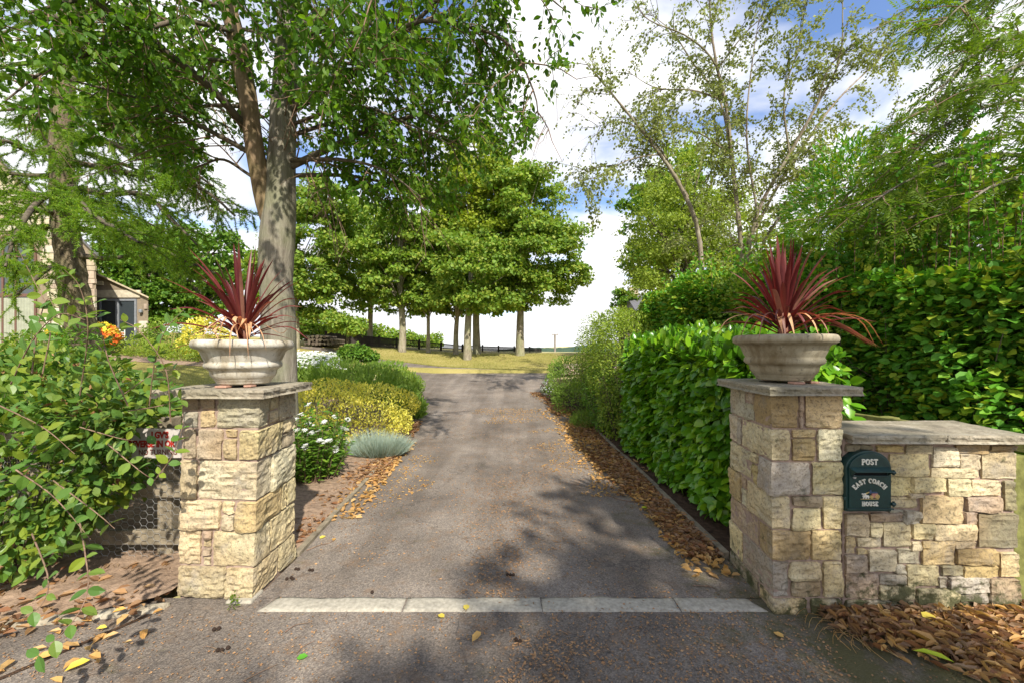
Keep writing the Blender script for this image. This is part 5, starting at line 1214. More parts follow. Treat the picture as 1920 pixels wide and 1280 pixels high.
# ================================================================== HEDGES AND SHRUBS
def surf_leaves(poly_front, n, thick, bulge, zt, zb=0., seed=0):
    pass
def hedge_box(path, z0, z1f, depth, n, bulge=.08, seed=0, thick=.22, top_round=.25, side='left'):
    """points and outward normals over the near face and the top of a hedge whose near face follows path (2D)"""
    path = np.asarray(path, float); seg = np.linalg.norm(np.diff(path, axis=0), axis=1); cum = np.concatenate([[0], np.cumsum(seg)])
    zt_max = max(z1f(t) for t in (0, .5, 1)); H = zt_max - z0; ntop = depth / (depth + H)
    t = rng.random(n) * cum[-1]; i = np.clip(np.searchsorted(cum, t) - 1, 0, len(seg) - 1); f = ((t - cum[i]) / seg[i])[:, None]
    p = path[i] * (1 - f) + path[i + 1] * f; d = unit(path[i + 1] - path[i]); nrm = np.stack([-d[:, 1], d[:, 0]], 1) if side == 'left' else np.stack([d[:, 1], -d[:, 0]], 1)
    tt = t / cum[-1]; zt = np.array([z1f(x) for x in tt])
    u = rng.random(n); ontop = u < ntop; hgt = z0 + (zt - z0) * rng.random(n); inn = depth * rng.random(n)
    Pt = np.zeros((n, 3)); Nn = np.zeros((n, 3))
    Pt[:, :2] = p - nrm * np.where(ontop, inn, 0)[:, None]; Pt[:, 2] = np.where(ontop, zt, hgt)
    Nn[:, :2] = nrm * np.where(ontop, .25, 1)[:, None]; Nn[:, 2] = np.where(ontop, 1, .15)
    # rounded shoulder
    e = np.where(ontop, np.clip(1 - inn / top_round, 0, 1), np.clip(1 - (zt - hgt) / top_round, 0, 1))
    Pt[:, :2] -= nrm * (np.where(ontop, 0, 1) * e ** 2 * top_round * .45)[:, None]; Pt[:, 2] -= np.where(ontop, 1, 0) * e ** 2 * top_round * .45
    Nn[:, 2] += e * .6 * ~ontop; Nn[:, :2] += nrm * (e * .6 * ontop)[:, None]
    Nn = unit(Nn)
    w = wob(Pt, 2.2, seed) * bulge + wob(Pt, 6, seed + 1) * bulge * .55
    dep = thick * rng.random(n) ** 1.5
    return Pt + Nn * (w - dep)[:, None], Nn, dep
def shingle(Nn, down=.8, out=.5, tilt=.45, j=.35):
    n = len(Nn); D = Nn * out + np.array([0, 0, -down]) + rng.normal(size=(n, 3)) * j
    Z = Nn * .8 + np.array([0, 0, tilt]) + rng.normal(size=(n, 3)) * j
    return D, Z
def inner_twigs(parent, path, z0, z1, depth, k, m, side='left', r=.006):
    path = np.asarray(path, float); q = NM()
    for _ in range(k):
        t = random.random() * (len(path) - 1); i = min(int(t), len(path) - 2); f = t - i; p = path[i] * (1 - f) + path[i + 1] * f; d = unit((path[i + 1] - path[i])[None])[0]; nr = np.array([-d[1], d[0]]) * (1 if side == 'left' else -1)
        b_ = p - nr * random.uniform(depth * .3, depth * .8); tip = p - nr * random.uniform(.05, depth * .9) + d * random.uniform(-.4, .4)
        q.add(*tube(spline([(*b_, z0 - .05), (*(b_ * .5 + tip * .5), (z0 + z1) * .5), (*tip, random.uniform(z0 + .3, z1 - .12))], 6), [r * 2, r, r * .4], 4))
    return q.build('stems', m, parent, 'stuff')

# laurel hedge along the right edge of the drive
lh = thing('laurel_hedge', 'glossy bright green laurel hedge clipped square behind the right pillar', 'hedge', (2.1, 4.5, 0))
path = [(2.55, 3.08), (1.90, 3.08), (1.74, 3.5), (1.66, 4.6), (1.66, 5.9), (1.95, 6.2), (2.6, 6.3)]
zf = lambda t: 1.57 + .05 * math.sin(t * 17) + .03 * math.sin(t * 41)
Pt, Nn, dep = hedge_box(path, .10, zf, .75, 18000, .12, 41, .30, .22, 'left')
D, Z = shingle(Nn, .55, .75, .5, .42); up = (Pt[:, 2] > 1.40) & (rng.random(len(Pt)) < .6); D[up] = D[up] * .5 + np.array([0, 0, 1.1])
foliage('leaf_mass', lh, Pt, D, Z, .105 * rng.uniform(.45, 1.3, len(Pt)), L10, M['leaf_laurel'], 300, smooth=True)
inner_twigs(lh, path, .0, 1.5, .6, 120, M['bark_dark'])
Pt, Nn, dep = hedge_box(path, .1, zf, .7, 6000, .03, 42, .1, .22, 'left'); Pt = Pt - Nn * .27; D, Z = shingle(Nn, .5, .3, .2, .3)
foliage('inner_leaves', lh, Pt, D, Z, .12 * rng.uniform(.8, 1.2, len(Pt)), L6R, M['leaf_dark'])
sp_ = [spline([(random.uniform(1.75, 2.4), random.uniform(3.2, 5.9), 1.45)] * 1 + [(random.uniform(1.75, 2.4), random.uniform(3.2, 5.9), 1.5)], 3) for _ in range(1)]
sh = []
for _ in range(70):
    x, y = random.uniform(1.72, 2.45), random.uniform(3.2, 5.9); sh.append(np.array([[x, y, 1.5], [x + random.uniform(-.03, .03), y, 1.6], [x + random.uniform(-.05, .05), y, 1.6 + random.uniform(.03, .16)]]))
Pt, T = along(sh, .022, .3); n = len(Pt); D = rng.normal(size=(n, 3)) * .5 + np.array([0, 0, .8]); foliage('shoots', lh, Pt, D, rng.normal(size=(n, 3)) + np.array([0, -.5, 0]), .075 * rng.uniform(.7, 1.2, n), L6, M['leaf_laurel'], smooth=True)

# tall mixed hedge
bh = thing('tall_hedge', 'tall dark green hornbeam hedge rising behind the low wall', 'hedge', (3.3, 4.2, 0))
path = [(4.6, 1.9), (3.62, 2.30), (3.30, 2.9), (3.05, 3.8), (2.75, 5.2), (2.62, 6.6), (2.5, 8.0), (2.6, 8.8), (3.6, 9.2)]
def zf(t): return np.interp(t, [0, .2, .35, .6, .8, 1], [2.10, 2.16, 2.35, 2.50, 2.50, 2.35])
Pt, Nn, dep = hedge_box(path, .25, zf, 1.5, 84000, .20, 51, .5, .3, 'left')
k = inframe(Pt, 200); Pt, Nn = Pt[k], Nn[k]
D, Z = shingle(Nn, .15, .8, 1.5, .5)
print('hedge', len(Pt))
foliage('leaf_mass', bh, Pt, D, Z, .068 * rng.uniform(.45, 1.4, len(Pt)), L6R, M['leaf_hedge'], 300)
inner_twigs(bh, path, .0, 2.3, .9, 300, M['bark_dark'])
# bigger leaves in darker green, added deep inside as an opaque core
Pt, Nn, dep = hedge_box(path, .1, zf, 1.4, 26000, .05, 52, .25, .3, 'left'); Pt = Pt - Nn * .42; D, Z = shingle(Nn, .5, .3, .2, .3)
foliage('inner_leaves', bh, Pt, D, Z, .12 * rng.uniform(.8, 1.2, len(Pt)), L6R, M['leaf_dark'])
# yellowing sprays on its upper half
Pt, Nn, dep = hedge_box(path, 1.7, lambda t: zf(t) + .06, 1.0, 5200, .10, 51, .05, .3, 'left'); k = inframe(Pt, 100) & ((wob(Pt, 3, 71) > .1) | (Pt[:, 1] > 5)); Pt, Nn = Pt[k], Nn[k]
D, Z = shingle(Nn, .2, .8, .9, .4); foliage('young_leaves', bh, Pt, D, Z, .05 * rng.uniform(.7, 1.2, len(Pt)), L6R, M['leaf_privet'])
# loose shoots standing up out of it
sh = []
for _ in range(200):
    t = random.uniform(0.05, .75); i = t * (len(path) - 1); j = int(i); f = i - j; p = np.array(path[j]) * (1 - f) + np.array(path[j + 1]) * f; q = p + np.array([random.uniform(.1, 1.3), random.uniform(-.2, .3)])
    h = random.uniform(.25, 1.0) * (1.35 if p[1] < 4.6 else .75); z = float(zf(t)) - .2; ln = random.uniform(-.25, .15)
    sh.append(spline([(q[0], q[1], z), (q[0] + ln * .4, q[1], z + h * .6), (q[0] + ln, q[1] - .05, z + h)], 6))
tubes('shoots', sh, .005, .0018, 4, M['twig'], bh, 'stuff'); Pt, T = along(sh, .016, .0); n = len(Pt)
Pt = Pt + rng.normal(size=(n, 3)) * .02; D = rng.normal(size=(n, 3)) * .8 + T * .35 + np.array([0, 0, -.1]); foliage('leaf_mass', bh, Pt, D, rng.normal(size=(n, 3)) * .5 + np.array([0, 0, 1]), .052 * rng.uniform(.7, 1.25, n), L6R, M['leaf_hedge'])

def blob(ells, n, bump_=.10, thick=.3, seed=0, up_only=True):
    """surface samples over a union of ellipsoids (centre, radii); inner ones dropped"""
    E = [(np.array(c, float), np.array(r, float)) for c, r in ells]; area = np.array([(r[0] * r[1] + r[1] * r[2] + r[0] * r[2]) for _, r in E]); cnt = (n * area / area.sum()).astype(int)
    Ps, Ns = [], []
    for k, ((c, r), m_) in enumerate(zip(E, cnt)):
        v = rvec(m_); nn = unit(v / r); q = c + v * r; w = bump_ * (wob(q, 2.5, seed) + .6 * wob(q, 7, seed + 1)); dp = thick * rng.random(m_) ** 1.6
        q = q + nn * (w - dp)[:, None]; ins = np.zeros(m_, bool)
        for j, (c2, r2) in enumerate(E):
            if j != k: ins |= (((q - c2) / (r2 * .86)) ** 2).sum(1) < 1
        Ps.append(q[~ins]); Ns.append(nn[~ins])
    return np.concatenate(Ps), np.concatenate(Ns)
def stems(parent, ells, k, m, z0=0., r=.006):
    q = NM(); E = [(np.array(c, float), np.array(r_, float)) for c, r_ in ells]
    for _ in range(k):
        c, rr = E[random.randrange(len(E))]; v = rvec(1)[0]; v[2] = abs(v[2]); tip = c + v * rr * .9; b_ = np.array([c[0] + v[0] * rr[0] * .25, c[1] + v[1] * rr[1] * .25, z0 if z0 is not None else c[2] - rr[2]])
        q.add(*tube(spline([b_, (b_ + tip) / 2 + rvec(1)[0] * .06, tip], 6), [r * 1.6, r, r * .4], 4))
    return q.build('stems', m, parent, 'stuff')
def bush(name, lab, cat, ells, n, size, m, tpl=L4, k=40, bump_=.1, thick=.3, seed=0, group=None, down=.3, out=.7, tilt=.8, pieces=0, stem='bark_dark', j=.4):
    c0 = ells[0][0]; z = float(gz(c0[0], c0[1])); t = thing(name, lab, cat, (c0[0], c0[1], z), group)
    Pt, Nn = blob(ells, n, bump_, thick, seed); D, Z = shingle(Nn, down, out, tilt, j); n = len(Pt)
    g = gz(Pt[:, 0], Pt[:, 1]) + .01; Pt[:, 2] = np.maximum(Pt[:, 2], g + .02 * rng.random(n))
    foliage('leaf_mass', t, Pt, D, Z, size * rng.uniform(.65, 1.3, n), tpl, M[m], pieces)
    if k: stems(t, ells, k, M[stem], z - .03)
    return t
def g_(x, y, dz): return (x, y, float(gz(x, y)) + dz)

# dense shrub tree right of the birch, above the hedge
ct = bush('cherry_laurel', 'dense dark green evergreen tree above the hedge behind the right urn', 'tree',
     [((5.1, 6.1, 3.55), (.95, 1.0, .95)), ((5.95, 6.3, 3.3), (.8, .9, .9)), ((4.65, 6.0, 3.0), (.65, .8, .8)), ((5.3, 6.1, 2.4), (1.25, .9, 1.2))], 26000, .095, 'leaf_hedge', L4S, 0, .22, .4, 61, None, .1, .9, .7)
NM().add(*tube(spline([(5.2, 6.2, 0), (5.1, 6.1, 1.2), (5.0, 6.1, 2.6)], 8), [.12, .09, .05], 10)).build('trunk', M['bark_dark'], ct)
bush('hazel_shrub', 'tall loose green shrub filling the space above the hedge at the right edge', 'shrub', [((5.0, 5.1, 2.55), (.9, .7, .85)), ((6.0, 4.9, 2.7), (.9, .7, .9)), ((5.5, 5.3, 3.2), (.8, .6, .6)), ((4.3, 4.9, 2.3), (.6, .5, .5))], 21000, .07, 'leaf_rowan', L6R, 90, .22, .6, 62, None, .2, .8, 1.1)
bush('lime_shrub', 'bright lime-leaved shoots beside the right urn, behind the red spikes', 'shrub', [((3.45, 5.0, 2.55), (.35, .3, .32)), ((3.2, 4.9, 2.3), (.3, .3, .35))], 1100, .075, 'leaf_rowan', L6R, 30, .08, .25, 63)

# mixed shrubs along the drive beyond the laurel
bush('honeysuckle_bush', 'yellow-green tangled shrub beside the far end of the laurel hedge', 'shrub',
     [((2.15, 7.6, 1.0), (.75, .9, 1.15)), ((2.3, 8.6, 1.25), (.8, .9, 1.15)), ((1.85, 6.9, .8), (.45, .6, .8))], 30000, .05, 'leaf_privet', L4, 120, .12, .35, 65)
bush('dark_bush', 'dark green bush between the tangled shrub and the leaf litter', 'shrub', [((1.72, 7.4, .55), (.32, .7, .55)), ((1.75, 8.3, .7), (.35, .6, .55))], 4200, .05, 'leaf_dark', L4, 40, .08, .2, 66)
bush('rose_bush', 'tall arching shrub with bare stems at the far end of the right bed', 'shrub', [((2.1, 10.2, 1.3), (.6, .8, 1.1)), ((1.9, 9.6, .9), (.5, .6, .8))], 7500, .05, 'leaf_privet', L4, 90, .14, .4, 67)
bush('perennial_clump', 'leafy bright green plant mound at the far right kerb', 'plant', [((1.35, 9.3, .35), (.42, .65, .38)), ((1.5, 9.9, .4), (.5, .5, .42))], 4200, .06, 'perennial', L4S, 40, .06, .2, 68, None, -.2, .8, .5)
bush('perennial_clump', 'taller upright green plant beyond the leafy mound at the right', 'plant', [((1.55, 11.2, .85), (.55, .6, .5)), ((1.3, 10.6, .55), (.4, .4, .4))], 3800, .07, 'perennial', L4S, 40, .08, .2, 69, None, -.5, .6, .3)
bush('fennel_clump', 'low wispy feathery plant in the litter at the kerb', 'plant', [((1.42, 7.9, .12), (.28, .35, .17))], 2600, .07, 'perennial', (BLADE[0] * np.array([1, .1, 1]), BLADE[1]), 0, .03, .1, 70, None, -.7, .6, .2)
wf = bush('white_flowers', 'small clump of white flowers at the bend of the right kerb', 'flowers', [((1.05, 11.4, .30), (.25, .45, .25))], 500, .06, 'perennial', L4S, 20, .05, .15, 71, None, -.5, .6, .3)
Pt, Nn = blob([((1.02, 11.3, .42), (.26, .5, .28))], 240, .05, .04, 72); n = len(Pt); foliage('petals', wf, Pt, rvec(n), Nn + rvec(n) * .5, .05 * rng.uniform(.7, 1.3, n), L4W, M['petal'])

# ---------------------------------------------------------------- left bed beyond the pillar
eu = bush('golden_shrub', 'mounded golden yellow variegated shrub spilling to the drive edge', 'shrub',
     [((-2.45, 6.75, .27), (.80, .75, .36)), ((-3.35, 7.0, .40), (.95, .75, .38)), ((-2.55, 7.8, .45), (.80, .8, .36)), ((-3.7, 7.9, .56), (.9, .7, .36))], 19000, .042, 'gold', L4, 80, .07, .20, 81, None, -.1, .8, .7)
cp = thing('curry_plant', 'silvery grey mound of wiry stems in front of the golden shrub', 'plant', g_(-2.1, 5.8, 0))
n = 5200; a = rng.random(n) * 6.283; rr_ = rng.random(n) ** .5; base = np.stack([-1.90 + .36 * rr_ * np.cos(a), 5.82 + .26 * rr_ * np.sin(a), np.full(n, .02)], 1)
tipd = np.stack([np.cos(a) * rr_ * .9, np.sin(a) * rr_ * .9, np.full(n, 1.0)], 1) + rng.normal(size=(n, 3)) * .18
foliage('foliage', cp, base, tipd, rng.normal(size=(n, 3)), rng.uniform(.14, .42, n) * (1.1 - .35 * rr_) * (1 + .25 * wob(base, 7, 3)), BLADE, M['silver'], wid=.010)
# leafy white-flowered phlox next to the pillar
ph = thing('shasta_daisies', 'white-flowered leafy clump growing against the left pillar by the drive', 'flowers', g_(-2.3, 4.7, 0))
sh = []
for _ in range(150):
    a = random.uniform(0, 6.28); q = random.random() ** .5; x, y = -2.30 + .24 * q * math.cos(a), 4.75 + .42 * q * math.sin(a); h = random.uniform(.45, .98) * (1 - .35 * q)
    sh.append(spline([(x, y, 0), (x + .1 * q * math.cos(a), y + .1 * q * math.sin(a), h * .6), (x + .2 * q * math.cos(a), y + .2 * q * math.sin(a), h)], 6))
tubes('stems', sh, .004, .002, 4, M['twig'], ph, 'stuff'); Pt, T = along(sh, .014, .15); n = len(Pt); D = rng.normal(size=(n, 3)); D[:, 2] = D[:, 2] * .3 + .25
foliage('leaf_mass', ph, Pt, D, np.array([0, 0, 1.]) + rng.normal(size=(n, 3)) * .4, .085 * rng.uniform(.6, 1.2, n), L4S, M['perennial'] if False else M['leaf_dark'], 150)
def heads(parent, tips, r, m, npet=9, name='flower_head', tilt=.5):
    q = NM(); n = len(tips)
    for p in tips:
        up_ = unit((np.array([0, -.2, 1]) + rng.normal(size=3) * tilt * .5)[None])[0]; a = np.arange(npet) * 2 * np.pi / npet; u = unit(np.cross(up_, [0.3, 1, 0])[None])[0]; v = np.cross(up_, u)
        D = np.cos(a)[:, None] * u + np.sin(a)[:, None] * v; V, Fa = leaf_geo(np.repeat(p[None], npet, 0), D + up_ * .15, np.repeat(up_[None], npet, 0), r * rng.uniform(.85, 1.1, npet), L4S, r * .9); q.add(V, Fa)
    return q
tips = [s[-1] for s in sh]; random.shuffle(tips)
for p in tips[:46]:
    heads(None, [np.array(p) + np.array([random.uniform(-.02, .02), 0, .01 * i]) for i in range(3)], .036, None, 8).build('flower_head', M['petal'], ph)
# far daisies: a drift
fd = thing('daisy_drift', 'broad drift of white daisies under the leftmost sycamore', 'flowers', g_(-5.0, 9.9, 0))
cy_ = rng.uniform(11.8, 15.2, 1500); cx = np.stack([cy_ * rng.uniform(-.535, -.405, 1500), cy_], 1); z0 = gz(cx[:, 0], cx[:, 1]); H = .50 + .12 * wob(np.c_[cx, np.zeros(1500)], 2, 5) + rng.random(1500) * .14
pts = np.c_[cx, z0]; foliage('leaf_mass', fd, np.repeat(pts, 9, 0) + np.c_[rng.normal(size=(13500, 2)) * .05, rng.random(13500) * np.repeat(H, 9) * .85], np.array([0, 0, .9]) + rng.normal(size=(13500, 3)) * .5, rng.normal(size=(13500, 3)), .13 * rng.uniform(.6, 1.2, 13500), L4S, M['perennial'])
heads(None, pts[:900] + np.c_[np.zeros((900, 2)), H[:900]], .055, None, 8).build('flower_heads', M['petal'], fd, 'stuff')
bush('dark_leafy_shrub', 'small round dark green shrub in front of the lawn sycamores', 'shrub', [(g_(-4.7, 12.3, .95), (.50, .45, .24)), (g_(-4.3, 12.4, .86), (.28, .35, .18))], 2600, .075, 'leaf_dark', L4W, 26, .05, .2, 83)
bush('perennial_clump', 'green leafy drift of perennials behind the golden shrub', 'plant', [(g_(-3.4, 10.0, .42), (.85, .8, .46)), (g_(-2.75, 10.5, .3), (.5, .6, .38)), (g_(-4.4, 10.4, .45), (.8, .6, .46)), (g_(-3.7, 11.6, .4), (.8, .6, .46))], 9000, .10, 'perennial', L4S, 60, .08, .2, 84, None, -.9, .5, .2)
bush('perennial_clump', 'strappy green plant at the drive edge beyond the golden shrub', 'plant', [(g_(-2.12, 8.6, .14), (.30, .5, .26)), (g_(-2.45, 9.2, .2), (.32, .5, .30))], 3000, .12, 'perennial', L4S, 30, .05, .2, 85, None, -.9, .6, .1)
bush('perennial_clump', 'reddish seed-topped plants where the left bed meets the tarmac', 'plant', [(g_(-3.0, 10.9, .28), (.6, .5, .34))], 2600, .08, 'leaf_privet', L4S, 60, .08, .2, 86, None, -.9, .5, .2)

# ---------------------------------------------------------------- honeysuckle at the left
hs = thing('honeysuckle_shrub', 'big sprawling honeysuckle smothering the rail fence left of the pillar', 'shrub', (-3.0, 2.7, 0), None)
HE = [((-3.42, 2.68, .74), (.95, .46, .56)), ((-2.58, 2.60, 1.06), (.36, .22, .22)), ((-3.10, 2.50, .55), (.50, .26, .40)), ((-3.8, 3.2, .8), (1.2, .6, .7)), ((-2.78, 2.64, .66), (.24, .18, .22))]
Pt, Nn = blob(HE, 21000, .085, .34, 91); k = inframe(Pt, 150) & (Pt[:, 2] > .12)
qx = 960 + F_ * Pt[:, 0] / Pt[:, 1]; qy = 655 - F_ * (Pt[:, 2] - 1.5) / Pt[:, 1]
# the climber has not closed over the sign and the fence next to the pillar
sgn = ((qx > 262) & (qx < 350) & (qy > 796) & (qy < 866) & (rng.random(len(Pt)) < .985)) | ((qx > 232) & (qy > 796) & (qy < 866) & (rng.random(len(Pt)) < .6)) | ((qy > 925) & (qx > 200 + .25 * (1060 - qy))) | ((qy > 1110) & (rng.random(len(Pt)) < .8))
# leaves also cleared along the sun direction, shaped so the sign is lit
tsg = (2.78 - Pt[:, 1]) / (-sdir.y); hx_ = Pt[:, 0] - sdir.x * tsg; hz_ = Pt[:, 2] - sdir.z * tsg
sgn |= (tsg > 0) & (hx_ > -2.52) & (hx_ < -2.1) & (hz_ > .78) & (hz_ < .97) & (rng.random(len(Pt)) < .9)
k &= ~sgn
Pt, Nn = Pt[k], Nn[k]; n = len(Pt); D, Z = shingle(Nn, .15, .85, .75, .5)
foliage('leaf_mass', hs, Pt, D, Z, .066 * rng.uniform(.65, 1.25, n), L10, M['leaf_honey'], 300)
stems(hs, [HE[0], HE[3]], 110, M['bark_dark'], 0, .004)
# brown dead leaves within it
k = rng.random(n) < .06; foliage('dead_leaves', hs, Pt[k] - Nn[k] * .05, D[k], Z[k], .05 * rng.uniform(.6, 1.2, k.sum()), LDRY, M['dry'])
def shoot(lst, size=.058, step=.06, r=.0035, opp=True, parent=hs, m='leaf_honey'):
    pl_ = to_world(lst, 14); NM().add(*tube(pl_, [r, r * .7, r * .35], 5)).build('shoot', M['twig'], parent)
    Pt, T = along([pl_], step, .05, .1); sd = unit(np.cross(T, rng.normal(size=T.shape) * .4 + np.array([0, -1., .3])))
    PP = np.concatenate([Pt, Pt]); DD = np.concatenate([sd + T * .35, -sd + T * .35]); n = len(PP); ZZ = np.array([0, -.5, .9]) + rng.normal(size=(n, 3)) * .45
    return PP, DD, ZZ, size * rng.uniform(.7, 1.25, n)
SH = [
 [(320, 790, 2.3), (310, 690, 2.25), (260, 620, 2.2), (225, 600, 2.2)], [(150, 740, 2.1), (165, 620, 2.0), (150, 540, 1.95), (120, 505, 1.9)], [(240, 760, 2.2), (205, 680, 2.1), (195, 640, 2.1), (170, 560, 2.05)],
 [(60, 700, 2.0), (70, 620, 2.0), (90, 560, 2.0), (110, 600, 2.0)], [(20, 720, 2.0), (60, 640, 1.9), (110, 590, 1.85), (160, 600, 1.8)], [(280, 760, 2.3), (290, 680, 2.25), (310, 620, 2.2), (345, 580, 2.2)],
 [(230, 740, 2.3), (290, 700, 2.35), (340, 690, 2.4)], [(80, 700, 2.3), (95, 600, 2.3), (60, 520, 2.3), (35, 470, 2.3)], [(150, 980, 1.9), (160, 1040, 1.75), (165, 1100, 1.7), (140, 1160, 1.65), (60, 1240, 1.6)],
 [(60, 1000, 1.9), (90, 1080, 1.75), (80, 1130, 1.7), (40, 1160, 1.65)], [(100, 900, 1.95), (180, 960, 1.85), (215, 990, 1.85)], [(200, 830, 2.15), (260, 880, 2.1), (290, 900, 2.15)], [(150, 800, 2.1), (220, 820, 2.05), (250, 825, 2.1)],
 [(240, 770, 2.3), (300, 760, 2.3), (350, 745, 2.3)], [(0, 760, 1.8), (80, 800, 1.8), (140, 850, 1.8)], [(30, 880, 1.8), (100, 930, 1.75), (170, 1010, 1.75)],
 [(290, 900, 2.2), (325, 850, 2.2), (345, 790, 2.25)],
]
acc = [shoot(s) for s in SH]; PP, DD, ZZ, SS = [np.concatenate([a[i] for a in acc]) for i in range(4)]
foliage('leaf_mass', hs, PP, DD, ZZ, SS, L10, M['leaf_honey'], 0)
bush('privet_bush', 'dark small-leaved bush behind the honeysuckle below the arched window', 'shrub', [((-5.0, 4.5, .95), (.7, .5, .85)), ((-4.55, 4.3, .75), (.5, .4, .6))], 5200, .06, 'leaf_dark', L4, 50, .1, .3, 93)
bush('privet_bush', 'tuft of low garden shrub behind the pale urn pillar', 'shrub', [((-3.4, 4.6, .55), (.55, .4, .55)), ((-4.0, 4.6, .6), (.6, .4, .55))], 4500, .055, 'leaf_dark', L4, 50, .1, .3, 94)

# garden border in front of the house
def gb(px, Y, dz=0.): X = (px - 960) * Y / F_; return (X, Y, float(gz(X, Y)) + dz)
bush('yellow_shrub', 'bright yellow-green shrub behind the pale urn at the garden border', 'shrub', [(gb(385, 15.5, .75), (.75, .6, .75)), (gb(365, 15.5, .55), (.5, .5, .5))], 3200, .10, 'gold', L4, 20, .15, .3, 95, None, 0, .8, .6)
bush('border_shrub', 'green clipped shrub right of the lean-to house wall', 'shrub', [(gb(320, 16.5, .6), (.8, .6, .65)), (gb(298, 16.5, .5), (.7, .6, .5))], 3200, .10, 'leaf_syc', L4, 20, .12, .3, 96)
bush('border_plants', 'pale low border plants below the lean-to glass door', 'plant', [(gb(300, 14.8, .2), (1.3, .4, .3)), (gb(255, 15.2, .25), (1.0, .4, .35)), (gb(350, 14.6, .15), (.8, .4, .25))], 3600, .11, 'leaf_privet', L4S, 20, .1, .25, 97, None, -.6, .6, .3)
bush('border_plants', 'leafy border plants at the foot of the house gable wall', 'plant', [(gb(110, 14.2, .3), (1.1, .4, .4)), (gb(60, 14.2, .3), (.9, .4, .4)), (gb(150, 14.2, .3), (.7, .4, .35))], 3200, .11, 'leaf_privet', L4S, 20, .1, .25, 98, None, -.6, .6, .3)
fl = bush('flower_pot', 'mass of red and yellow flowers beside the glass door', 'flowers', [(gb(200, 14.9, .62), (.42, .35, .40))], 800, .09, 'leaf_privet', L4, 10, .06, .15, 99)
Pt, Nn = blob([(gb(196, 14.8, .72), (.44, .36, .38))], 330, .05, .05, 100); n = len(Pt); foliage('petals', fl, Pt, rvec(n), Nn + rvec(n) * .4, .10 * rng.uniform(.7, 1.3, n), L4W, M['yelpetal'])
Pt, Nn = blob([(gb(206, 14.75, .70), (.38, .3, .34))], 150, .05, .05, 101); n = len(Pt); foliage('petals', fl, Pt, rvec(n), Nn + rvec(n) * .4, .11 * rng.uniform(.7, 1.3, n), L4W, M['redpetal'])
fl = bush('flower_pot', 'small yellow and orange flowers by the arched window foot', 'flowers', [(gb(108, 14, .72), (.30, .25, .2))], 300, .09, 'leaf_privet', L4, 8, .06, .15, 102)
Pt, Nn = blob([(gb(110, 13.9, .78), (.34, .26, .18))], 120, .05, .05, 103); n = len(Pt); foliage('petals', fl, Pt, rvec(n), Nn + rvec(n) * .4, .10 * rng.uniform(.7, 1.3, n), L4W, M['yelpetal'])
sheetb = sheet('flower_bed', (lambda y: ((120 - 960) * y / F_, (430 - 960) * y / F_), 30), np.linspace(13.6, 15.6, 8), M['soil'], .004)

for nm_, x0_, x1_, n, sz_ in (('lawn_grass', -7.5, 2.2, 26000, .05), ('lawn_grass', -11, -5, 9000, .05)):
    y = rng.uniform(15.6, 22.5, n) if sz_ == .05 and x1_ > 0 else rng.uniform(8, 14, n); x = rng.uniform(x0_, x1_, n)
    lim_ = 16.75 - .318 * x; k = (y > lim_ + .02) if x1_ > 0 else (x < -.58 * y)
    # thickest where the mower does not reach, along the tarmac edge
    if x1_ > 0: y = np.where(rng.random(n) < .25, lim_ + .02 + .16 * rng.random(n), y); k = y > lim_ + .01
    x, y = x[k], y[k]; Pt = np.c_[x, y, gz(x, y) - .02]; m_ = len(x); foliage(nm_, None, Pt, rng.normal(size=(m_, 3)) * .35 + np.array([0, 0, 1]), rng.normal(size=(m_, 3)), sz_ * rng.uniform(.5, 1.5, m_), BLADE, M['grass_blade'], wid=.02)
# hedgerow beyond the fence
hr = thing('hedgerow', 'clipped field hedgerow running behind the fence at the left', 'hedge', gb(700, 32))
Pt = []; 
for px0, px1, Y0, Y1, h in ((560, 690, 26, 30, 1.5), (690, 830, 30, 40, 1.35)):
    n = 4200; t = rng.random(n); Y = Y0 + (Y1 - Y0) * t; X = (px0 + (px1 - px0) * t - 960) * Y / F_; z = gz(X, Y) ; a = rng.uniform(-.35, 3.14, n)
    hh = h * (1 + .12 * np.sin(X * 1.7) + .08 * np.sin(X * 4.1)); Pt.append(np.stack([X, Y + -.6 * np.cos(a) * rng.uniform(.7, 1, n), z + hh * np.abs(np.sin(a)) ** .5 * rng.uniform(.15, 1, n)], 1))
Pt = np.concatenate(Pt); n = len(Pt); foliage('foliage', hr, Pt, rvec(n), rvec(n) + np.array([0, -.3, .8]), .22 * rng.uniform(.6, 1.2, n), L4W, M['leaf_syc'])

# ================================================================== HOUSE
hp = thing('house', 'sandstone house with tall arched window and glass-doored lean-to at the left', 'house', (-18.5, 17, 1.5))
HY = 16.0
wx0, wx1, wyc, wz0, wzs = -20.35, -18.53, -19.44, 1.45, 5.1   # arched window
xr, eav, apx, apz = -16.22, 5.25, -20.6, 9.6
def gable_z(x): return eav + (apz - eav) * (1 - abs(x - apx) / (xr - apx))
MB().add([(x, y, z) for y, o_ in ((HY + .03, 0), (HY + 8, 8.2)) for x, z in ((2 * apx - xr - o_, 1.0), (xr - .02 - o_, 1.0), (xr - .02 - o_, eav), (apx - o_, apz), (2 * apx - xr - o_, eav))],
         [(0, 1, 2, 3, 4), (9, 8, 7, 6, 5), (0, 5, 6, 1), (1, 6, 7, 2), (2, 7, 8, 3), (3, 8, 9, 4), (4, 9, 5, 0)]).build('wall', M['house_mortar'], hp)
hcol = [(.48, .42, .31), (.44, .36, .24), (.52, .46, .36), (.40, .31, .23), (.50, .43, .29)]
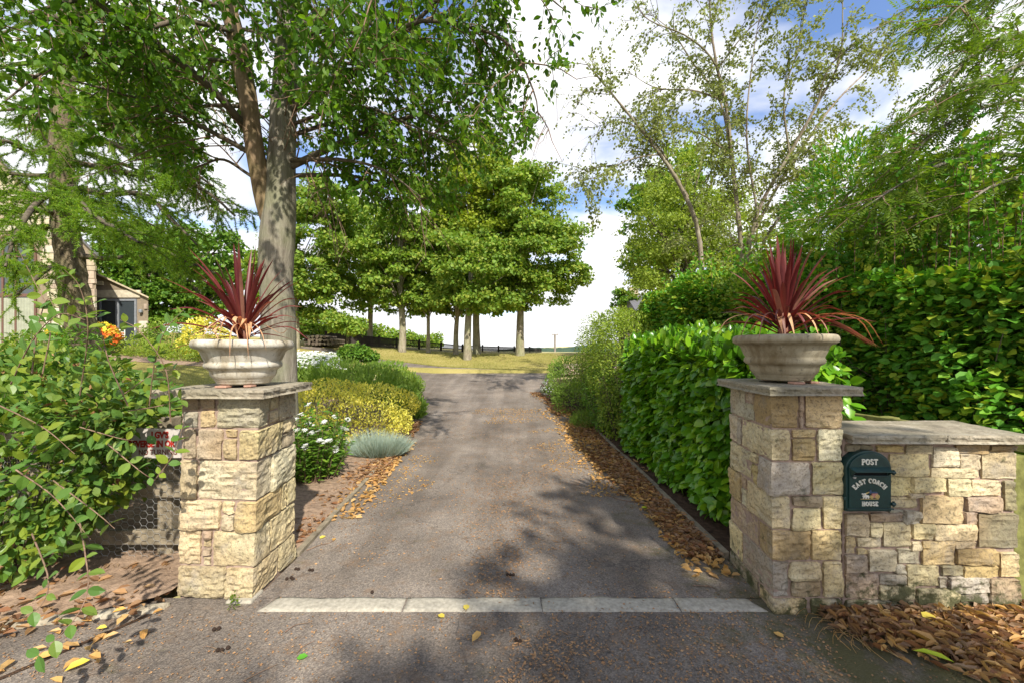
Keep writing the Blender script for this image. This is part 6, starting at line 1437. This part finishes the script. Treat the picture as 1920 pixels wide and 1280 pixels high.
def blocks(parent, x0, x1, z0, z1, y, skip, ztop, rowh=.245, lmin=.35, lmax=.75, seed=5, ax=None):
    r = random.Random(seed); z = z0
    while z < z1:
        h = rowh * r.choice([.8, 1, 1, 1.25]); x = x0
        while x < x1:
            w = r.uniform(lmin, lmax); xe = min(x + w, x1)
            if xe - x > .1 and not skip(x, xe, z, z + h) and z + h < min(ztop(x), ztop(xe)) - .02:
                pr = r.uniform(.0, .025); g = .010
                q = MB().box((x + g, y - pr - .01, z + g), (xe - g, y + .05, z + h - g)).build('stone_block', M['block'], parent, color=tuple(np.array(r.choice(hcol)) * r.uniform(.85, 1.1)))
            x = xe
        z += h
def in_arch(x, z, m_=.09):
    if z < wzs: return wx0 - m_ < x < wx1 + m_
    return (x - wyc) ** 2 + (z - wzs) ** 2 < ((wx1 - wx0) / 2 + m_) ** 2
blocks(hp, -21.2, xr, 1.2, 9.3, HY, lambda a, b_, c, d: any(in_arch(x, z) for x in (a, (a + b_) / 2, b_) for z in (c, d)), gable_z)
# arched window
ra = (wx1 - wx0) / 2
win = MB()
def bar(mb, x0, z0, x1, z1, y0=HY - .02, y1=HY + .06): mb.box((x0, y0, z0), (x1, y1, z1))
wf_ = MB(); bar(wf_, wx0, wz0, wx0 + .08, wzs); bar(wf_, wx1 - .08, wz0, wx1, wzs)
for i in range(16):
    a0_, a1_ = math.pi * i / 16, math.pi * (i + 1) / 16
    q = [(wyc + rr * math.cos(a), wzs + rr * math.sin(a)) for rr, a in ((ra - .08, a0_), (ra, a0_), (ra, a1_), (ra - .08, a1_))]
    wf_.hexa([(p[0], HY - .02, p[1]) for p in q] + [(p[0], HY + .06, p[1]) for p in q])
wfo = wf_.build('window_frame', M['frame_brown'], hp)
mu = MB(); 
for x in (wx0 + .5, wyc + .1): bar(mu, x - .035, wz0, x + .035, wzs + .75, HY - .012, HY + .05)
for z, th in ((3.6, .12), (4.55, .05), (5.1, .05)): bar(mu, wx0 + .08, z - th / 2, wx1 - .08, z + th / 2, HY - .016, HY + .045)
mu.build('mullion', M['frame_brown'], wfo)
MB().add(*[([(p[0], HY + .02, p[1]) for p in [(wx0 + .05, wz0), (wx1 - .05, wz0)] + [(wyc + (ra - .04) * math.cos(math.pi * i / 16), wzs + (ra - .04) * math.sin(math.pi * i / 16)) for i in range(17)]]), [tuple(range(19))]]).build('pane', M['glass'], wfo)
cu = NM(); xs = np.linspace(wx0 + .08, wx1 - .08, 120)
V = np.array([(x, HY + .012 - .004 + .006 * math.sin(x * 55), z) for z in (wz0, 3.5) for x in xs]); i = np.arange(240).reshape(2, 120)
cu.add(V, np.stack([i[0, :-1], i[0, 1:], i[1, 1:], i[1, :-1]], -1)); cu.build('curtain', M['curtain'], wfo)
# roof verges
for sg_ in (1, -1):
    q = []
    for x, z in ((apx, apz + .02), (apx + sg_ * (xr + .25 - apx), eav - .22)): q.append((x, z))
    MB().hexa([(q[0][0], HY - .12, q[0][1]), (q[1][0], HY - .12, q[1][1]), (q[1][0] - 9.3, HY + 9, q[1][1]), (q[0][0] - 9.3, HY + 9, q[0][1]), (q[0][0], HY - .12, q[0][1] + .12), (q[1][0], HY - .12, q[1][1] + .12), (q[1][0] - 9.3, HY + 9, q[1][1] + .12), (q[0][0] - 9.3, HY + 9, q[0][1] + .12)]).build('roof', M['slate'], hp)
# lean-to
LY = 17.6
lx0, lx1 = -17.75, -15.62
def lz(x): return 1.5 + (655 - np.interp(x * 770 / LY + 960, [178, 279], [514, 560])) * LY / 770
MB().add([(x - o_, y, z) for y, o_ in ((LY + .03, 0), (LY + 3, 2.8)) for x, z in ((-18.2, 1.0), (lx1, 1.0), (lx1, lz(lx1)), (-18.2, lz(-18.2) + .2))], [(0, 1, 2, 3), (7, 6, 5, 4), (0, 4, 5, 1), (1, 5, 6, 2), (2, 6, 7, 3), (3, 7, 4, 0)]).build('wall', M['house_mortar'], hp)
d0, d1, dz1 = (187 - 960) * LY / 770, (256 - 960) * LY / 770, 1.5 + (655 - 561) * LY / 770
blocks(hp, -17.9, lx1, 1.15, 4.9, LY, lambda a, b_, c, d: (b_ > d0 - .12 and a < d1 + .02 and c < dz1 + .42), lz, .24, .35, .65, 8)
MB().box((d0 - .2, LY - .02, dz1 + .06), (d1 + .15, LY + .05, dz1 + .38)).build('lintel', M['block'], hp, color=(.50, .44, .32))
dr_ = MB()
for x0_, x1_, z0_, z1_ in ((d0, d0 + .07, 1.35, dz1), (d1 - .07, d1, 1.35, dz1), (d0 + .07, d1 - .07, dz1 - .08, dz1), (d0 + .07, d1 - .07, 1.35, 1.45), ((d0 + d1) / 2 - .09, (d0 + d1) / 2 + .05, 1.45, dz1 - .08)):
    dr_.box((x0_, LY - .03, z0_), (x1_, LY + .04, z1_))
dro = dr_.build('door_frame', M['frame_grey'], hp)
for a, b_ in ((d0 + .07, (d0 + d1) / 2 - .09), ((d0 + d1) / 2 + .05, d1 - .07)): MB().box((a, LY + .0, 1.45), (b_, LY + .012, dz1 - .08)).build('pane', M['glass'], dro)
MB().box((d1 - .04, LY - .06, 2.3), (d1 - .02, LY - .03, 2.6)).build('handle', M['white_metal'], dro)
za, zb = lz(-18.2) + .2, lz(lx1) - .03
MB().hexa([(-18.2, LY - .12, za), (lx1 + .15, LY - .12, zb), (lx1 + .15 - 3, LY + 3.2, zb), (-21.2, LY + 3.2, za), (-18.2, LY - .12, za + .07), (lx1 + .15, LY - .12, zb + .07), (lx1 + .15 - 3, LY + 3.2, zb + .07), (-21.2, LY + 3.2, za + .07)]).build('roof', M['block'], hp, color=(.5, .42, .28))
MB().box((lx1 - .30, LY - .12, 3.05), (lx1 - .18, LY - .01, 3.2)).build('wall_lamp', M['frame_grey'], hp, bevel=.03)
# white garden chair by the door
gc = thing('garden_chair', 'white painted garden chair standing by the glass door', 'chair', gb(218, 15.4))
b0_ = np.array(gb(218, 15.4))
for dx in (-.17, .17):
    for dy, h in ((-.17, .44), (.17, .9)): MB().tube([b0_ + (dx, dy, -.02), b0_ + (dx * .9, dy, h)], .016, 6).build('leg', M['white_metal'], gc)
MB().box(tuple(b0_ + (-.2, -.2, .42)), tuple(b0_ + (.2, .2, .45))).build('seat', M['white_metal'], gc)
for k in range(4): MB().box(tuple(b0_ + (-.17, .16, .55 + .09 * k)), tuple(b0_ + (.17, .18, .59 + .09 * k))).build('slat', M['white_metal'], gc)

# ================================================================== FAR THINGS
# small house roof behind the right shrubs
rh = thing('house', 'grey slate roof of a house peeping over the shrubs at the right', 'house', tuple(P(1220, 640, 34)))
ax, ay = P(1172, 552, 34)[0], 34; rz = P(0, 552, 34)[2]; ez_ = P(0, 590, 34)[2]
MB().add([(ax, ay - 3, ez_), (ax, ay + 3, ez_), (ax, ay, rz), (ax + 7, ay - 3, ez_), (ax + 7, ay + 3, ez_), (ax + 7, ay, rz)], [(0, 3, 5, 2), (1, 2, 5, 4), (0, 2, 1), (3, 4, 5), (0, 1, 4, 3)]).build('roof', M['slate'], rh)
MB().box((ax + .15, ay - 2.7, 0), (ax + 6.9, ay + 2.7, ez_ - .01)).build('wall', M['block'], rh, color=hcol[0])
MB().box((ax + .3, ay - .35, rz - .6), (ax + 1.0, ay + .35, rz + .55)).build('chimney', M['block'], rh, color=hcol[1])
# low pink garden wall, pots
gw = thing('garden_wall', 'low pinkish stone wall at the far end of the right bed', 'wall', (2.2, 15.2, float(gz(2.2, 15.2))))
for i in range(14):
    for j in range(2):
        x = 1.75 + i * .27 + (.13 if j else 0); zb_ = float(gz(x, 15.2)) + .02 + j * .21
        MB().box((x, 15.1 + random.uniform(-.02, .02), zb_), (x + .262, 15.4, zb_ + .202)).build('stone', M['block'], gw, bevel=.02, color=(.55 * random.uniform(.9, 1.1), .42, .34))
pt = thing('plant_pot', 'black plastic flower pot by the end of the low pinkish wall', 'pot', (1.68, 14.9, float(gz(1.68, 14.9))))
MB().lathe([(.0, .0), (.12, 0), (.17, .32), (.19, .32), (.19, .36), (.15, .36), (.14, .3), (0, .3)], (1.68, 14.9, float(gz(1.68, 14.9))), 20).build('pot', M['black_plastic'], pt)
Pt = np.array([1.68, 14.9, float(gz(1.68, 14.9)) + .34]) + rng.normal(size=(160, 3)) * .05; foliage('foliage', pt, Pt, rng.normal(size=(160, 3)) * .5 + np.array([0, 0, 1]), rvec(160), .12, L4S, M['perennial'])
o = MB().lathe([(0, 0), (.10, 0), (.15, .26), (.17, .28), (.14, .28), (.12, .22), (0, .22)], (3.0, 15.25, float(gz(3.0, 15.2)) + .44), 20).build('terracotta_pot', M['brick_red']); tag(o, 'orange terracotta pot standing on the low pinkish wall', 'pot')
# picket fence across the far lawn
pf = thing('picket_fence', 'low dark picket fence along the far edge of the lawn', 'fence', gb(800, 24))
q = MB(); ends = [(610, 22.6), (740, 23.6), (900, 25.0), (1015, 26.0)]
fx = np.interp(np.linspace(0, 3, 260), range(4), [(e[0] - 960) * e[1] / F_ for e in ends]); fy = np.interp(np.linspace(0, 3, 260), range(4), [e[1] for e in ends]); fz = gz(fx, fy)
fh = np.interp(np.linspace(0, 3, 260), range(4), [.62, .5, .34, .22])
for i in range(260): q.box((fx[i] - .018, fy[i] - .01, fz[i] - .05), (fx[i] + .018, fy[i] + .01, fz[i] + fh[i]))
q.build('pickets', M['fence_dark'], pf, 'stuff')
for h in (.3, .85): q = MB(); [q.hexa([(fx[i], fy[i] + .012, fz[i] + fh[i] * h), (fx[i + 1], fy[i + 1] + .012, fz[i + 1] + fh[i + 1] * h), (fx[i + 1], fy[i + 1] + .04, fz[i + 1] + fh[i + 1] * h), (fx[i], fy[i] + .04, fz[i] + fh[i] * h), (fx[i], fy[i] + .012, fz[i] + fh[i] * h + .05), (fx[i + 1], fy[i + 1] + .012, fz[i + 1] + fh[i + 1] * h + .05), (fx[i + 1], fy[i + 1] + .04, fz[i + 1] + fh[i + 1] * h + .05), (fx[i], fy[i] + .04, fz[i] + fh[i] * h + .05)]) for i in range(259)]; q.build('rail', M['fence_dark'], pf)
for i in range(0, 260, 22): MB().box((fx[i] - .05, fy[i] + .045, fz[i] - .1), (fx[i] + .05, fy[i] + .14, fz[i] + fh[i] + .08)).build('post', M['fence_dark'], pf)
# log pile
lp = thing('log_pile', 'dark stack of logs and brushwood beyond the daisies', 'wood pile', gb(605, 21))
for i in range(22):
    x = gb(585, 21)[0] + (i % 8) * .19 + random.uniform(-.03, .03); zz = gb(600, 21)[2] + .09 + (i // 8) * .17
    MB().tube([(x - .05, 20.4, zz + random.uniform(-.02, .02)), (x + random.uniform(-.1, .1), 21.6, zz + random.uniform(-.02, .03))], random.uniform(.06, .1), 7).build('log', M['bark_dark'], lp)
# pole with wires
up_ = thing('utility_pole', 'distant wooden utility pole with a short crossarm on the field', 'pole', (6.9, 66, 1.0))
pz = float(gz(6.9, 66)); MB().tube([(6.9, 66, pz - .5), (6.9, 66, 1.5 + 28 * 66 / 770)], .16, 8).build('post', M['pole'], up_)
MB().box((6.4, 65.9, 3.75), (7.4, 66.1, 3.87)).build('crossarm', M['pole'], up_)
for x in (6.45, 6.9, 7.35): MB().box((x - .04, 65.95, 3.88), (x + .04, 66.05, 4.1)).build('insulator', M['pole'], up_)
pw = thing('power_line', 'pair of thin overhead wires crossing low behind the row of sycamores', 'wire', tuple(P(900, 606, 70)))
for k, y0 in enumerate((603, 611)):
    l = spline([P(520, y0 - 12, 70), P(760, y0 - 4, 70), P(1000, y0 + 2, 70), P(1130, y0 + 3, 70), P(1500, y0, 70)], 20); NM().add(*tube(l, .012, 4)).build('wire', M['pole'], pw)
# wooded hills on the horizon
def hill(name, x0, x1, Y, prof_, m, seed, dpt=160):
    xs = np.linspace(x0, x1, 260); xx = xs * F_ / Y + 960; h = np.interp(xx, [p[0] for p in prof_], [1.5 + (655 - p[1]) * Y / F_ for p in prof_])
    rows = []
    for k, t in enumerate(np.linspace(0, 1, 14)):
        y = Y - dpt * (1 - t); z = -25 + (h + 25) * math.sin(t * math.pi / 2) ** .8; w = wob(np.stack([xs, np.full_like(xs, y), xs * 0], 1), .12, seed + k) + wob(np.stack([xs, np.full_like(xs, y), xs * 0], 1), .4, seed + 50 + k)
        rows.append(np.stack([xs, np.full_like(xs, y), z + w * 1.0 * t], 1))
    for t in (.5, 1): rows.append(np.stack([xs, np.full_like(xs, Y + dpt * t), -30 * t + (h - 2) * (1 - t)], 1))
    V = np.array(rows); nr, nc = V.shape[:2]; i = np.arange(nr * nc).reshape(nr, nc); Fq = np.stack([i[:-1, :-1], i[:-1, 1:], i[1:, 1:], i[1:, :-1]], -1).reshape(-1, 4)
    return add(name, mesh_np(name, V.reshape(-1, 3), Fq, False), m, None, 'structure')
hill('hills', -250, 700, 760, [(700, 662), (930, 658), (960, 653), (1000, 651.5), (1040, 652), (1075, 650), (1100, 646), (1120, 643), (1160, 641), (1300, 644), (1500, 655), (1700, 664)], M['hill'], 3)
hill('far_field', -100, 900, 1300, [(900, 662), (960, 655), (1010, 651), (1060, 649.5), (1100, 650), (1200, 655), (1300, 662)], M['field'], 9, 300)

# ================================================================== LITTER ON THE GROUND
def scatter_flat(name, xy, size, tpl, m, lift=.004, tiltn=.35, kind='stuff', wid=None):
    n = len(xy); z = gz(xy[:, 0], xy[:, 1]) + lift * rng.random(n) + .002; Pt = np.c_[xy, z]; a = rng.random(n) * 6.283
    D = np.c_[np.cos(a), np.sin(a), rng.normal(size=n) * .12]; Z = np.c_[rng.normal(size=(n, 2)) * tiltn, np.ones(n)]
    V, Fa = leaf_geo(Pt, D, Z, size * rng.uniform(.55, 1.3, n), tpl, wid); return add(name, mesh_np(name, V, Fa, False), m, None, kind)
def band(n, y0, y1, xf, w0, w1, pw=1.5):
    y = rng.uniform(y0, y1, n); return np.c_[xf(y) + (w0 + (w1 - w0) * rng.random(n) ** pw), y]
# right kerb drifts
dl = np.concatenate([band(2600, 2.95, 5.0, lambda y: np.full_like(y, 1.50), 0, -.24), band(4200, 4.2, 7.4, lambda y: np.full_like(y, 1.50), 0, -.42), band(2600, 6.8, 9.5, lambda y: XR(y) - .02, .15, -.40), band(1400, 9, 11.5, lambda y: XR(y), .1, -.25),
                     band(800, 5, 8.4, lambda y: np.full_like(y, 1.55), .0, .3)])
k = wob(np.c_[dl, np.zeros(len(dl))], 3.2, 12) + .75 > rng.random(len(dl)) * 1.1; dl = dl[k]
o = scatter_flat('leaf_litter', dl, .062, LDRY, M['dry'], .03, .5)
dl = np.concatenate([band(900, 4.4, 8.0, lambda y: np.full_like(y, 1.35), .1, -.45), band(500, 6.5, 9.3, lambda y: XR(y) - .2, .1, -.5), band(350, 2.7, 4.4, lambda y: np.full_like(y, 1.45), 0, -.25)])
scatter_flat('leaf_litter', dl, .055, LDRY, M['dry_pale'], .03, .5)
# heap in the right hand corner by the wall
n = 6000; x = rng.uniform(1.75, 3.2, n); y = rng.uniform(1.45, 2.33, n); k = (x - 1.9) * 1.0 + (y - 2.15) * 1.3 + .12 * rng.normal(size=n) > -.0; xy = np.c_[x, y][k]
o = scatter_flat('leaf_litter', xy, .068, LDRY, M['dry'], .05, .6, wid=.05)
n = 2200; x = rng.uniform(1.8, 3.2, n); y = rng.uniform(1.45, 2.3, n); k = (x - 1.9) + (y - 2.15) * 1.3 + .15 * rng.normal(size=n) > 0; scatter_flat('leaf_litter', np.c_[x, y][k], .06, LDRY, M['dry_pale'], .055, .6, wid=.04)
# left bed and golden shrub edge
dl = np.concatenate([band(1500, 5.0, 8.2, lambda y: XL(y), .05, -.32), band(1300, 4.6, 6.2, lambda y: XL(y) - .15, .3, -1.0), band(400, 3.0, 5.5, lambda y: XL(y) - .05, 0, -.5)])
scatter_flat('leaf_litter', dl, .055, LDRY, M['dry'], .03, .5)
dl = np.concatenate([band(520, 4.9, 6.6, lambda y: XL(y), .18, -.15), band(160, 3.6, 4.9, lambda y: XL(y), .2, -.1)])
scatter_flat('leaf_litter', dl, .06, LDRY, M['dry_pale'], .02, .5)
# left verge and under the honeysuckle
n = 620; x = rng.uniform(-3.6, -2.05, n); y = rng.uniform(1.95, 2.8, n); k = y > 2.42 + (x + 2.05) * .28 - .12; scatter_flat('leaf_litter', np.c_[x, y][k], .06, LDRY, M['dry'], .05, .5)
n = 60; x = rng.uniform(-3.4, -1.9, n); y = rng.uniform(1.7, 2.5, n); k = y < 2.4 + (x + 2.05) * .28 + .15; scatter_flat('leaf_litter', np.c_[x, y][k] , .06, LDRY, M['dry_pale'], .02, .4)
# seed husks and crumbs over the tarmac, thick in a few tracks
n = 46000; xy = np.c_[rng.uniform(-1.5, 1.6, n), 1.3 + 8 * rng.random(n) ** 1.6]; w = wob(np.c_[xy, np.zeros(n)], 2.3, 77) + .8 * np.exp(-((xy[:, 0] - .12) / .35) ** 2) + .5 * np.exp(-((xy[:, 0] - .9) / .4) ** 2) * (xy[:, 1] < 2.6)
k = rng.random(n) < np.clip(.18 + .55 * w, .05, 1); xy = xy[k]
scatter_flat('seed_litter', xy, .016, L4, M['bits'], .003, .5)
n = 12000; xy = np.c_[rng.normal(size=n) * .30 + .05, 1.3 + 4.2 * rng.random(n) ** 1.8]; k = wob(np.c_[xy, np.zeros(n)], 5, 79) + .5 * wob(np.c_[xy, np.zeros(n)], 13, 78) + rng.normal(size=n) * .25 > .45; scatter_flat('seed_litter', xy[k], .021, L4S, M['bits'], .006, .5)
n = 5200; xy = np.c_[rng.uniform(-3.2, 3.0, n), rng.uniform(1.25, 2.34, n)]; scatter_flat('seed_litter', xy, .012, L4, M['bits'], .003, .5)
n = 7000; xy = np.c_[rng.uniform(-1.4, 1.4, n), rng.uniform(3.8, 9.5, n)]; k = wob(np.c_[xy, np.zeros(n)], 2.2, 80) > .25; scatter_flat('seed_litter', xy[k], .026, LDRY, M['dry_pale'], .004, .4)
n = 3500; xy = band(n, 2.5, 5.6, lambda y: XL(y) - .05, 0, -1.6, 1); scatter_flat('seed_litter', xy + 0, .014, L4, M['bits'], .05, .5)
# dry grass wisps at the foot of the wall
tw_ = NM()
for _ in range(60):
    x, y = random.uniform(1.72, 2.1), random.uniform(2.1, 2.33); a = random.uniform(2.6, 4.6); L = random.uniform(.06, .2); z = .012
    tw_.add(*tube(spline([(x, y, z), (x + L * .5 * math.cos(a), y + L * .5 * math.sin(a), z + .012), (x + L * math.cos(a + .4), y + L * math.sin(a + .4), z)], 5), .0012, 3))
tw_.build('dry_grass', M['dry_pale'], None, 'stuff')
# single leaves, cones and twigs that can be picked out
def ground_pt(px, py, lift=.004):
    Y = 770 * 1.5 / (py - 655); X = (px - 960) * Y / F_; return np.array([X, Y, float(gz(X, Y)) + lift])
def lone(px, py, size, mname, lab, tpl=LDRY, rot=0., lift=.006, group=None, cat='leaf', w=None):
    p = ground_pt(px, py, lift); a = rot; D = np.array([[math.cos(a), math.sin(a), .05]]); V, Fa = leaf_geo(p[None] * 0, D, np.array([[.05, -.1, 1.]]), size, tpl, w)
    o = add('fallen_leaf', mesh_np('fallen_leaf', V, Fa, True), M[mname]); o.location = p; tag(o, lab, cat, group); return o
GL_ = 'single leaves fallen on the ground'
lone(873, 1146, .050, 'yleaf', 'yellow leaf lying across the front edge of the pale kerb strip', L6R, 1.5, .012, GL_)
lone(833, 1158, .045, 'yleaf', 'small yellow leaf just in front of the pale kerb strip', L6R, 2.6, .006, GL_)
lone(556, 1236, .050, 'gleaf', 'single fresh green leaf on the street tarmac', L6R, .4, .006, GL_)
lone(885, 1205, .075, 'oleaf', 'pointed orange leaf in the husks at the middle of the street', LDRY, 1.0, .006, GL_)
lone(1470, 1196, .05, 'oleaf', 'orange leaf on the mossy tarmac in front of the right pillar', L6R, 2.2, .006, GL_)
lone(1645, 1195, .06, 'oleaf', 'curled orange leaf at the left tip of the corner leaf heap', LDRY, 1.2, .01, GL_)
lone(1730, 1176, .075, 'yleaf', 'bright orange-yellow leaf on top of the corner leaf heap', L6R, .1, .06, GL_)
lone(1790, 1265, .14, 'lgleaf', 'long lime green leaf in the corner leaf heap', L6, 2.5, .06, GL_, 'leaf', .07)
lone(1762, 1232, .12, 'dry_pale', 'long pale curled leaf beside the lime green one', LDRY, 2.3, .06, GL_)
lone(60, 1240, .085, 'oleaf', 'large crumpled yellow leaf at the left end of the street', LDRY, .3, .008, GL_)
lone(120, 1262, .085, 'yleaf', 'crumpled golden leaf at the bottom left of the street', LDRY, .8, .008, GL_)
lone(180, 1182, .055, 'yleaf', 'yellow leaf on the tarmac beside the left kerb', LDRY, .1, .01, GL_)
lone(210, 1165, .06, 'oleaf', 'orange leaf touching the left kerb stones', LDRY, .5, .05, GL_)
lone(250, 1115, .055, 'yleaf', 'yellow leaf on the soil under the rail fence', L6R, .2, .03, GL_)
lone(300, 1072, .05, 'oleaf', 'orange leaf near the foot of the left pillar', L6R, 2.0, .03, GL_)
lone(600, 1010, .055, 'yleaf', 'yellow leaf beside the left timber edging', L6R, 1.2, .006, GL_)
lone(627, 1013, .04, 'oleaf', 'orange leaf just off the left timber edging', L6R, 2.2, .006, GL_)
lone(1120, 870, .06, 'oleaf', 'small tan leaf alone on the drive near the right drift', LDRY, .2, .006, GL_)
lone(1215, 955, .06, 'lgleaf', 'yellow-green leaf at the edge of the right kerb drift', L6R, 3.0, .02, GL_)
def conep(px, py, lab, n=3):
    p = ground_pt(px, py, 0); t = thing('larch_cone', lab, 'cone', tuple(p), 'small dark cones on the tarmac')
    for k in range(n):
        c = p + np.array([(k - n / 2) * .020, random.uniform(-.012, .012), .008]); mb = MB(); mb.lathe([(.0, -.009), (.007, -.007), (.011, -.001), (.009, .005), (.004, .010), (0, .011)], tuple(c), 9).build('cone', M['cone'], t, smooth=False)
conep(422, 1218, 'trio of dark cones on the street left of the green leaf'); conep(560, 1068, 'pair of dark cones on the drive nearest the left pillar', 2); conep(547, 1086, 'three dark cones just above the kerb strip by the left pillar'); conep(585, 1071, 'two dark cones on the drive a little out from the left pillar', 2)
conep(700, 1113, 'single dark cone behind the kerb strip', 1); conep(975, 1202, 'dark cone cluster right of the middle of the street', 2); conep(960, 1078, 'dark cones in the husks behind the kerb strip', 3); conep(410, 1180, 'dark cones by the old tarmac joint at the left', 2)
def twig(pp, lab, r=.003):
    l = spline([ground_pt(x, y, .005) for x, y in pp], 9); o = NM().add(*tube(l, [r, r * .4], 5)).build('twig', M['twig']); tag(o, lab, 'twig', 'twigs on the ground')
twig([(535, 1185), (555, 1172), (580, 1168)], 'short curved twig on the street in front of the kerb strip'); twig([(455, 1278), (490, 1260), (520, 1246)], 'pale straight twig at the bottom edge of the street'); twig([(556, 1225), (570, 1212), (590, 1202)], 'thin bent twig above the green leaf')
twig([(575, 1032), (600, 1022), (618, 1018), (628, 1010)], 'brown twig lying by the left timber edging', .004); twig([(1130, 925), (1170, 938), (1220, 944)], 'long pale twig sticking out of the right kerb drift', .005); twig([(1300, 1098), (1330, 1100), (1345, 1106)], 'fine twig on the drive near the right pillar foot')
twig([(420, 1225), (400, 1215), (385, 1212)], 'fine twig beside the trio of cones')
# dark joint in the tarmac at the left
q = sheet('tarmac_joint', (lambda y: (-2.05 - (2.36 - y) * .62, -2.05 - (2.36 - y) * .62 + .03), 3), np.linspace(1.3, 2.33, 14), M['soil2'], .001)
# weed tuft at the foot of the left pillar
wd = thing('weed', 'tiny weed growing at the foot of the left pillar', 'plant', tuple(ground_pt(437, 1140)))
n = 60; foliage('foliage', wd, ground_pt(437, 1140) + np.c_[rng.normal(size=(n, 2)) * .012, rng.random(n) * .07], rvec(n) + np.array([0, 0, .6]), rvec(n), .022, L4S, M['leaf_rowan'])
